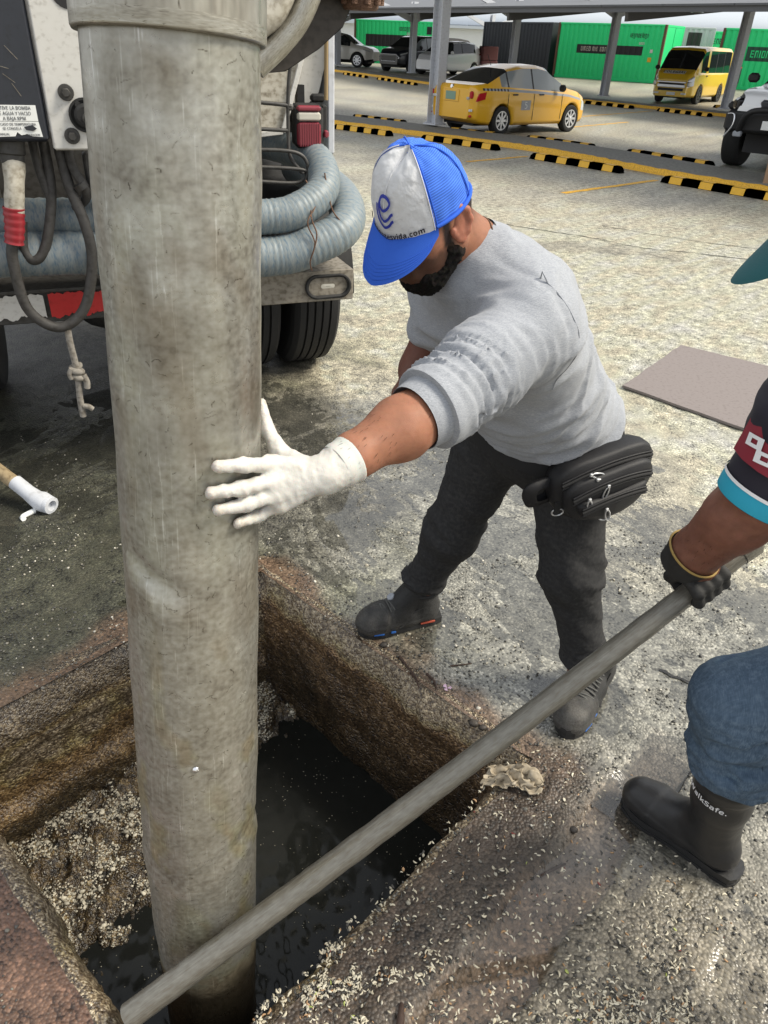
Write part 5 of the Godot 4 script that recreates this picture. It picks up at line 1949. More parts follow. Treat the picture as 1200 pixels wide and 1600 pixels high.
func truck():
	var t := thing("vacuum_truck", "dirty white vacuum truck backed up at the left, hoses coiled behind its bumper", "truck", TO, tb())
	var b := B.new()
	b.box(Vector3(-.47, .743, -.14), Vector3(.94, .132, .28), Basis.IDENTITY, .004)
	var bm := obj("bumper", b, M.bumper, t)
	b = B.new()
	b.box(Vector3(-1.6, .736, -.15), Vector3(1.3, .126, .28), Basis.IDENTITY, .004)
	b.box(Vector3(-1.6, .803, -.13), Vector3(1.3, .014, .30), Basis.IDENTITY, .003)
	var bl := obj("bumper", b, M.dark_steel, t)
	for q in [[-1.245, -1.045, M.reflect_red], [-1.60, -1.262, M.white_paint]]:
		b = B.new()
		# worn reflective patch with a ragged outline
		var n := 60
		var up := []; var dn := []
		for i in n + 1:
			var x := lerpf(q[0], q[1], i / float(n))
			up.append(Vector3(x, .786 + .006 * nzf.get_noise_1d(x * 38) + .003 * nzf.get_noise_1d(x * 170), .0 + .003))
			dn.append(Vector3(x, .697 + .011 * nzf.get_noise_1d(x * 30 + 50) + .004 * nzf.get_noise_1d(x * 150), .003))
		b.grid([PackedVector3Array(dn), PackedVector3Array(up)], false, Vector3(0, 0, 1))
		obj("reflective_patch", b, q[2], bl)
	# oval lamp in the bumper end
	var oval := func(rx: float, ry: float, z: float) -> PackedVector3Array:
		var o := PackedVector3Array()
		for i in 36:
			var a := TAU * i / 36
			var cx := signf(cos(a)) * (rx - ry)
			o.append(Vector3(-.118 + cx + cos(a) * ry, .742 + sin(a) * ry, z))
		return o
	b = B.new()
	b.grid([oval.call(.104, .052, .001), oval.call(.104, .052, .012), oval.call(.090, .040, .012), oval.call(.086, .036, -.012), oval.call(.02, .002, -.014)], true, Vector3(0, 0, 1))
	b.orient(0, Vector3(0, 0, 1))
	obj("lamp_surround", b, M.rubber, bm)
	b = B.new()
	b.grid([oval.call(.080, .031, -.008), oval.call(.074, .026, -.002), oval.call(.01, .001, .001)], true, Vector3(0, 0, 1))
	obj("lamp_lens", b, M.lens_clear, bm)
	# ledge and chassis
	b = B.new()
	b.box(Vector3(-.95, .785, -.42), Vector3(1.9, .03, .30), Basis.IDENTITY, .003)
	obj("step_ledge", b, M.bumper, t)
	b = B.new()
	for x in [-1.42, -.58]: b.box(Vector3(x, .88, -3.6), Vector3(.09, .26, 6.4))
	for z in [-.5, -1.7, -2.9, -4.4]: b.box(Vector3(-1.0, .88, z), Vector3(.8, .2, .1))
	obj("chassis_rail", b, M.dark_steel, t)
	b = B.new()
	b.box(Vector3(-1.1, 1.06, -.36), Vector3(1.5, .52, .06), Basis.IDENTITY, .01)
	b.box(Vector3(-1.5, 1.12, -.2), Vector3(.3, .2, .24), Basis.IDENTITY, .02); b.box(Vector3(-.86, 1.20, -.16), Vector3(.16, .16, .2), Basis.IDENTITY, .02)
	obj("rear_crossmember", b, M.dark_steel, t)
	b = B.new()
	b.tube([Vector3(-1.9, .52, -1.15), Vector3(-.1, .52, -1.15)], .09, 14)
	b.lathe_s(Vector3(-1.0, .52, -1.0), Vector3(0, 0, 1), [Vector2(.05, -.35), Vector2(.2, -.2), Vector2(.22, 0), Vector2(.14, .1), Vector2(.02, .12)], 18)
	obj("axle", b, M.dark_steel, t)
	# tank above the frame of the picture; it keeps the light off the ground
	b = B.new()
	b.lathe_s(Vector3(-1.0, 2.45, -.55), Vector3(0, 0, -1), [Vector2(.05, -.14), Vector2(.6, -.10), Vector2(.98, 0), Vector2(1.0, .06), Vector2(1.0, 5.6), Vector2(.6, 5.75), Vector2(.02, 5.8)], 40)
	obj("tank", b, M.white_paint, t)
	b = B.new()
	b.box(Vector3(-1.0, 1.30, -3.3), Vector3(2.0, .08, 5.6), Basis.IDENTITY, .01)
	obj("subframe", b, M.dark_steel, t)
	# wheels with grooved tread
	for x in [.04, -.29, -1.71, -2.04]:
		b = B.new()
		var w := .27
		var pr := [Vector2(.30, -w / 2), Vector2(.44, -w / 2), Vector2(.475, -w * .47), Vector2(.497, -w * .40)]
		for k in 5:
			var a := -w * .40 + w * .8 * k / 5.0
			var e := a + w * .16
			pr.append_array([Vector2(.502, a + .006), Vector2(.502, e - .006), Vector2(.488, e - .005), Vector2(.488, e + .005)] if k < 4 else [Vector2(.502, a + .006), Vector2(.497, w * .40)])
		pr.append_array([Vector2(.475, w * .47), Vector2(.44, w / 2), Vector2(.30, w / 2)])
		b.lathe(Vector3(x, .5, -1.15), Vector3(1, 0, 0), pr, 48)
		var tw := obj("wheel", b, M.tyre, t)
		b = B.new()
		b.lathe_s(Vector3(x, .5, -1.15), Vector3(1, 0, 0), [Vector2(.30, -.10), Vector2(.28, .02), Vector2(.12, .05), Vector2(.1, .09)], 24)
		obj("rim", b, M.cream_paint, tw)
	b = B.new()
	for x in [-.13]:
		var arc := []
		for r in [.60, .585]:
			var row0 := []
			for i in 21:
				var a := PI * (.02 + .96 * i / 20.0)
				row0.append(Vector3(0, .5 + sin(a) * r, -1.15 + cos(a) * r))
			arc.append(row0)
		var ra := PackedVector3Array(); var rb := PackedVector3Array(); var rc := PackedVector3Array(); var rd := PackedVector3Array()
		for i in 21:
			ra.append(arc[0][i] + Vector3(-.50, 0, 0)); rb.append(arc[0][i] + Vector3(.20, 0, 0)); rc.append(arc[1][i] + Vector3(.20, -.01, 0)); rd.append(arc[1][i] + Vector3(-.50, -.01, 0))
		b.grid([ra, rb, rc, rd, ra], false, Vector3.UP)
	obj("mudguard", b, M.rubber, t)
	# black control cabinet and its torn sticker
	b = B.new()
	b.box(Vector3(-1.56, 1.86, .07), Vector3(.86, 1.046, .36), Basis.IDENTITY, .012)
	var cab := obj("control_cabinet", b, M.dark_paint, t)
	b = B.new()
	for i in 5:
		var o := Vector3(-1.21 - .02 * (i % 4), 1.50 + .035 * i * .7, .2515)
		b.bar(o, o + Vector3(.02 + .01 * (i % 3), -.035 + .012 * (i % 4), 0), .0014, .0006, 0, Vector3(0, 0, 1))
	obj("scratch", b, M.bumper, cab)
	b = B.new()
	b.box(Vector3(-1.222, 1.419, .2515), Vector3(.134, .044, .002))
	b.prism(PackedVector2Array([Vector2(-1.288, 1.352), Vector2(-1.288, 1.3955), Vector2(-1.155, 1.3955), Vector2(-1.150, 1.352), Vector2(-1.18, 1.354), Vector2(-1.195, 1.360), Vector2(-1.212, 1.357), Vector2(-1.222, 1.366), Vector2(-1.230, 1.354)]), .002, Vector3(0, 0, .2505), Basis.IDENTITY)
	var st := obj("sticker", b, M.plate_white, cab)
	var ln := [["ACTIVE LA BOMBA", 1.433, .0098, -1.222], ["DE AGUA Y VACIO", 1.418, .0098, -1.222], ["A BAJA RPM", 1.404, .0098, -1.222], ["EN CASO DE TEMPERATURA", 1.388, .0074, -1.222], ["SE CONGELA", 1.376, .0074, -1.235], ["MANUAL", 1.360, .0068, -1.262], ["OPERACION", 1.358, .0060, -1.178]]
	for q in ln:
		obj("sticker_print", lettering(q[0], q[2], func(x, y, zq): return Vector3(q[3] + x * .92, q[1] + y, .2532 + zq), "Droid Sans", false, .0004), M.dark_paint, st)
	b = B.new()
	b.prism(PackedVector2Array([Vector2(-1.20, 1.381), Vector2(-1.175, 1.386), Vector2(-1.163, 1.376), Vector2(-1.176, 1.369), Vector2(-1.195, 1.372)]), .0015, Vector3(0, 0, .2545), Basis.IDENTITY)
	obj("tear", b, M.dark_paint, st)
	# white bracket plate with bolts
	b = B.new()
	b.box(Vector3(-.985, 1.85, .225), Vector3(.28, 1.076, .05), Basis.IDENTITY, .008)
	var wp := obj("bracket_plate", b, M.white_paint, t)
	b = B.new()
	b.lathe(Vector3(-1.010, 1.742, .249), Vector3(0, 0, 1), [Vector2(.046, 0), Vector2(.046, .003)], 24)
	obj("plate_hole", b, M.black, wp)
	bolt(t, Vector3(-1.059, 1.478, .25), .024)
	bolt(t, Vector3(-1.062, 1.355, .25), .024)
	b = B.new()
	b.lathe(Vector3(-1.012, 1.415, .25), Vector3(0, 0, 1), [Vector2(.05, 0), Vector2(.05, .012), Vector2(.043, .012), Vector2(.043, .004), Vector2(.034, .004), Vector2(.034, .03), Vector2(.026, .034)], 28)
	b.tube([Vector3(-1.03, 1.445, .25), Vector3(-1.03, 1.445, .275)], .009, 10)
	b.bar(Vector3(-1.0, 1.44, .268), Vector3(-.965, 1.46, .268), .008, .006)
	obj("pivot_pin", b, M.rubber, t)
	bolt(t, Vector3(-1.006, 1.408, .28), .018)
	# fitting and cables under the cabinet
	b = B.new()
	b.lathe(Vector3(-1.25, 1.345, .17), Vector3(-.1, -1, .1), [Vector2(.030, 0), Vector2(.042, .01), Vector2(.042, .05), Vector2(.036, .055), Vector2(.036, .08)], 16)
	obj("hose_fitting", b, M.dark_steel, t)
	b = B.new()
	b.tube(bez([Vector3(-1.255, 1.27, .18), Vector3(-1.265, 1.21, .2), Vector3(-1.278, 1.15, .2), Vector3(-1.286, 1.10, .2)], 5), [.035, .035, .036, .034, .032, .031, .031, .031, .032, .032, .031, .031, .031, .03, .028, .026], 14)
	obj("rubber_sleeve", b, M.cream_paint, t)
	b = B.new()
	var tp := bez([Vector3(-1.284, 1.135, .2), Vector3(-1.292, 1.08, .2), Vector3(-1.306, 1.02, .2)], 8)
	var tr := []
	for i in tp.size(): tr.append(.034 - .004 * i / tp.size() + .0022 * sin(i * 2.1))
	b.tube(tp, tr, 14)
	obj("tape_wrap", b, M.red_tape, t)
	for q in [[[Vector3(-1.30, 1.04, .2), Vector3(-1.322, .97, .2), Vector3(-1.312, .80, .2), Vector3(-1.24, .722, .2), Vector3(-1.165, .735, .2), Vector3(-1.105, .81, .2), Vector3(-1.064, .96, .2), Vector3(-1.07, 1.08, .19), Vector3(-1.10, 1.2, .15), Vector3(-1.11, 1.34, .1)], .0185, "cable_loop"],
		[[Vector3(-1.27, 1.08, .15), Vector3(-1.283, 1.0, .16), Vector3(-1.262, .955, .17), Vector3(-1.225, .975, .17), Vector3(-1.19, 1.05, .16), Vector3(-1.158, 1.18, .13), Vector3(-1.155, 1.34, .08)], .0175, "cable_loop"],
		[[Vector3(-1.19, 1.35, .1), Vector3(-1.185, 1.24, .12), Vector3(-1.165, 1.14, .14)], .014, "cable"], [[Vector3(-1.08, 1.33, .12), Vector3(-1.075, 1.25, .15), Vector3(-1.05, 1.19, .17), Vector3(-1.05, 1.15, .15), Vector3(-1.09, 1.11, .1)], .016, "cable"]]:
		b = B.new()
		b.tube(bez(q[0], 8), q[1], 12)
		obj(q[2], b, M.cable, t)
	b = B.new()
	b.box(Vector3(-1.0, 1.225, .12), Vector3(.08, .15, .08), Basis.IDENTITY, .015)
	b.lathe(Vector3(-.985, 1.15, .12), Vector3.DOWN, [Vector2(.03, 0), Vector2(.03, .03), Vector2(.024, .035), Vector2(.024, .05)], 12)
	b.lathe(Vector3(-1.065, 1.20, .17), Vector3(.5, -.8, 0), [Vector2(.024, 0), Vector2(.024, .02)], 12)
	obj("valve", b, M.dark_steel, t)
	b = B.new()
	b.lathe(Vector3(-1.10, .70, -.45), Vector3(.2, -1, 0), [Vector2(.09, 0), Vector2(.075, .07), Vector2(.05, .14)], 16)
	obj("drain_spout", b, M.cream_paint, t)
	# side box, trough and guard on the right
	b = B.new()
	b.prism(PackedVector2Array([Vector2(-.25, 1.42), Vector2(-.10, 1.42), Vector2(-.055, 1.46), Vector2(-.03, 1.55), Vector2(-.03, 2.5), Vector2(-.25, 2.5)]), 2.4, Vector3(0, 0, -2.72), Basis.IDENTITY)
	obj("side_locker", b, M.white_paint, t)
	b = B.new()
	b.box(Vector3(-.012, 1.88, -1.5), Vector3(.03, 1.3, 2.44), Basis.IDENTITY, .006)
	obj("locker_edge", b, M.steel_grey, t)
	b = B.new()
	b.prism(PackedVector2Array([Vector2(-.62, 1.285), Vector2(-.25, 1.325), Vector2(-.13, 1.68), Vector2(-.62, 1.68)]), .10, Vector3(0, 0, -.32), Basis.IDENTITY)
	var tg := obj("trough", b, M.cream_paint, t)
	b = B.new()
	b.bar(Vector3(-.245, 1.32, -.205), Vector3(-.128, 1.68, -.205), .02, .012, .003, Vector3(0, 0, 1))
	b.bar(Vector3(-.62, 1.283, -.205), Vector3(-.245, 1.323, -.205), .012, .02, .003)
	b.bar(Vector3(-.375, 1.33, -.214), Vector3(-.33, 1.66, -.214), .008, .008)
	obj("trough_rim", b, M.white_paint, tg)
	for p in [[Vector3(-.205, 1.66, -.13), Vector3(-.235, 1.50, -.13), Vector3(-.242, 1.32, -.13), Vector3(-.238, 1.24, -.12), Vector3(-.19, 1.18, -.1)], [Vector3(-.56, 1.445, -.13), Vector3(-.25, 1.425, -.13), Vector3(-.236, 1.41, -.13)], [Vector3(-.56, 1.35, -.13), Vector3(-.242, 1.335, -.13)],
		[Vector3(-.56, 1.27, -.1), Vector3(-.3, 1.268, -.1), Vector3(-.2, 1.25, -.1), Vector3(-.17, 1.20, -.1), Vector3(-.185, 1.15, -.1)], [Vector3(-.56, 1.215, -.1), Vector3(-.24, 1.20, -.1), Vector3(-.17, 1.185, -.1)], [Vector3(-.56, 1.17, -.1), Vector3(-.25, 1.145, -.1), Vector3(-.19, 1.16, -.1)]]:
		b = B.new()
		b.tube(bez(p, 6), .0075, 8)
		obj("guard_rod", b, M.dark_steel, t)
	# tail lamp on its bracket
	b = B.new()
	b.box(Vector3(-.135, 1.345, -.22), Vector3(.128, .165, .07), Basis.IDENTITY, .02)
	b.box(Vector3(-.135, 1.22, -.24), Vector3(.06, .12, .03)); b.box(Vector3(-.155, 1.45, -.26), Vector3(.03, .08, .04)); b.box(Vector3(-.085, 1.445, -.24), Vector3(.06, .03, .04), Basis.IDENTITY, .01); b.box(Vector3(-.062, 1.36, -.24), Vector3(.022, .12, .05), Basis.IDENTITY, .006)
	var tl := obj("tail_lamp", b, M.rubber, t)
	b = B.new()
	b.box(Vector3(-.138, 1.315, -.19), Vector3(.102, .095, .03), Basis.IDENTITY, .012); b.box(Vector3(-.138, 1.41, -.19), Vector3(.102, .022, .03), Basis.IDENTITY, .009)
	for i in 9: b.box(Vector3(-.178 + i * .01, 1.315, -.1745), Vector3(.004, .085, .004))
	obj("red_lens", b, M.lens_red, tl)
	b = B.new()
	b.box(Vector3(-.138, 1.381, -.19), Vector3(.100, .034, .03), Basis.IDENTITY, .009)
	obj("clear_lens", b, M.lens_clear, tl)
	b = B.new()
	b.box(Vector3(-.060, 1.315, -.205), Vector3(.022, .03, .03), Basis.IDENTITY, .008)
	obj("side_lens", b, M.lens_red, tl)
	b = B.new()
	b.tube([Vector3(-.058, 1.70, -.2), Vector3(-.060, 1.44, -.2)], .0085, 8)
	obj("brass_rod", b, mat(Color(.27, .19, .09), .5), t)
	# boom saddle: dark plate, pipe elbow and rusty flange
	b = B.new()
	b.prism(PackedVector2Array([Vector2(-.60, 1.555), Vector2(-.47, 1.555), Vector2(-.41, 1.562), Vector2(-.30, 1.625), Vector2(-.222, 1.685), Vector2(-.198, 1.735), Vector2(-.19, 1.90), Vector2(-.60, 1.90)]), .03, Vector3(0, 0, .46), Basis.IDENTITY)
	b.grid([PackedVector3Array([Vector3(-.47, 1.554, .49), Vector3(-.41, 1.560, .49), Vector3(-.30, 1.623, .49), Vector3(-.222, 1.683, .49), Vector3(-.196, 1.735, .49)]), PackedVector3Array([Vector3(-.47, 1.554, .2), Vector3(-.41, 1.560, .2), Vector3(-.30, 1.623, .2), Vector3(-.222, 1.683, .2), Vector3(-.196, 1.735, .2)])], false, Vector3(.5, -1, 0))
	obj("boom_saddle", b, M.brown_plate, t)
	b = B.new()
	b.tube(bez([Vector3(-.465, 1.582, .497), Vector3(-.40, 1.625, .497), Vector3(-.345, 1.69, .497), Vector3(-.30, 1.765, .497), Vector3(-.27, 1.86, .497)], 6), .0075, 6)
	obj("saddle_edge", b, M.white_paint, t)
	b = B.new()
	b.tube(bez([Vector3(-.52, 1.57, .56), Vector3(-.44, 1.635, .56), Vector3(-.38, 1.70, .56), Vector3(-.335, 1.79, .56), Vector3(-.31, 1.9, .56)], 6), .034, 14)
	obj("return_pipe", b, M.tube_collar, t)
	b = B.new()
	b.tube(bez([Vector3(-.56, 1.66, .56), Vector3(-.47, 1.71, .56), Vector3(-.42, 1.80, .56), Vector3(-.40, 1.9, .56)], 6), .045, 14)
	obj("return_pipe", b, M.cream_paint, t)
	b = B.new()
	b.lathe(Vector3(-.168, 1.775, .5), Vector3.DOWN, [Vector2(.075, -.05), Vector2(.075, .0), Vector2(.062, .004), Vector2(.055, .04), Vector2(.05, .046)], 22)
	b.box(Vector3(-.24, 1.765, .5), Vector3(.26, .022, .1), Basis.IDENTITY, .004)
	for i in 5:
		var a := PI * (.1 + .2 * i)
		b.lathe(Vector3(-.168 + cos(a) * .062, 1.765, .5 + sin(a) * .062), Vector3.DOWN, [Vector2(.011, 0), Vector2(.011, .022)], 6)
	obj("rusty_flange", b, M.rust, t)
	# hoses lying across the back: things of their own
	ribbed("suction_hose", "lower grey blue ribbed hose lying on the truck's bumper", [Vector3(-2.1, .97, .06), Vector3(-1.6, .965, .1), Vector3(-1.03, .95, .1), Vector3(-.42, .905, .1), Vector3(-.20, .945, .1), Vector3(-.06, 1.00, .05), Vector3(.0, 1.06, -.14), Vector3(.01, 1.09, -.45), Vector3(-.02, 1.10, -.85)], .077)
	ribbed("suction_hose", "upper grey blue ribbed hose bent back in a loop under the truck's tail lamp", [Vector3(-2.1, 1.09, -.02), Vector3(-1.6, 1.075, .02), Vector3(-1.03, 1.065, .04), Vector3(-.42, 1.05, .07), Vector3(-.25, 1.075, .06), Vector3(-.135, 1.135, -.01), Vector3(-.105, 1.21, -.16), Vector3(-.15, 1.235, -.34), Vector3(-.24, 1.24, -.6)], .066)
	b = B.new()
	var wires := [[Vector3(-.21, 1.17, .0), Vector3(-.20, 1.10, .10), Vector3(-.25, 1.04, .155), Vector3(-.23, .97, .185), Vector3(-.25, .90, .185), Vector3(-.24, .86, .17)], [Vector3(-.19, 1.17, .0), Vector3(-.23, 1.06, .14), Vector3(-.22, 1.0, .18), Vector3(-.24, .93, .19)], [Vector3(-.14, 1.20, .03), Vector3(-.13, 1.08, .09), Vector3(-.10, 1.03, .13), Vector3(-.06, .98, .14)]]
	for w in wires: b.tube(bez(w, 6), .003, 5)
	var wo := obj("binding_wire", b, M.rust)
	wo.transform = Transform3D(tb(), TO)
	tag(wo, "thin rusty wire tied round the two hoses beside the tube", "wire")
	# knotted rope hanging from the cable loop
	var rp := thing("rope", "short grey rope with a knot hanging from the cable loop", "rope", TO, tb())
	b = B.new()
	b.tube(bez([Vector3(-1.19, .735, .2), Vector3(-1.192, .66, .2), Vector3(-1.188, .57, .2), Vector3(-1.19, .50, .2), Vector3(-1.196, .43, .2), Vector3(-1.197, .355, .2)], 8), .0125, 10)
	obj("strand", b, M.rope, rp)
	b = B.new()
	var kn := []
	for i in 26:
		var a := TAU * i / 13.0
		kn.append(Vector3(-1.188 + cos(a) * .017, .535 + .05 * i / 26.0 - .02, .2 + sin(a) * .017))
	b.tube(kn, .0125, 8)
	obj("knot", b, M.rope, rp)
	b = B.new()
	b.tube(bez([Vector3(-1.205, .56, .215), Vector3(-1.215, .54, .215), Vector3(-1.21, .52, .215)], 5), .01, 8)
	obj("rope_tail", b, M.rope, rp)
	b = B.new()
	b.tube(bez([Vector3(-1.168, .53, .21), Vector3(-1.16, .50, .21), Vector3(-1.163, .475, .21)], 5), .012, 8)
	obj("rope_tail", b, M.rope, rp)
	b = B.new()
	b.tube(bez([Vector3(-1.19, .40, .205), Vector3(-1.17, .397, .21), Vector3(-1.158, .385, .21)], 5), .011, 8)
	obj("rope_tail", b, M.rope, rp)
	# hose end lying in from the left
	var he := thing("hose_end", "tan hose with a taped grey metal end lying on the ground at the left edge", "hose")
	b = B.new()
	b.tube(bez([Vector3(-2.3, .46, -2.95), Vector3(-1.95, .30, -2.78), Vector3(-1.65, .15, -2.62), Vector3(-1.45, .065, -2.52)], 8), .028, 14)
	obj("hose", b, grime(Color(.34, .26, .15), .7, M.T_fine, PackedByteArray(), Vector2i(), .6), he)
	b = B.new()
	b.tube([Vector3(-1.50, .09, -2.545), Vector3(-1.44, .062, -2.515), Vector3(-1.40, .045, -2.495), Vector3(-1.375, .04, -2.485), Vector3(-1.35, .036, -2.475)], [.031, .031, .036, .042, .038], 14)
	b.lathe(Vector3(-1.35, .036, -2.475), Vector3(1, -.1, .4), [Vector2(.038, 0), Vector2(.036, .02), Vector2(.022, .022), Vector2(.02, -.02)], 14)
	obj("metal_end", b, M.steel_grey, he)
	b = B.new()
	b.tube(bez([Vector3(-1.40, .012, -2.46), Vector3(-1.43, .008, -2.42), Vector3(-1.42, .01, -2.40)], 4), .011, 6)
	obj("tape_tail", b, M.plate_white, he)

func ribbed(called: String, label: String, pts: Array, r: float):
	var path := bez(pts, 60)
	# even steps along the hose
	var even := [path[0]]
	var acc := 0.0
	for i in range(1, path.size()):
		var d: float = path[i].distance_to(path[i - 1])
		acc += d
		if acc >= .0045:
			even.append(path[i]); acc = 0.0
	var rad := []
	for i in even.size(): rad.append(r + .0007 * sin(TAU * i / 4.0 + .4) + .0015 * nzf.get_noise_1d(i * .4))
	var b := B.new()
	b.tube(even, rad, 22, true, Vector2(1, even.size() / 16.0))
	var o := obj(called, b, M.hose)
	o.transform = Transform3D(tb(), TO)
	tag(o, label, "hose", "suction hoses coiled on the truck")

# ---------------------------------------------------------------- suction tube
func tube_axis(y: float) -> Vector3:
	return Vector3(ps_lin(y, [-.8, -.376, -.157, -.357, .337, -.332, .657, -.318, .992, -.309, 1.39, -.293, 2.8, -.25]), y, ps_lin(y, [-.8, -.84, -.157, -.866, .337, -.876, .657, -.918, .992, -.984, 1.39, -1.034, 1.654, -1.063, 2.8, -1.17]))
func ps_lin(x: float, t: Array) -> float:
	return (pl(x - .08, t) + pl(x, t) + pl(x + .08, t)) / 3.0
const TR := .1075
func tube_r(a: float, y: float) -> float:
	var q := Vector3(cos(a), y * 2.2, sin(a))
	var r := TR + .0022 * nzf.get_noise_3d(q.x * 1.2, q.y * 1.5, q.z * 1.2) + .0011 * nzf.get_noise_3d(q.x * 3, q.y * 4 + 9, q.z * 3)
	# knocks: a crease below the hand and ripples lower down
	var da := angle_difference(a, PI * .62)
	r -= .007 * exp(-da * da / .30) * exp(-pow((y - .955 + .05 * da) / .020, 2))
	r += .003 * exp(-da * da / .35) * exp(-pow((y - .915 + .05 * da) / .03, 2))
	r -= .0022 * exp(-pow((y - .60 - .02 * sin(a * 2)) / .006, 2))
	r -= .0030 * exp(-pow((y - .36 - .03 * sin(a * 2 + 1)) / .012, 2))
	r += .0028 * exp(-pow((y - .31 - .03 * sin(a * 2 + 1)) / .02, 2))
	r -= .0025 * exp(-pow((y - .02 - .03 * sin(a + 2)) / .012, 2))
	var d2 := angle_difference(a, PI * .35)
	r -= .005 * exp(-d2 * d2 / .2) * exp(-pow((y - 1.26) / .05, 2)) * .5
	r -= .004 * smoothstep(.1, -.35, y)
	return r

func suction_tube():
	var t := thing("suction_tube", "tall dented grey metal suction tube standing in the open pit", "suction tube")
	var b := B.new()
	var rows := []
	var y := -.66
	while y < 1.70:
		var row := PackedVector3Array()
		var c := tube_axis(y)
		for k in 64:
			var a := TAU * k / 64
			var r := tube_r(a, y)
			row.append(c + Vector3(cos(a) * r, 0, sin(a) * r))
		rows.append(row)
		y += .011
	var vc := []
	for r in rows:
		var cr := []
		for k in 64:
			var p: Vector3 = r[k]
			var n2 := nz.get_noise_3d(p.x * 9, p.y * 5, p.z * 9)
			var n3 := nz.get_noise_3d(p.x * 5 + 40, p.y * 2.2, p.z * 5)
			# the part that goes in and out of the pit is stained cream, its foot is still wet
			var c := Color(.98, 1.0, 1.03).lerp(Color(1.50, 1.36, 1.08), smoothstep(.95, .35, p.y + .35 * n3))
			c = c.lerp(Color(.62, .60, .57), smoothstep(.12, .5, n3) * .4)
			c = c.lerp(Color(.50, .42, .33), smoothstep(.15, .45, n2) * .45)
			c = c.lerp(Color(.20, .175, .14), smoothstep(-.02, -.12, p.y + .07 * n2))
			c.a = 1
			cr.append(c)
		vc.append(cr)
	b.colored = true
	b.grid(rows, true, Vector3.ZERO, Vector2(1, 2.0), false, false, vc)
	obj("tube", b, M.tube, t)
	b = B.new()
	var ax := (tube_axis(2.4) - tube_axis(1.64)).normalized()
	b.lathe_s(tube_axis(1.643), ax, [Vector2(.1085, .004), Vector2(.1135, .0), Vector2(.1155, .004), Vector2(.1155, .02), Vector2(.115, .30), Vector2(.118, .9)], 56, false, Vector2(1, 1))
	obj("collar", b, M.tube_collar, t)
	b = B.new()
	var tl: Vector3 = TO + tb() * Vector3(-1.0, 3.3, -1.0)
	b.tube(bez([tube_axis(2.5), tube_axis(2.8) + Vector3(-.02, .1, -.05), Vector3(-.4, 3.4, -1.6), Vector3(-.8, 3.55, -2.6), tl], 8), .13, 24)
	obj("boom_hose", b, M.rubber, t)
	b = B.new()
	b.lathe_s(tube_axis(.601) + Vector3(.022, 0, .1035), Vector3(.2, 0, 1), [Vector2(.006, 0), Vector2(.005, .003), Vector2(.001, .004)], 10)
	obj("rivet", b, M.chrome, t)

func pole():
	var a := Vector3(-.447, .052, -.660)
	var c := Vector3(.762, .805, -1.264)
	var t := thing("pole", "long worn grey pole lying across the pit, held by the man at the right", "pole")
	var b := B.new()
	var path := []
	var rad := []
	var d := (c - a)
	for i in 90:
		var f := i / 89.0
		var p := a + d * (f * 1.0) + Vector3(0, -.012 * sin(f * PI), 0)
		path.append(p)
		rad.append(lerpf(.0255, .0225, f) + .0009 * nzf.get_noise_1d(i * 1.3))
	b.tube(path, rad, 20, true, Vector2(1, 3))
	obj("shaft", b, M.pole, t)
	b = B.new()
	b.tube([path[87], path[89] + d.normalized() * .004, path[89] + d.normalized() * .018], [.0245, .0265, .016], 16)
	obj("pole_tip", b, M.pole, t)

func plate():
	var b := B.new()
	var q := PackedVector2Array()
	var cs := [Vector2(1.355, -4.04), Vector2(1.935, -4.80), Vector2(2.72, -4.22), Vector2(2.14, -3.25)]
	for i in 4:
		for k in 14:
			var p: Vector2 = cs[i].lerp(cs[(i + 1) % 4], k / 14.0)
			q.append(Vector2(p.x, -p.y) + Vector2(nzf.get_noise_2d(p.x * 40, p.y * 40), nzf.get_noise_2d(p.y * 40, p.x * 40 + 9)) * .006)
	b.prism(q, .014, Vector3(0, .005, 0), Basis(Vector3(1, 0, 0), Vector3(0, 0, -1), Vector3(0, 1, 0)))
	tag(obj("cover_plate", b, M.cover_plate), "flat reddish grey cover plate lying on the concrete at the right", "cover plate")

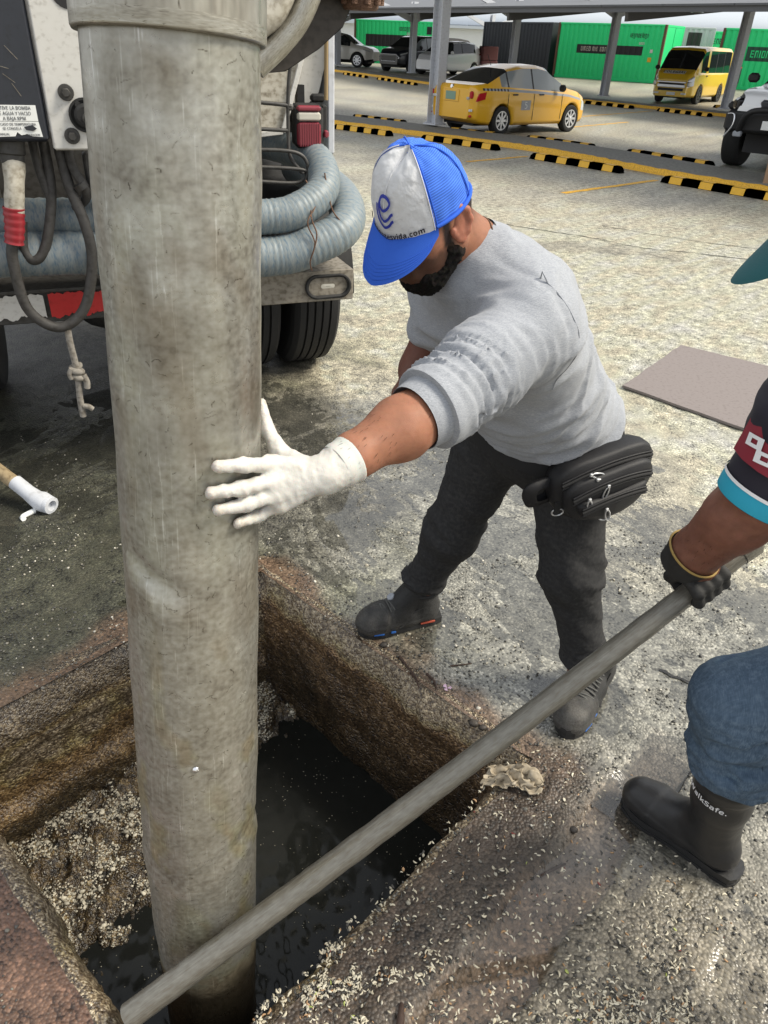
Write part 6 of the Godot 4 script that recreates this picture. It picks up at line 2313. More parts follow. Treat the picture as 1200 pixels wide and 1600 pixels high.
func litter():
	# crumpled cloth on the corner of the pit
	var b := B.new()
	var rows := []
	var o := Vector3(.375, .0, -1.27)
	for j in 22:
		var row := PackedVector3Array()
		for i in 30:
			var u := i / 29.0 * 2 - 1
			var v := j / 21.0 * 2 - 1
			var rr := clampf(1 - u * u * .5 - v * v * .5, 0, 1)
			var p := o + Vector3(u * .075 - v * .012, 0, v * .032 + u * .012)
			p += Vector3(nzf.get_noise_2d(u * 2.4, v * 2.4), 0, nzf.get_noise_2d(u * 2.4 + 9, v * 2.4)) * .016
			p.y = gh(p.x, p.z) + .003 + .034 * absf(nzw.get_noise_2d(u * .55 + 3, v * .55)) * (.3 + rr) + .008 * rr
			row.append(p)
		rows.append(row)
	b.grid(rows, false, Vector3.UP)
	tag(obj("crumpled_cloth", b, M.paper), "crumpled tan cloth on the right corner of the pit", "cloth")
	b = B.new()
	var pc := gp(.215, -1.60, .006)
	for i in 3:
		var a := i * 2.0
		var e := Vector3(cos(a), .25, sin(a)) * .011
		var s := Vector3(-sin(a), .1, cos(a)) * .007
		b.quad(pc, pc + e + s, pc + e * 1.3, pc + e - s)
	b.orient(0, Vector3.UP)
	tag(obj("petal", b, mat(Color(.6, .42, .55), .7)), "small pale pink petal on the wet concrete between the worker's shoes", "petal")
	var sticks := [[Vector3(.07, 0, -1.73), Vector3(.115, 0, -1.65), Vector3(.13, 0, -1.60), .004, "dark twig beside the worker's right shoe"], [Vector3(.155, 0, -1.66), Vector3(.175, 0, -1.63), Vector3(.183, 0, -1.60), .004, "short dark twig nearer the pink petal"], [Vector3(.23, 0, -1.70), Vector3(.27, 0, -1.705), Vector3(.30, 0, -1.715), .0025, "thin brown twig between the worker's feet"], [Vector3(.41, 0, -1.02), Vector3(.445, 0, -1.04), Vector3(.48, 0, -1.06), .004, "black twig at the edge of the puddle on the right rim"], [Vector3(.075, 0, -.655), Vector3(.078, 0, -.69), Vector3(.08, 0, -.72), .008, "short brown stick stuck in the mud at the bottom of the view"]]
	for s in sticks:
		b = B.new()
		var p := []
		for k in 3: p.append(gp(s[k].x, s[k].z, s[3] * .7))
		b.tube(bez(p, 5), [s[3], s[3] * 1.1, s[3], s[3] * .9, s[3], s[3] * 1.05, s[3], s[3] * .8, s[3] * .8, s[3] * .7, s[3] * .5], 7)
		tag(obj("twig", b, grime(Color(.06, .035, .025), .8, M.T_fine, PackedByteArray(), Vector2i(), .6)), s[4], "twig")
	b = B.new()
	var rk := pebble_mesh(9)
	var ar := rk.surface_get_arrays(0)
	for q in [[.02, -1.78, .016], [.285, -1.47, .02], [.31, -1.455, .015], [.51, -1.14, .014]]:
		var lump := MeshInstance3D.new()
		lump.mesh = rk
		lump.name = numbered("clod")
		add_child(lump)
		lump.set_surface_override_material(0, M.brown_plate)
		lump.transform = Transform3D(Basis(Vector3.UP, q[0] * 30).scaled(Vector3.ONE * q[2]), gp(q[0], q[1], q[2] * .3))
	tag(get_node("clod"), "small dark clod of mud by the worker's right toe", "clod", "clods of mud")
	tag(get_node("clod_001"), "larger reddish dark clod on the pit's far right rim, left of the pole", "clod", "clods of mud")
	tag(get_node("clod_002"), "dark clod on the pit's far right rim, touching the pole's edge in view", "clod", "clods of mud")
	tag(get_node("clod_003"), "dark clod on the wet concrete right of the crumpled cloth", "clod", "clods of mud")

# ---------------------------------------------------------------- people
func pobj(called: String, b: B, m: Material, parent: Node3D, base: Vector3) -> MeshInstance3D:
	var o := obj(called, b, m, parent)
	o.position = -base
	return o

func join(to: B, from: B):
	var f := to.v.size()
	to.v.append_array(from.v); to.n.append_array(from.n); to.u.append_array(from.u); to.c.append_array(from.c)
	for i in from.ix: to.ix.append(f + i)
	for s in from.seams: to.seams.append(s + Vector2i(f, f))
	to.colored = to.colored or from.colored

const HF := Vector3(-.630, -.430, .646)
const KF := Vector3(-.620, -.470, .628)      # and the cap sits a little askew
var KU: Vector3
var KL: Vector3
var KC: Vector3
const HS := .90
const KS := .85     # the worker's face looks this way
var HU: Vector3
var HL: Vector3
var HC := Vector3(.052, 1.383, -1.425)
func hp(l: float, u: float, f: float) -> Vector3:
	return HC + (HL * l + HU * u + HF * f) * HS
func kp(l: float, u: float, f: float) -> Vector3:
	return KC + (KL * l + KU * u + KF * f) * KS
func kloc(p: Vector3) -> Vector3:
	var d := (p - KC) / KS
	return Vector3(d.dot(KL), d.dot(KU), d.dot(KF))
func hloc(p: Vector3) -> Vector3:
	var d := (p - HC) / HS
	return Vector3(d.dot(HL), d.dot(HU), d.dot(HF))

# cap crown: a round the head from the front (left positive), e up from the rim
func crown(a: float, e: float, off := 0.0) -> Vector3:
	var ce := pow(maxf(cos(e), 0.0), .72)
	var se := pow(maxf(sin(e), 0.0), .95)
	var fr := maxf(cos(a), 0)
	var rf := .108 + .006 * fr
	var l := sin(a) * (.092 + off) * ce
	var f := cos(a) * (rf + off) * ce + .010 * se
	var u := .018 + .022 * absf(sin(a)) + .006 * (1 - fr) + (.122 + .012 * fr + off) * se - .012 * (1 - fr) * (1 - se)
	return kp(l, u, f)

func man():
	HU = (Vector3.UP - HF.normalized() * HF.normalized().y).normalized()
	HU = (HU - HF.cross(Vector3.UP).normalized() * -.10).normalized()
	KU = (Vector3.UP - KF.normalized() * KF.normalized().y).normalized()
	KU = (KU - KF.cross(Vector3.UP).normalized() * .16).normalized()
	KL = KU.cross(KF.normalized()).normalized()
	KC = HC + HU * .004
	HL = HU.cross(HF.normalized()).normalized()
	var base := Vector3(.33, 0, -1.67)
	var t := thing("person", "worker in grey shirt and blue and white cap, gloved hand on the tube", "person", base)
	var Lf := Vector3(.62, 0, .785)
	var W := Vector3(.425, .83, -1.775)
	var BE := Vector3(.292, 1.018, -1.635)
	var CH := Vector3(.200, 1.195, -1.52)
	var NB := Vector3(.150, 1.295, -1.49)
	var LS := Vector3(.262, 1.195, -1.385)
	var RS := Vector3(.130, 1.215, -1.655)
	var LE := Vector3(.070, 1.130, -1.145)
	var LW := Vector3(-.094, 1.079, -1.000)
	var RE := Vector3(.068, 1.010, -1.625)
	var RW := Vector3(.042, 1.015, -1.46)
	var LH := Vector3(.475, .78, -1.72)
	var RH := Vector3(.315, .78, -1.83)
	var LK := Vector3(.520, .45, -1.63)
	var RK := Vector3(.208, .42, -1.845)
	var LA := Vector3(.612, .11, -1.625)
	var RA := Vector3(.135, .12, -1.905)
	# --- the body, one mesh: trunk, arms and legs, then the finer head
	var skin := Color(.30, .135, .082)
	var dark := Color(.15, .062, .040)
	var body := blob([[W, BE, .11, .11], [BE, CH, .11, .09], [CH, NB, .075, .055], [CH, LS, .075, .055], [CH, RS, .075, .055], [LS, LE, .042, .042], [RS, RE, .055, .043], [RE, RW, .045, .030], [RW, RW + Vector3(-.01, .01, .05), .032, .03],
		[W, LH, .12, .09], [W, RH, .12, .09], [LH, LK, .09, .06], [RH, RK, .09, .06], [LK, LA, .058, .04], [RK, RA, .058, .04], [LA, LA + Vector3(-.04, -.06, .1), .035, .03], [RA, RA + Vector3(-.12, -.07, .03), .035, .03]], .0135, .03, null, func(p): return dark)
	var fore := blob([[LE, LE.lerp(LW, .3) + Vector3(0, -.003, 0), .049, .051], [LE.lerp(LW, .3) + Vector3(0, -.003, 0), LE.lerp(LW, .75), .051, .034], [LE.lerp(LW, .75), LW, .034, .027]], .006, .02, func(p): return .0012 * nzf.get_noise_3d(p.x * 25, p.y * 25, p.z * 25), func(p):
		var n := nzf.get_noise_3d(p.x * 30, p.y * 30, p.z * 30)
		return skin * (1.05 + .12 * n))
	join(body, fore)
	var hpr := [[hp(0, .025, -.022), hp(0, .028, .020), .072, .070], [hp(.010, .01, -.02), hp(.010, .012, .02), .066, .064], [hp(-.010, .01, -.02), hp(-.010, .012, .02), .066, .064],
		[hp(0, -.02, .042), hp(0, -.075, .052), .058, .044], [hp(.034, -.022, .048), hp(.030, -.05, .05), .034, .030], [hp(-.034, -.022, .048), hp(-.030, -.05, .05), .034, .030], [hp(0, -.104, .064), hp(0, -.100, .060), .028, .028],
		[hp(.056, -.045, -.005), hp(.022, -.100, .052), .028, .026], [hp(-.056, -.045, -.005), hp(-.022, -.100, .052), .028, .026],
		[hp(0, -.06, -.03), NB + Vector3(.005, .01, -.01), .058, .064], [hp(.01, -.05, -.045), NB + Vector3(.03, -.01, -.03), .050, .060]]
	var head := blob(hpr + [[hp(0, .004, .092), hp(0, -.036, .113), .011, .015], [hp(.012, -.040, .100), hp(-.012, -.040, .100), .011, .011], [hp(.028, .012, .072), hp(.010, .010, .080), .016, .013], [hp(-.028, .012, .072), hp(-.010, .010, .080), .016, .013],
		[hp(.031, -.002, .078), hp(.031, -.003, .079), .015, .015], [hp(-.031, -.002, .078), hp(-.031, -.003, .079), .015, .015], [hp(.020, -.066, .088), hp(-.020, -.066, .088), .010, .010], [hp(.016, -.076, .087), hp(-.016, -.076, .087), .010, .010]], .0045, .014, null, func(p):
			var q := hloc(p)
			var n := nzf.get_noise_3d(p.x * 60, p.y * 60, p.z * 60)
			var c := skin.lerp(skin * .85, clampf(n, 0, 1))
			var hair := smoothstep(-.012, .006, q.y + .25 * (q.z + .02) * -1.0 + n * .004) * smoothstep(-.005, -.03, q.z + .0)
			hair = maxf(hair, smoothstep(-.055, -.035, q.y) * smoothstep(.046, .030, q.z + n * .004) * smoothstep(.008, .020, q.z) * smoothstep(.04, .06, absf(q.x)))
			hair = maxf(hair, .55 * smoothstep(-.06, -.02, q.y) * smoothstep(-.045, -.07, q.z))
			# short sideburn and stubble running into the beard
			var jaw := smoothstep(-.030, -.048, q.y + n * .006) * smoothstep(.005, .020, q.z + .35 * (q.y + .06) * -1.0) * smoothstep(-.135, -.12, q.y)
			c = c.lerp(Color(.016, .011, .009), clampf(maxf(hair, jaw * .75), 0, 1))
			return c)
	join(body, head)
	for s in [1.0, -1.0]:
		var ear := [[Vector2(.024, .020), Vector2(.034, .008)], [Vector2(.034, .008), Vector2(.033, -.010)], [Vector2(.033, -.010), Vector2(.020, -.024)], [Vector2(.020, -.024), Vector2(.0, -.025)], [Vector2(.0, -.025), Vector2(-.018, -.014)], [Vector2(-.018, -.014), Vector2(-.030, .002)], [Vector2(-.030, .002), Vector2(-.026, .010)]]
		var pr := []
		for q in ear:
			var fl := func(v: Vector2) -> Vector3: return hp(s * (.083 + .30 * maxf(-v.y + .004, 0)), -.012 + v.x, -.004 + v.y)
			pr.append([fl.call(q[0]), fl.call(q[1]), .0058, .0058])
		pr.append([hp(s * .076, -.012 + .012, -.004 - .002), hp(s * .078, -.012 - .016, -.004), .010, .011])
		pr.append([hp(s * .082, -.012 + .016, -.014), hp(s * .083, -.012 - .008, -.015), .0075, .006])
		pr.append([hp(s * .080, -.016, .012), hp(s * .080, -.026, .010), .006, .006])
		var eb := blob(pr, .0028, .006, null, func(p):
			return Color(.33, .13, .085))
		join(body, eb)
	pobj("body", body, M.skin, t, base)
	arm_hair(t, base, LE.lerp(LW, .15), LE.lerp(LW, .85), .0525, .036, 260)
	var bd := blob([[hp(.055, -.060, .008), hp(.026, -.102, .054), .0255, .0265], [hp(-.055, -.060, .008), hp(-.026, -.102, .054), .0255, .0265], [hp(.010, -.104, .066), hp(-.010, -.104, .066), .027, .027], [hp(.026, -.084, .062), hp(.012, -.092, .076), .022, .020], [hp(-.026, -.084, .062), hp(-.012, -.092, .076), .022, .020], [hp(.022, -.062, .088), hp(0, -.054, .100), .008, .009], [hp(-.022, -.062, .088), hp(0, -.054, .100), .008, .009], [hp(.060, -.036, .018), hp(.059, -.055, .012), .010, .017]], .004, .014,
		func(p): return .0035 * nzf.get_noise_3d(p.x * 130, p.y * 130, p.z * 130) + .002 * nzf.get_noise_3d(p.x * 50, p.y * 50, p.z * 50))
	bd.colored = true
	for i in bd.v.size():
		var q := hloc(bd.v[i])
		var n := nzf.get_noise_3d(bd.v[i].x * 140, bd.v[i].y * 140, bd.v[i].z * 140)
		var thin := smoothstep(-.055, -.020, q.y + .006 * n) + .5 * smoothstep(.02, -.01, q.z)
		bd.c[i] = Color(.009, .0075, .0065).lerp(Color(.055, .036, .027), clampf(thin, 0, 1)) * (1 + .6 * n)
	pobj("beard", bd, M.beard, t, base)
	# --- shirt
	var Ta := (CH - W).normalized()
	var Aa := (LE - LS).normalized()
	var sp := []
	for s in [1.0, -1.0]:
		sp.append([W + Lf * .075 * s, BE + Lf * .060 * s, .128, .130])
		sp.append([BE + Lf * .060 * s, CH + Lf * (.070 if s > 0 else .055) * s + Vector3(.004, 0, 0), .130, .108])
	sp.append_array([[W - Ta * .01, BE, .138, .140], [CH + Vector3(.02, .03, -.01), NB + Vector3(.018, -.03, -.02), .105, .075], [CH + Lf * .07 + Vector3(.0, .02, 0), LS, .10, .086], [CH - Lf * .07 + Vector3(.02, .02, 0), RS, .095, .078], [NB + Vector3(.012, -.02, -.01), LS + Vector3(0, .02, -.01), .07, .06], [NB + Vector3(.012, -.02, -.01), RS + Vector3(0, .02, 0), .07, .06],
		[LS, LS.lerp(LE, .5) + Vector3(0, -.004, 0), .084, .073], [LS.lerp(LE, .5) + Vector3(0, -.004, 0), LE, .072, .062], [LE, LE + (LW - LE).normalized() * .02, .062, .060], [RS, RS.lerp(RE, .5), .078, .060], [LS + Vector3(0, -.05, -.02), BE + Lf * .085 + Vector3(-.01, .05, .02), .06, .09]])
	var shirt := blob(sp, .0068, .05, func(p: Vector3) -> float:
		var da := p - LS
		var al := da.dot(Aa)
		var arm := smoothstep(-.02, .06, al) * smoothstep(.18, .12, (da - Aa * al).length())
		var cuffz := smoothstep(.12, .26, al)
		# folds round the arm, bunched towards the cuff
		var q := Vector3(al * (20 + 14 * cuffz), 0, 0) + (da - Aa * al) * 7
		var r := nzw.get_noise_3d(q.x, q.y + 3, q.z)
		var d := -.0105 * arm * maxf(r, -.3) * (.5 + .75 * cuffz) * smoothstep(.32, .27, al)
		# trunk: long soft folds from the armpit and a bunched hem
		var dt := p - W
		var tl := dt.dot(Ta)
		var pr := dt - Ta * tl
		for f0 in [[.045, .35, 1.0], [.105, -.25, .8], [.165, .45, 1.0], [.26, .7, .8], [.34, .9, .7]]:
			var fw: float = tl - f0[0] - f0[1] * pr.y + .02 * nzf.get_noise_3d(p.x * 6, p.y * 6, p.z * 6 + f0[0] * 40)
			d -= (1 - arm) * .0062 * f0[2] * (exp(-pow(fw / .010, 2)) - .6 * exp(-pow((fw - .020) / .012, 2)))
		var hem := smoothstep(.16, -.02, tl)
		var mid := nzw.get_noise_3d(tl * 7.5 + pr.y * 2.0, pr.x * 2.6 + 7, pr.z * 2.6)
		var low := nzw.get_noise_3d(tl * 22, pr.x * 5, pr.z * 5)
		d -= (1 - arm) * (.0135 * maxf(mid, -.25) + hem * .0075 * maxf(low, -.2))
		d += .0016 * nz.get_noise_3d(p.x * 22, p.y * 22, p.z * 22)
		# armhole seam
		d += .0035 * exp(-pow((al - .005 + .02 * sin(pr.y * 18)) / .005, 2)) * smoothstep(.2, .1, da.length())
		return d)
	# open the sleeve end and the hem: keep what lies above the hem line
	var hem_n := (Ta + Vector3(.0, .05, 0)).normalized()
	var arm_d := (LW - LE).normalized()
	for i in shirt.v.size():
		var p := shirt.v[i]
		var e := (p - (LE + arm_d * .004)).dot(arm_d)
		if e > 0 and p.distance_to(LE) < .16: p -= arm_d * e
		var hm := (p - W).dot(hem_n) + .078 - .012 * nzf.get_noise_3d(p.x * 7, p.y * 7, p.z * 7)
		if hm < 0: p -= hem_n * hm
		shirt.v[i] = p
	var so := pobj("shirt", shirt, M.shirt, t, base)
	# armhole and shoulder seams laid on the cloth
	var loop := []
	var top := []
	var bx0 := Aa.cross(Vector3.UP).normalized()
	var by0 := bx0.cross(Aa)
	var shd := (LS - NB).normalized()
	var sn := shd.cross(Vector3.UP).normalized()
	for p in shirt.v:
		var da := p - LS
		var s0 := da.dot(Aa) + .012 - .25 * maxf(da.dot(by0), 0) * .3
		if absf(s0) < .0038 and da.length() < .15 and (p - NB).length() > .165: loop.append([atan2(da.dot(by0), da.dot(bx0)), p])
		var dn := p - NB
		if absf(dn.dot(sn) - .012) < .0038 and dn.dot(shd) > .055 and dn.dot(shd) < .155 and dn.y > -.02: top.append([dn.dot(shd), p])
	for q in [loop]:
		if q.size() < 8: continue
		q.sort_custom(func(a, b): return a[0] < b[0])
		var sm := []
		var k := 0
		while k < q.size():
			var acc := Vector3.ZERO
			var e := mini(k + maxi(q.size() / 14, 2), q.size())
			for j in range(k, e): acc += q[j][1]
			sm.append(acc / (e - k)); k = e
		var sb := B.new()
		sb.tube(bez(sm, 3), .0016, 6)
		pobj("seam", sb, M.shirt, t, base)
	var cuff := B.new()
	var cd := (LW - LE).normalized()
	cuff.lathe_s(LE + cd * .000, cd, [Vector2(.064, -.045), Vector2(.0660, -.030), Vector2(.0635, -.005), Vector2(.0605, .020), Vector2(.0585, .034), Vector2(.0565, .036), Vector2(.058, .036), Vector2(.056, .0)], 36, false)
	pobj("cuff", cuff, M.shirt, t, base)
	var collar := B.new()
	var nd := (hp(0, -.06, -.03) - NB).normalized()
	var crow := []
	for k in 5:
		var row := PackedVector3Array()
		for i in 40:
			var a := TAU * i / 40
			var x1 := nd.cross(Lf).normalized()
			var y1 := nd.cross(x1)
			var rr: float = [.083, .080, .076, .073, .070][k]
			row.append(NB + Vector3(.012, .0, -.012) + nd * (-.010 + .010 * k) + (x1 * cos(a) * 1.02 + y1 * sin(a)) * rr)
		crow.append(row)
	collar.grid(crow, true)
	pobj("collar", collar, M.shirt, t, base)
	var chain := B.new()
	var cp := []
	for i in 60:
		var a := TAU * i / 60
		var x2 := nd.cross(Lf).normalized()
		var y2 := nd.cross(x2)
		cp.append(NB + Vector3(.008, .0, -.008) + nd * (.034 + .006 * cos(a)) + (x2 * cos(a) + y2 * sin(a)) * .0685)
	chain.tube(cp, .0018, 6, false, Vector2(1, 1), true)
	pobj("necklace", chain, M.rust, t, base)
	# --- trousers
	var trous := blob([[RH + Vector3(.02, .02, 0), LH + Vector3(-.01, .02, 0), .128, .130], [W + Vector3(0, -.03, 0), (RH + LH) / 2, .150, .135], [LH, LK, .112, .078], [LK, LA + Vector3(0, .03, 0), .078, .054], [RH, RK, .108, .076], [RK, RA + Vector3(0, .04, 0), .076, .053], [LA + Vector3(0, .035, 0), LA + Vector3(.0, .02, 0), .054, .058], [RA + Vector3(0, .045, 0), RA + Vector3(0, .025, 0), .057, .060]], .0078, .045, func(p: Vector3) -> float:
		var left := p.x > .33
		var K := LK if left else RK
		var A := LA if left else RA
		var kd := absf(p.y - K.y)
		var ad := p.y - A.y
		var n := nzw.get_noise_3d(p.x * 4 + (9 if left else 0), p.y * 10 + p.x * 6, p.z * 4)
		var d := -.0085 * maxf(n, -.25) * (.5 + smoothstep(.16, .03, kd) * .7)
		var n2 := nzw.get_noise_3d(p.x * 8, p.y * 24 + p.z * 6, p.z * 8 + 5)
		d -= .0060 * maxf(n2, -.3) * smoothstep(.20, .05, ad)
		var n3 := nzw.get_noise_3d(p.x * 6 + p.y * 9, p.y * 3, p.z * 6)
		d -= .008 * maxf(n3, -.2) * smoothstep(.55, .72, p.y)
		return d)
	for i in trous.v.size():
		var p := trous.v[i]
		var f := Vector2(p.x - RA.x, p.z - RA.z)
		var y0: float = LA.y + .018 + .05 * (p.z - LA.z) if p.x > .33 else RA.y + .062 - .20 * f.x
		trous.v[i].y = maxf(p.y, y0 + .010 * nzf.get_noise_3d(p.x * 20, 0, p.z * 20))
	pobj("trousers", trous, M.black_jean, t, base)
	# --- shoes
	shoe(t, base, Vector3(.708, 0, -1.71), Vector3(.538, 0, -1.425), LA)
	shoe(t, base, Vector3(.200, 0, -1.935), Vector3(-.068, 0, -1.828), RA)
	cap(t, base)
	glove(t, base)
	waist_bag(base)

func shoe(t: Node3D, base: Vector3, heel: Vector3, toe: Vector3, ankle: Vector3):
	var d := (toe - heel).normalized()
	var s := d.cross(Vector3.UP)
	var L := heel.distance_to(toe)
	var P := func(f: float, u: float, w: float) -> Vector3: return heel + d * (f * L) + Vector3.UP * u + s * w
	var up := ankle + Vector3(0, .055, 0)
	var b := blob([[P.call(.17, .058, 0), P.call(.42, .060, .002), .043, .047], [P.call(.42, .056, .003), P.call(.70, .048, .005), .048, .050], [P.call(.70, .046, .006), P.call(.84, .044, .003), .049, .046], [P.call(.20, .075, 0), up, .045, .050], [P.call(.62, .062, 0), up + Vector3(0, -.01, 0), .040, .044], [P.call(.20, .075, 0), P.call(.24, .115, 0), .043, .045]], .0052, .02, func(p: Vector3) -> float:
			var f := (p - heel).dot(d) / L
			var n := nzw.get_noise_3d(p.x * 9, p.y * 9, p.z * 9)
			var dd := -.002 * n
			# toe cap step and flex creases
			dd -= .0028 * smoothstep(.70, .72, f + (p.y - .05) * .8)
			dd += .003 * exp(-pow((f - .66) / .012, 2)) * smoothstep(.05, .07, p.y) + .002 * exp(-pow((f - .60) / .01, 2)) * smoothstep(.05, .07, p.y)
			dd -= .003 * smoothstep(.055, .045, p.y)
			return dd, func(p: Vector3) -> Color:
				var f := (p - heel).dot(d) / L
				var n := nz.get_noise_3d(p.x * 18, p.y * 18, p.z * 18)
				var dust := smoothstep(.62, .92, f + .25 * n) * .8 + smoothstep(.05, .02, p.y + .02 * n) * .5
				var c := Color(.034, .034, .033).lerp(Color(.095, .09, .083), clampf(dust * (.6 + n), 0, .9))
				# darker quarter panels and a rand round the toe
				if f > .28 and f < .62 and p.y > .05: c *= .55
				return c, func(p: Vector3) -> Vector3: return Vector3(p.x, maxf(p.y, .016), p.z))
	var o := pobj("shoe", b, M.leather, t, base)
	var out := PackedVector2Array()
	for q in [[-.02, 0], [.0, .030], [.1, .037], [.3, .036], [.5, .041], [.7, .050], [.82, .049], [.93, .036], [.99, .014], [1.0, -.004], [.96, -.026], [.86, -.042], [.72, -.047], [.5, -.040], [.3, -.035], [.1, -.036], [.0, -.030]]:
		out.append(Vector2(q[0] * L, -q[1]))
	b = B.new()
	b.prism(out, .024, heel - base + Vector3(0, .002, 0) + base, Basis(d, -s, Vector3.UP) if d.cross(-s).dot(Vector3.UP) > 0 else Basis(d, s, Vector3.UP))
	var so := obj("sole", b, M.rubber, o)
	for q in [[.60, .66, 1.0, M.sole_blue], [.74, .86, 1.0, M.sole_blue], [.10, .28, 1.0, M.sole_red]]:
		for w in [1.0, -1.0]:
			b = B.new()
			var ww := .049 if q[0] > .5 else .0375
			b.bar(P.call(q[0], .021, ww * w), P.call(q[1], .021, (ww - (.006 if q[0] > .7 else .001)) * w), .006, .008, .002)
			obj("sole_inlay", b, q[3], o)
	# toe rand, side panels, padded collar
	b = B.new()
	var rr := PackedVector2Array()
	for q in out:
		if q.x > .70 * L: rr.append(Vector2(q.x + .001 + (.0015 if q.x > .9 * L else 0.0), q.y * .985))
	b.prism(rr, .020, heel + Vector3(0, .024, 0), Basis(d, -s, Vector3.UP) if d.cross(-s).dot(Vector3.UP) > 0 else Basis(d, s, Vector3.UP))
	obj("toe_rand", b, M.rubber, o)
	b = B.new()
	var ring := []
	var axu: Vector3 = (up - P.call(.20, .075, 0)).normalized()
	for i in 28:
		var a := TAU * i / 28
		ring.append(P.call(.20, .075, 0).lerp(up, .93) + (d * cos(a) + s * sin(a)) * .054 + axu * (.010 * cos(a)))
	b.tube(ring, .0105, 8, false, Vector2(1, 1), true)
	ring = []
	for i in 28:
		var a := TAU * i / 28
		ring.append(P.call(.20, .075, 0).lerp(up, .70) + (d * cos(a) * 1.02 + s * sin(a)) * .0515)
	b.tube(ring, .008, 8, false, Vector2(1, 1), true)
	obj("padded_collar", b, M.rubber, o)
	for w in [1.0, -1.0]:
		b = B.new()
		for q in [[.66, .040, .30, .095], [.56, .036, .24, .070]]:
			var lp := []
			for i in 9:
				var e := i / 8.0
				lp.append(P.call(lerpf(q[0], q[2], e), lerpf(q[1], q[3], e), w * (.0515 - .004 * sin(PI * e) - .006 * e)))
			b.tube(lp, .0028, 6)
		obj("side_strap", b, M.rubber, o)
	# laces, dial and the padded tongue
	b = B.new()
	for i in 4:
		var f := .72 - i * .075
		var h := .086 + i * .010
		b.tube(bez([P.call(f, h + .000, -.034), P.call(f + .02, h + .019, 0), P.call(f, h + .000, .034)], 5), .003, 6)
		b.tube(bez([P.call(f - .04, h + .006, -.034), P.call(f + .0, h + .021, 0), P.call(f + .04, h - .002, .034)], 5), .003, 6)
	obj("laces", b, M.lace, o)
	b = B.new()
	b.lathe_s(P.call(.60, .122, .010), Vector3(0, .8, 0) + d * .5, [Vector2(.014, -.004), Vector2(.014, .004), Vector2(.011, .007), Vector2(.003, .0075)], 18)
	obj("dial", b, M.stripe_grey, o)

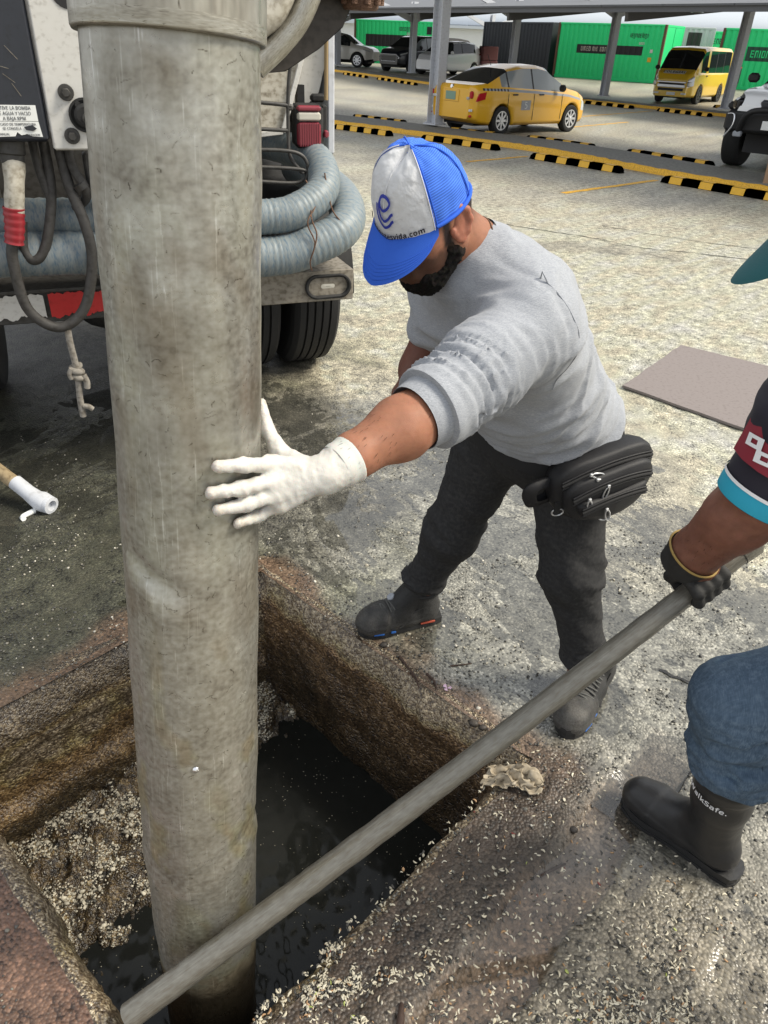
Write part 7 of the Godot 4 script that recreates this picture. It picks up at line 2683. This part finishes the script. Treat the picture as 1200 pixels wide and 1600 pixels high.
func cap(t: Node3D, base: Vector3):
	var sheets := [[-62.0, 62.0, 4.0, M.cap_white, "front_panel"], [62.0, 121.0, 3.0, M.cap_net, "net_panel"], [121.0, 180.0, 3.0, M.cap_net, "net_panel"], [180.0, 239.0, 3.0, M.cap_net, "net_panel"], [239.0, 298.0, 3.0, M.cap_net, "net_panel"]]
	var holder := Node3D.new()
	holder.name = "cap"
	t.add_child(holder, true)
	holder.position = -base
	for q in sheets:
		var b := B.new()
		var rows := []
		var na := 34
		for j in 25:
			var e := PI / 2 * j / 24.0
			var row := PackedVector3Array()
			for i in na + 1:
				var a := deg_to_rad(lerpf(q[0], q[1], i / float(na)))
				var pinch := 0.0
				if q[4] == "front_panel":
					# raised middle seam and a soft dimple where the two halves meet
					pinch = .0022 * exp(-pow(a / .05, 2)) * smoothstep(.35, .6, e) - .004 * exp(-pow(a / .22, 2)) * exp(-pow((e - .62) / .22, 2))
					pinch += .0015 * nzf.get_noise_2d(a * 3, e * 4) + .0012
				else:
					pinch = .002 * nzf.get_noise_2d(a * 2.5, e * 3 + 9)
				row.append(crown(a, e, pinch))
			rows.append(row)
		b.grid(rows, false, Vector3.ZERO, Vector2((q[1] - q[0]) / 60.0, 1))
		b.orient(0, crown(deg_to_rad((q[0] + q[1]) / 2), .5) - kp(0, .03, 0))
		obj(q[4], b, q[3], holder)
	var b := B.new()
	for a0 in [62.0, 121.0, 180.0, 239.0, 298.0]:
		for da in ([-1.2, 1.2] if a0 == 62.0 or a0 == 298.0 else [0.0]):
			var p := []
			for j in 22: p.append(crown(deg_to_rad(a0 + da), PI / 2 * j / 21.5, .0018))
			b.tube(p, .0016, 6)
	b.lathe_s(crown(0, PI / 2, .0), KU, [Vector2(.009, -.002), Vector2(.008, .004), Vector2(.001, .006)], 14)
	var band := []
	for i in range(0, 49):
		var a := deg_to_rad(62 + (298 - 62) * i / 48.0)
		band.append(crown(a, .03, .002))
	b.tube(band, .004, 6)
	obj("seam", b, M.cap_blue, holder)
	b = B.new()
	for a0 in [-60.0, 60.0]:
		var p := []
		for j in 22: p.append(crown(deg_to_rad(a0), PI / 2 * j / 22.5, .0030))
		b.tube(p, .0011, 5)
	var ms := []
	for j in 20: ms.append(crown(0, .55 + (PI / 2 - .58) * j / 19.0, .0032))
	b.tube(ms, .0009, 5)
	obj("stitching", b, M.cap_white, holder)
	# peak: curved, with rows of stitching
	var peak := func(a: float, s: float, lift: float) -> Vector3:
		var bp := kloc(crown(a, .02, .001))
		var k: float = cos(a * .5 * PI / deg_to_rad(64) )
		var out := .074 * s * pow(maxf(k, .0), .42)
		var sl := 1.0 - .03 * s
		return kp(bp.x * sl, bp.y - .62 * out - .020 * pow(absf(bp.x) / .085, 2.0) * (.35 + .9 * s) - .25 * out * s + lift, bp.z + out)
	b = B.new()
	var rt := []; var rb := []
	for j in 15:
		var r1 := PackedVector3Array(); var r2 := PackedVector3Array()
		for i in 41:
			var a := deg_to_rad(-64 + 128 * i / 40.0)
			var edge := 1 - pow(j / 14.0, 8.0)
			r1.append(peak.call(a, j / 14.0, .0026 * edge)); r2.append(peak.call(a, j / 14.0, -.0022 * edge))
		rt.append(r1); rb.append(r2)
	b.grid(rt, false, KU)
	b.grid(rb, false, -KU)
	var po := obj("peak", b, M.cap_blue, holder)
	b = B.new()
	for k in 5:
		var s := .60 + .075 * k
		var p := []
		for i in 47: p.append(peak.call(deg_to_rad(-62 + 124 * i / 46.0), s, .0024))
		b.tube(p, .00075, 5)
	obj("stitching", b, M.cap_blue, po)
	# print on the front: two round letters over two waves, and the address under them
	var on := func(x: float, y: float, z: float) -> Vector3:
		var a := x / .106
		var e := asin(clampf(pow(clampf((y) / .134, .0, 1), 1.0 / .95), 0, 1))
		return crown(a, e, .0042 + z)
	b = B.new()
	var strokes := []
	var oy := .066
	var ox := .002
	var eye := []
	var trace := [[[.0, 110], [-5, 120], [35, 105], [60, 60], [45, 40], [15, 15], [-20, 10], [-45, 30], [-50, 70], [-40, 108], [0, 112]],
		[[-50, 80], [-60, 40], [-55, -10], [-30, -55], [5, -75], [45, -55], [75, -25], [92, -22]],
		[[-85, 35], [-80, -20], [-55, -90], [-5, -130], [45, -115], [75, -85], [92, -78]]]
	for q in trace:
		var l3 := []
		for v in q: l3.append(Vector3(v[0] * .000285, v[1] * .000245, 0))
		if q == trace[0]:
			l3.clear()
			for i in 25:
				var a := TAU * i / 24.0 + 2.2
				l3.append(Vector3((4 + 58 * cos(a)) * .000285, (60 + 50 * sin(a) * (1 - .28 * cos(a))) * .000245, 0))
		var l4 := []
		for v in bez(l3, 8): l4.append(Vector2(v.x, v.y))
		strokes.append(l4)
	eye = strokes[0]
	for st in strokes:
		var p0 := PackedVector3Array(); var p1 := PackedVector3Array()
		for i in st.size():
			var dd: Vector2 = (st[mini(i + 1, st.size() - 1)] - st[maxi(i - 1, 0)])
			if st == eye and (i == 0 or i == st.size() - 1): dd = st[1] - st[st.size() - 2]
			var w: Vector2 = dd.normalized().orthogonal() * .0029
			var q: Vector2 = st[i] + Vector2(ox, oy)
			p0.append(on.call(q.x + w.x, q.y + w.y, 0)); p1.append(on.call(q.x - w.x, q.y - w.y, 0))
		b.grid([p0, p1], false, KF)
	obj("cap_emblem", b, M.blue_print, holder)
	b = lettering("ecambientesvida.com", .0122, func(x, y, z): return on.call(x * .98 + .004, .0125 + y, z), "Droid Sans", true, .0004)
	obj("cap_print", b, M.navy, holder)

func glove(t: Node3D, base: Vector3):
	var W := Vector3(-.094, 1.077, -1.000)
	var i0 := Vector3(-.237, 1.136, -.904); var i1 := Vector3(-.206, 1.126, -.930); var i2 := Vector3(-.176, 1.101, -.980)
	var m0 := Vector3(-.248, 1.098, -.895); var m1 := Vector3(-.211, 1.091, -.922); var m2 := Vector3(-.172, 1.080, -.966)
	var r0 := Vector3(-.240, 1.068, -.897); var r1 := Vector3(-.206, 1.061, -.927); var r2 := Vector3(-.167, 1.060, -.960)
	var p0 := Vector3(-.217, 1.034, -.915); var p1 := Vector3(-.195, 1.026, -.950); var p2 := Vector3(-.160, 1.041, -.963)
	var t0 := Vector3(-.203, 1.160, -1.068); var t1 := Vector3(-.190, 1.126, -1.048); var t2 := Vector3(-.168, 1.100, -1.022); var t3 := Vector3(-.130, 1.083, -1.004)
	var pr := [[i0, i1, .0085, .0098], [i1, i2, .0098, .0118], [m0, m1, .0088, .0102], [m1, m2, .0102, .0122], [r0, r1, .0084, .0098], [r1, r2, .0098, .0116], [p0, p1, .0076, .0086], [p1, p2, .0086, .0106],
		[t0, t1, .0088, .0105], [t1, t2, .0105, .0135], [t2, t3, .0150, .020],
		[i2, W.lerp(i2, .25), .0150, .020], [m2, W.lerp(m2, .25), .0155, .021], [r2, W.lerp(r2, .25), .0150, .020], [p2, W.lerp(p2, .25), .0140, .020], [W.lerp(m2, .25), W, .024, .029], [W, W + Vector3(.73, .226, -.645) * .028, .031, .0365]]
	var b := blob(pr, .0028, .0085, func(p: Vector3) -> float:
		var d := (p - W)
		var n := nzw.get_noise_3d(p.x * 34 + p.y * 10, p.y * 12, p.z * 12)
		return -.0016 * n - .0007 * nzf.get_noise_3d(p.x * 120, p.y * 120, p.z * 120), func(p: Vector3) -> Color:
			var tip := 1e9
			for q in [i0, m0, r0, p0, t0]: tip = minf(tip, p.distance_to(q))
			var s := smoothstep(.016, .004, tip) * (.5 + .5 * nzf.get_noise_3d(p.x * 160, p.y * 160, p.z * 160))
			return (Color(1, 1, 1) * (.93 + .12 * nz.get_noise_3d(p.x * 28, p.y * 28, p.z * 28))).lerp(Color(.55, .46, .35), clampf(s * .9 + .35 * smoothstep(.25, .6, nz.get_noise_3d(p.x * 16 + 9, p.y * 16, p.z * 16)), 0, 1)))
	var o := pobj("glove", b, M.latex, t, base)
	b = B.new()
	var ax := Vector3(.73, .226, -.645).normalized()
	b.lathe_s(W + ax * .034, ax, [Vector2(.0365, -.012), Vector2(.0385, -.004), Vector2(.0380, .004), Vector2(.0390, .010), Vector2(.0402, .015), Vector2(.0398, .017), Vector2(.038, .014), Vector2(.036, .0)], 36, false)
	obj("glove_cuff", b, M.latex, o)

func waist_bag(base: Vector3):
	var c := Vector3(.525, .768, -1.585)
	var bx := Vector3(.90, .02, -.43).normalized()
	var by := (Vector3(-.02, 1, .18) - bx * bx.dot(Vector3(-.02, 1, .18))).normalized()
	var bz := bx.cross(by)
	bx = bx.rotated(bz, .16); by = by.rotated(bz, .16)
	var t := thing("waist_bag", "black zipped waist bag worn on the worker's hip", "bag", c)
	var shape := func(w: float, h: float, z: float, drop: float) -> PackedVector3Array:
		var o := PackedVector3Array()
		for i in 48:
			var a := TAU * i / 48
			var x := signf(cos(a)) * pow(absf(cos(a)), .55) * w
			var y := signf(sin(a)) * pow(absf(sin(a)), .6) * h
			y -= drop * (1 - .3 * x * x / (w * w))
			if y < 0: x *= 1 - .14 * (-y / h)
			o.append(bx * x + by * y + bz * (z - .35 * x * x))
		return o
	var b := B.new()
	b.grid([shape.call(.05, .03, -.04, 0), shape.call(.130, .080, -.036, 0), shape.call(.141, .088, -.012, 0), shape.call(.143, .090, .012, 0), shape.call(.138, .086, .026, 0), shape.call(.10, .06, .033, 0), shape.call(.02, .01, .034, 0)], true)
	obj("pouch", b, M.bag, t)
	b = B.new()
	b.grid([shape.call(.124, .068, .020, .014), shape.call(.126, .070, .040, .014), shape.call(.120, .065, .052, .014), shape.call(.08, .04, .060, .014), shape.call(.02, .01, .061, .014)], true)
	var fp := obj("front_pocket", b, M.bag, t)
	b = B.new()
	b.grid([shape.call(.106, .036, .046, .040), shape.call(.107, .037, .060, .040), shape.call(.100, .032, .069, .040), shape.call(.06, .02, .074, .040), shape.call(.01, .005, .075, .040)], true)
	obj("front_pocket", b, M.bag, t)
	var zip := func(y: float, z: float, w: float, sag: float) -> Array:
		var p := []
		for i in 19:
			var x := lerpf(-w, w, i / 18.0)
			p.append(bx * x + by * (y - sag * x * x) + bz * (z - .35 * x * x))
		return p
	for q in [[.062, .031, .128, 1.2], [.030, .0585, .112, 1.6], [-.012, .072, .092, 1.4]]:
		b = B.new()
		b.tube(zip.call(q[0], q[1], q[2], q[3]), .0050, 6)
		var zo := obj("zip", b, M.bag_web, t)
		b = B.new()
		b.tube(zip.call(q[0] + .009, q[1] - .001, q[2], q[3]), .0028, 5)
		b.tube(zip.call(q[0] - .009, q[1] + .001, q[2], q[3]), .0028, 5)
		obj("zip_piping", b, M.bag, zo)
	for q in [[-.062, .066, .042, 1.15], [-.048, .052, .050, .75], [-.022, .030, .062, -.2], [-.075, .012, .066, .1], [-.03, -.028, .080, .25]]:
		b = B.new()
		var o: Vector3 = bx * q[0] + by * q[1] + bz * q[2]
		var dn := (by * -1.0).rotated(bz, q[3])
		var sd := dn.cross(bz)
		var lp := []
		for i in 16:
			var a := TAU * i / 16
			lp.append(o + dn * (.022 + .020 * cos(a)) + sd * .0065 * sin(a))
		b.tube(lp, .0021, 6, false, Vector2(1, 1), true)
		b.box(o, Vector3(.009, .009, .007), Basis(bx, by, bz), .002)
		obj("zip_pull", b, M.alloy, t)
	for q in [[-.128, -.045, .02, .014], [.0, -.098, .045, .014]]:
		b = B.new()
		var o: Vector3 = bx * q[0] + by * q[1] + bz * q[2]
		var lp := []
		for i in 16:
			var a := TAU * i / 16
			lp.append(o + by * q[3] * .8 * cos(a) + bx * q[3] * sin(a) + bz * .004 * sin(a))
		b.tube(lp, .0020, 6, false, Vector2(1, 1), true)
		obj("metal_ring", b, M.alloy, t)
		b = B.new()
		b.box(o + by * .02, Vector3(.022, .034, .006), Basis(bx, by, bz), .002)
		obj("ring_tab", b, M.bag_web, t)
	# webbing round the hips, and the padded wing
	b = B.new()
	b.grid([shape.call(.03, .03, -.03, 0), shape.call(.035, .035, .0, 0)], true)
	var rows := [PackedVector3Array(), PackedVector3Array()]
	var hips := Vector3(.395, .795, -1.775)
	for i in 41:
		var a := TAU * i / 40
		var e := Vector3(.62, 0, .785) * cos(a) * .222 + Vector3(-.785, 0, .62) * sin(a) * .172
		rows[0].append(hips + e + Vector3(0, -.022 - .018 * cos(a), 0) - c)
		rows[1].append(hips + e * 1.0 + Vector3(0, .022 - .018 * cos(a), 0) - c)
	var st := B.new()
	st.grid(rows, false, Vector3.ZERO)
	obj("strap", st, M.bag_web, t)
	b = B.new()
	b.grid([shape.call(.02, .02, -.02, 0), shape.call(.05, .038, -.016, 0), shape.call(.052, .040, -.004, 0), shape.call(.02, .02, .002, 0)], true)
	for i in b.v.size(): b.v[i] += bx * -.155 + by * .005 + bz * -.008
	obj("padded_wing", b, M.bag, t)

func arm_hair(t: Node3D, base: Vector3, a: Vector3, c: Vector3, ra: float, rb: float, count: int):
	var hairs := B.new()
	hairs.colored = true
	var ax := (c - a).normalized()
	var s := ax.cross(Vector3.UP).normalized()
	for i in count:
		var f := rng.randf()
		var g := rng.randf() * TAU
		var nn := s * cos(g) + ax.cross(s) * sin(g)
		var p := a.lerp(c, f) + nn * lerpf(ra, rb, f) * .985
		var e := p + nn * rng.randf_range(.002, .005) + ax * rng.randf_range(.004, .010) + Vector3(0, -.003, 0)
		var w := ax.cross(nn) * .00035
		hairs.quad(p - w, p + w, e + w * .3, e - w * .3, Color(.012, .008, .006))
	var o := pobj("arm_hair", hairs, M.beard, t, base)
	o.set_meta("kind", "stuff")

func second_man():
	var base := Vector3(.95, 0, -1.0)
	var t := thing("person", "second man at the right edge in jeans and black rubber boots gripping the pole", "person", base)
	var GR := Vector3(.645, .760, -1.205)      # where the pole is gripped
	var pd := (Vector3(.762, .805, -1.264) - Vector3(-.447, .052, -.660)).normalized()
	var WR := Vector3(.612, .826, -1.190)
	var EL := Vector3(.672, 1.000, -1.128)
	var SH := Vector3(.752, 1.310, -1.120)
	var SH2 := Vector3(.98, 1.30, -.72)
	var CH := Vector3(.95, 1.18, -.88)
	var HI := Vector3(1.06, .79, -1.00)
	var KN := Vector3(.718, .570, -1.050)
	var AN := Vector3(.800, .12, -1.075)
	var K2 := Vector3(.98, .44, -.66)
	var A2 := Vector3(1.12, .12, -.62)
	var H2 := Vector3(.675, 1.47, -1.15)
	var f2 := Vector3(-.72, -.62, -.10).normalized()
	var u2 := (Vector3.UP - f2 * f2.y).normalized()
	var l2 := u2.cross(f2)
	var P := func(l: float, u: float, f: float) -> Vector3: return H2 + l2 * l + u2 * u + f2 * f
	var skin := Color(.185, .082, .055)
	var E2 := SH2 + Vector3(-.06, -.27, -.02)
	var W2 := Vector3(.86, .800, -.90)
	var body := blob([[HI, CH, .14, .13], [CH, SH, .1, .06], [CH, SH2, .1, .06], [CH, P.call(0, -.08, -.03), .08, .06], [P.call(0, .02, -.03), P.call(0, .03, .03), .078, .075], [P.call(0, -.03, .04), P.call(0, -.09, .055), .055, .038], [P.call(0, 0, .09), P.call(0, -.035, .108), .011, .015], [P.call(.078, .0, -.01), P.call(.08, -.03, 0), .014, .01], [P.call(-.078, .0, -.01), P.call(-.08, -.03, 0), .014, .01],
		[SH2, E2, .052, .042], [E2, W2, .045, .030], [W2, W2 + Vector3(-.06, -.035, -.03), .030, .028], [W2 + Vector3(-.04, -.03, -.02), W2 + Vector3(-.05, -.035, .03), .016, .012], [W2, W2 + Vector3(-.05, -.04, -.05), .034, .03], [HI, KN, .09, .06], [KN, AN, .05, .03], [HI + Vector3(.02, 0, .1), K2, .09, .06], [K2, A2, .055, .04], [SH, EL, .055, .05]], .013, .03, null, func(p): return skin)
	var pm2 := W2 + Vector3(-.06, -.035, -.03)
	var hand := []
	for i in 4:
		var o := pm2 + Vector3(-.004, -.004, -.030 + .021 * i)
		var m := o + Vector3(-.036, -.012, -.004 + .002 * i)
		hand.append_array([[pm2, o, .016, .0115], [o, m, .0112, .0098], [m, m + Vector3(-.024 + .004 * absf(i - 1.5), -.022, 0), .0098, .0085]])
	join(body, blob(hand, .0045, .008, null, func(p): return skin))
	join(body, blob([[SH.lerp(EL, .6), EL, .058, .064], [EL, EL.lerp(WR, .35), .064, .061], [EL.lerp(WR, .35), WR, .060, .047], [WR, GR + Vector3(0, .02, .0), .042, .038]], .0065, .02, func(p): return .0016 * nzf.get_noise_3d(p.x * 24, p.y * 24, p.z * 24), func(p: Vector3) -> Color:
		var n := nzf.get_noise_3d(p.x * 40, p.y * 40, p.z * 40)
		var low := smoothstep(.98, .86, p.y)
		return skin.lerp(Color(.11, .045, .03), low * .5) * (1.15 + .2 * n)))
	pobj("body", body, M.skin, t, base)
	arm_hair(t, base, EL, WR, .062, .045, 420)
	# shirt
	var shirt := blob([[HI + Vector3(0, .02, 0), CH, .155, .15], [CH, SH, .12, .085], [CH, SH2, .12, .085], [CH, P.call(0, -.12, -.05), .1, .07], [SH, SH.lerp(EL, .5), .092, .088], [SH.lerp(EL, .5), SH.lerp(EL, .92), .088, .078], [SH2, SH2.lerp(E2, .7), .085, .075]], .0095, .05, func(p: Vector3) -> float: return -.006 * maxf(nzw.get_noise_3d(p.x * 5, p.y * 11, p.z * 5), -.2))
	var ad := (EL - SH).normalized()
	var ce := SH.lerp(EL, .96)
	for i in shirt.v.size():
		var e := (shirt.v[i] - ce).dot(ad)
		if e > 0 and shirt.v[i].distance_to(ce) < .2: shirt.v[i] -= ad * e
	pobj("jersey", shirt, M.navy, t, base)
	var b := B.new()
	b.lathe_s(ce, ad, [Vector2(.0845, -.010), Vector2(.0845, -.004)], 36, false)
	pobj("sleeve_piping", b, M.white_print, t, base)
	b = B.new()
	b.lathe_s(ce, ad, [Vector2(.0825, -.006), Vector2(.0830, .008), Vector2(.0815, .026), Vector2(.079, .028), Vector2(.076, .02)], 36, false)
	pobj("sleeve_band", b, M.turquoise, t, base)
	# maroon patch with a white woven emblem on the sleeve, facing the camera side
	var side := (CAM - ce - ad * ad.dot(CAM - ce)).normalized()
	var acr := ad.cross(side).normalized()
	var on := func(x: float, y: float, z: float) -> Vector3:      # y runs up the sleeve
		var a := x / .085
		var o := ce - ad * (.060 + y)
		return o + (side * cos(a) + acr * sin(a)) * (.0885 + .004 * smoothstep(-.02, .06, y) + z)
	var PX := .045
	var sheet := func(poly: Array, z: float) -> B:
		var q := B.new()
		q.grid([PackedVector3Array([on.call(poly[0].x, poly[0].y, z), on.call(poly[0].lerp(poly[1], .33).x, poly[0].lerp(poly[1], .33).y, z), on.call(poly[0].lerp(poly[1], .66).x, poly[0].lerp(poly[1], .66).y, z), on.call(poly[1].x, poly[1].y, z)]), PackedVector3Array([on.call(poly[3].x, poly[3].y, z), on.call(poly[3].lerp(poly[2], .33).x, poly[3].lerp(poly[2], .33).y, z), on.call(poly[3].lerp(poly[2], .66).x, poly[3].lerp(poly[2], .66).y, z), on.call(poly[2].x, poly[2].y, z)])], false, side)
		return q
	var pt := pobj("sleeve_patch", sheet.call([Vector2(-.050 + PX, -.012), Vector2(.05 + PX, -.012), Vector2(.05 + PX, .055), Vector2(-.050 + PX, .055)], .0065), M.maroon, t, base)
	b = B.new()
	for k in [[-.016, .012, 0], [.012, .026, 0]]:
		var c0 := Vector2(k[0] + PX, k[1])
		for q in [[Vector2(-.016, -.010), Vector2(.016, -.010), Vector2(.016, -.004), Vector2(-.016, -.004)], [Vector2(-.016, .004), Vector2(.016, .004), Vector2(.016, .010), Vector2(-.016, .010)], [Vector2(-.016, -.004), Vector2(-.006, -.004), Vector2(-.006, .004), Vector2(-.016, .004)], [Vector2(.006, -.004), Vector2(.016, -.004), Vector2(.016, .004), Vector2(.006, .004)]]:
			var rot := []
			for e in q: rot.append(c0 + e.rotated(-.2))
			join(b, sheet.call(rot, .0085))
	obj("sleeve_emblem", b, M.white_print, pt)
	# glove closed round the pole
	var g := []
	var ux := (WR - GR - pd * pd.dot(WR - GR)).normalized()      # from the pole to the wrist
	var uy := pd.cross(ux)
	for i in 4:
		var o := GR + pd * (-.036 + .022 * i)
		var pts := []
		for k in 5:
			var a := [.3, 1.25, 2.2, 3.1, 3.9][k] as float
			pts.append(o + (ux * cos(a) + uy * sin(a)) * .040)
		for k in 4: g.append([pts[k], pts[k + 1], .0115 - .0006 * k, .0110 - .0006 * k])
	g.append_array([[GR + ux * .045 - pd * .02, GR + ux * .045 + pd * .03, .024, .024], [GR + ux * .05, WR, .034, .040], [GR + ux * .04 - pd * .03, GR - uy * .040 - pd * .036, .015, .013], [GR - uy * .040 - pd * .036, GR - uy * .030 - ux * .028 - pd * .030, .013, .011]])
	var gb := blob(g, .0038, .008, func(p: Vector3) -> float: return -.001 * nzw.get_noise_3d(p.x * 30, p.y * 30, p.z * 30))
	var go := pobj("work_glove", gb, M.rubber, t, base)
	b = B.new()
	var wd := (EL - WR).normalized()
	b.lathe_s(WR - wd * .010, wd, [Vector2(.044, -.035), Vector2(.049, -.01), Vector2(.0555, .010), Vector2(.053, .011), Vector2(.048, -.008)], 30, false)
	obj("glove_gauntlet", b, M.rubber, go)
	b = B.new()
	b.lathe_s(WR - wd * .010, wd, [Vector2(.0540, .007), Vector2(.0565, .010), Vector2(.0555, .014), Vector2(.0525, .012)], 30, false)
	obj("glove_trim", b, M.glove_yellow, go)
	# jeans
	var jeans := blob([[HI, CH.lerp(HI, .7), .15, .14], [HI, KN, .112, .080], [KN, Vector3(.775, .40, -1.065), .080, .080], [Vector3(.775, .40, -1.065), Vector3(.778, .375, -1.065), .088, .085], [HI + Vector3(.02, 0, .1), K2, .118, .09], [K2, A2 + Vector3(0, .2, 0), .085, .078]], .0075, .04, func(p: Vector3) -> float:
		var n := nzw.get_noise_3d(p.x * 6, p.y * 17, p.z * 6)
		var d := -.008 * maxf(n, -.25) * smoothstep(.75, .5, p.y)
		d -= .009 * maxf(nzw.get_noise_3d(p.x * 7 + 4, p.y * 30, p.z * 7), -.3) * smoothstep(.50, .40, p.y)
		for sg in [[Vector3(.675, .505, -.985), Vector3(.87, .60, -.93), .010], [Vector3(.70, .445, -.985), Vector3(.86, .47, -.97), .012], [Vector3(.645, .46, -1.03), Vector3(.72, .42, -.98), .010]]:
			var ab: Vector3 = sg[1] - sg[0]
			var h: float = clampf((p - sg[0]).dot(ab) / ab.length_squared(), 0, 1)
			var e: float = (p - sg[0] - ab * h).length()
			d += sg[2] * exp(-pow(e / .016, 2)) - sg[2] * .5 * exp(-pow((e - .03) / .014, 2))
		return d, func(p: Vector3) -> Color:
			var n := nzw.get_noise_3d(p.x * 6, p.y * 17, p.z * 6)
			var worn := smoothstep(.17, .03, p.distance_to(KN + Vector3(-.06, -.02, .05))) * .5
			return Color(.85, .9, 1.0) * (1.0 + .45 * n + worn + .35 * smoothstep(.44, .38, p.y)))
	for i in jeans.v.size():
		var p := jeans.v[i]
		if p.x < .93: jeans.v[i].y = maxf(p.y, .350 + .014 * nzf.get_noise_3d(p.x * 16, 0, p.z * 16))
	pobj("jeans", jeans, M.denim, t, base)
	b = B.new()
	var sv := []
	for i in 20:
		var f := i / 19.0
		var o := KN.lerp(Vector3(.775, .36, -1.065), f * .8)
		sv.append(o + Vector3(.01, 0, .0) + (Vector3(.25, 0, 1)).normalized() * (.0840 - .004 * f))
	b.tube(sv, .0022, 5)
	pobj("jeans_seam", b, M.denim, t, base)
	rubber_boot(t, base, Vector3(.868, 0, -1.033), Vector3(.664, 0, -1.244), Vector3(.772, .375, -1.062), true)
	rubber_boot(t, base, Vector3(1.17, 0, -.58), Vector3(.93, 0, -.74), Vector3(1.12, .37, -.62), false)
	# cap with a long peak; only its tip reaches the picture
	var cr := func(a: float, e: float) -> Vector3: return P.call(sin(a) * .088 * pow(cos(e), .7), .03 + .105 * sin(e), cos(a) * .106 * pow(maxf(cos(e), 0), .7))
	b = B.new()
	var rows := []
	for j in 13:
		var row := PackedVector3Array()
		for i in 40: row.append(cr.call(TAU * i / 40, PI / 2 * j / 12.2))
		rows.append(row)
	b.grid(rows, true)
	var co := pobj("cap", b, M.teal, t, base)
	var pk := func(a: float, s: float, lift: float) -> Vector3:
		var k: float = pow(maxf(cos(a * 90 / 66.0), 0), .5)
		var o := .085 * s * k
		var bp: Vector3 = Vector3(sin(a) * .088, .03, cos(a) * .106)
		return P.call(bp.x * (1 - .04 * s), bp.y - .22 * o - .018 * pow(bp.x / .088, 2) * (.3 + s) + lift, bp.z + o)
	b = B.new()
	var rt := []; var rb := []
	for j in 12:
		var r1 := PackedVector3Array(); var r2 := PackedVector3Array()
		for i in 37:
			var a := deg_to_rad(-66 + 132 * i / 36.0)
			var ed := 1 - pow(j / 11.0, 8.0)
			r1.append(pk.call(a, j / 11.0, .004 * ed)); r2.append(pk.call(a, j / 11.0, -.0035 * ed))
		rt.append(r1); rb.append(r2)
	b.grid(rt, false, u2); b.grid(rb, false, -u2)
	obj("peak", b, M.teal, co)

func rubber_boot(t: Node3D, base: Vector3, heel: Vector3, toe: Vector3, top: Vector3, printed: bool):
	var d := (toe - heel).normalized()
	var s := d.cross(Vector3.UP)
	var L := heel.distance_to(toe)
	var P := func(f: float, u: float, w: float) -> Vector3: return heel + d * (f * L) + Vector3.UP * u + s * w
	var an: Vector3 = P.call(.27, .11, 0)
	var b := blob([[P.call(.16, .062, 0), P.call(.45, .058, .002), .046, .046], [P.call(.45, .056, .003), P.call(.70, .050, .005), .047, .050], [P.call(.70, .048, .006), P.call(.85, .046, .003), .050, .047], [P.call(.22, .08, 0), an, .050, .054], [an, an.lerp(top, .5), .055, .062], [an.lerp(top, .5), top, .062, .070], [an + Vector3(0, .02, 0), P.call(.60, .062, 0), .045, .042]], .0052, .022, func(p: Vector3) -> float:
		var f := (p - heel).dot(d) / L
		var dd := -.0025 * smoothstep(.72, .735, f + (p.y - .05) * .35)          # toe cap
		dd -= .0028 * smoothstep(.290, .296, p.y) * smoothstep(.330, .324, p.y) # moulded bands
		dd -= .0018 * smoothstep(.352, .357, p.y)
		dd -= .0022 * smoothstep(.062, .056, p.y)
		dd -= .0016 * smoothstep(.10, .13, p.y) * smoothstep(.205, .19, p.y) * smoothstep(.42, .28, f) # ankle pad
		return dd, null, func(p: Vector3) -> Vector3: return Vector3(p.x, clampf(p.y, .018, top.y + .002 * sin(p.x * 60)), p.z))
	var o := pobj("rubber_boot", b, M.boot, t, base)
	var out := PackedVector2Array()
	for q in [[-.06, 0], [-.05, .02], [-.015, .036], [.1, .042], [.3, .042], [.5, .043], [.7, .053], [.84, .052], [.95, .038], [1.0, .016], [1.01, -.004], [.97, -.028], [.87, -.045], [.72, -.050], [.5, -.042], [.3, -.041], [.1, -.042], [-.015, -.036], [-.05, -.02]]:
		out.append(Vector2(q[0] * L, q[1]))
	for q in [[0.0, .010, 1.0], [.011, .007, .985], [.019, .012, 1.0]]:
		b = B.new()
		var sc := PackedVector2Array()
		for e in out: sc.append(Vector2(L * .5, 0) + (e - Vector2(L * .5, 0)) * q[2])
		b.prism(sc, q[1], heel + Vector3(0, q[0] + .001, 0), Basis(d, s, Vector3.UP) if d.cross(s).dot(Vector3.UP) > 0 else Basis(d, -s, Vector3.UP))
		obj("sole", b, M.boot, o)
	if printed:
		# white lettering moulded on the shaft
		var ax := (top - an).normalized()
		var cen := an.lerp(top, .70)
		var out_dir := (CAM - cen)
		out_dir = (out_dir - ax * ax.dot(out_dir)).normalized()
		out_dir = out_dir.rotated(ax, -.42)
		var ri := ax.cross(out_dir)
		var fn := func(x: float, y: float, z: float) -> Vector3:
			var a := x / .067
			return cen + ax * (y - .10 * x) + (out_dir * cos(a) + ri * sin(a)) * (.0692 + .0035 + z)
		obj("boot_print", lettering("WalkSafe.", .0155, fn, "Droid Sans", false, .0008), M.white_print, o)
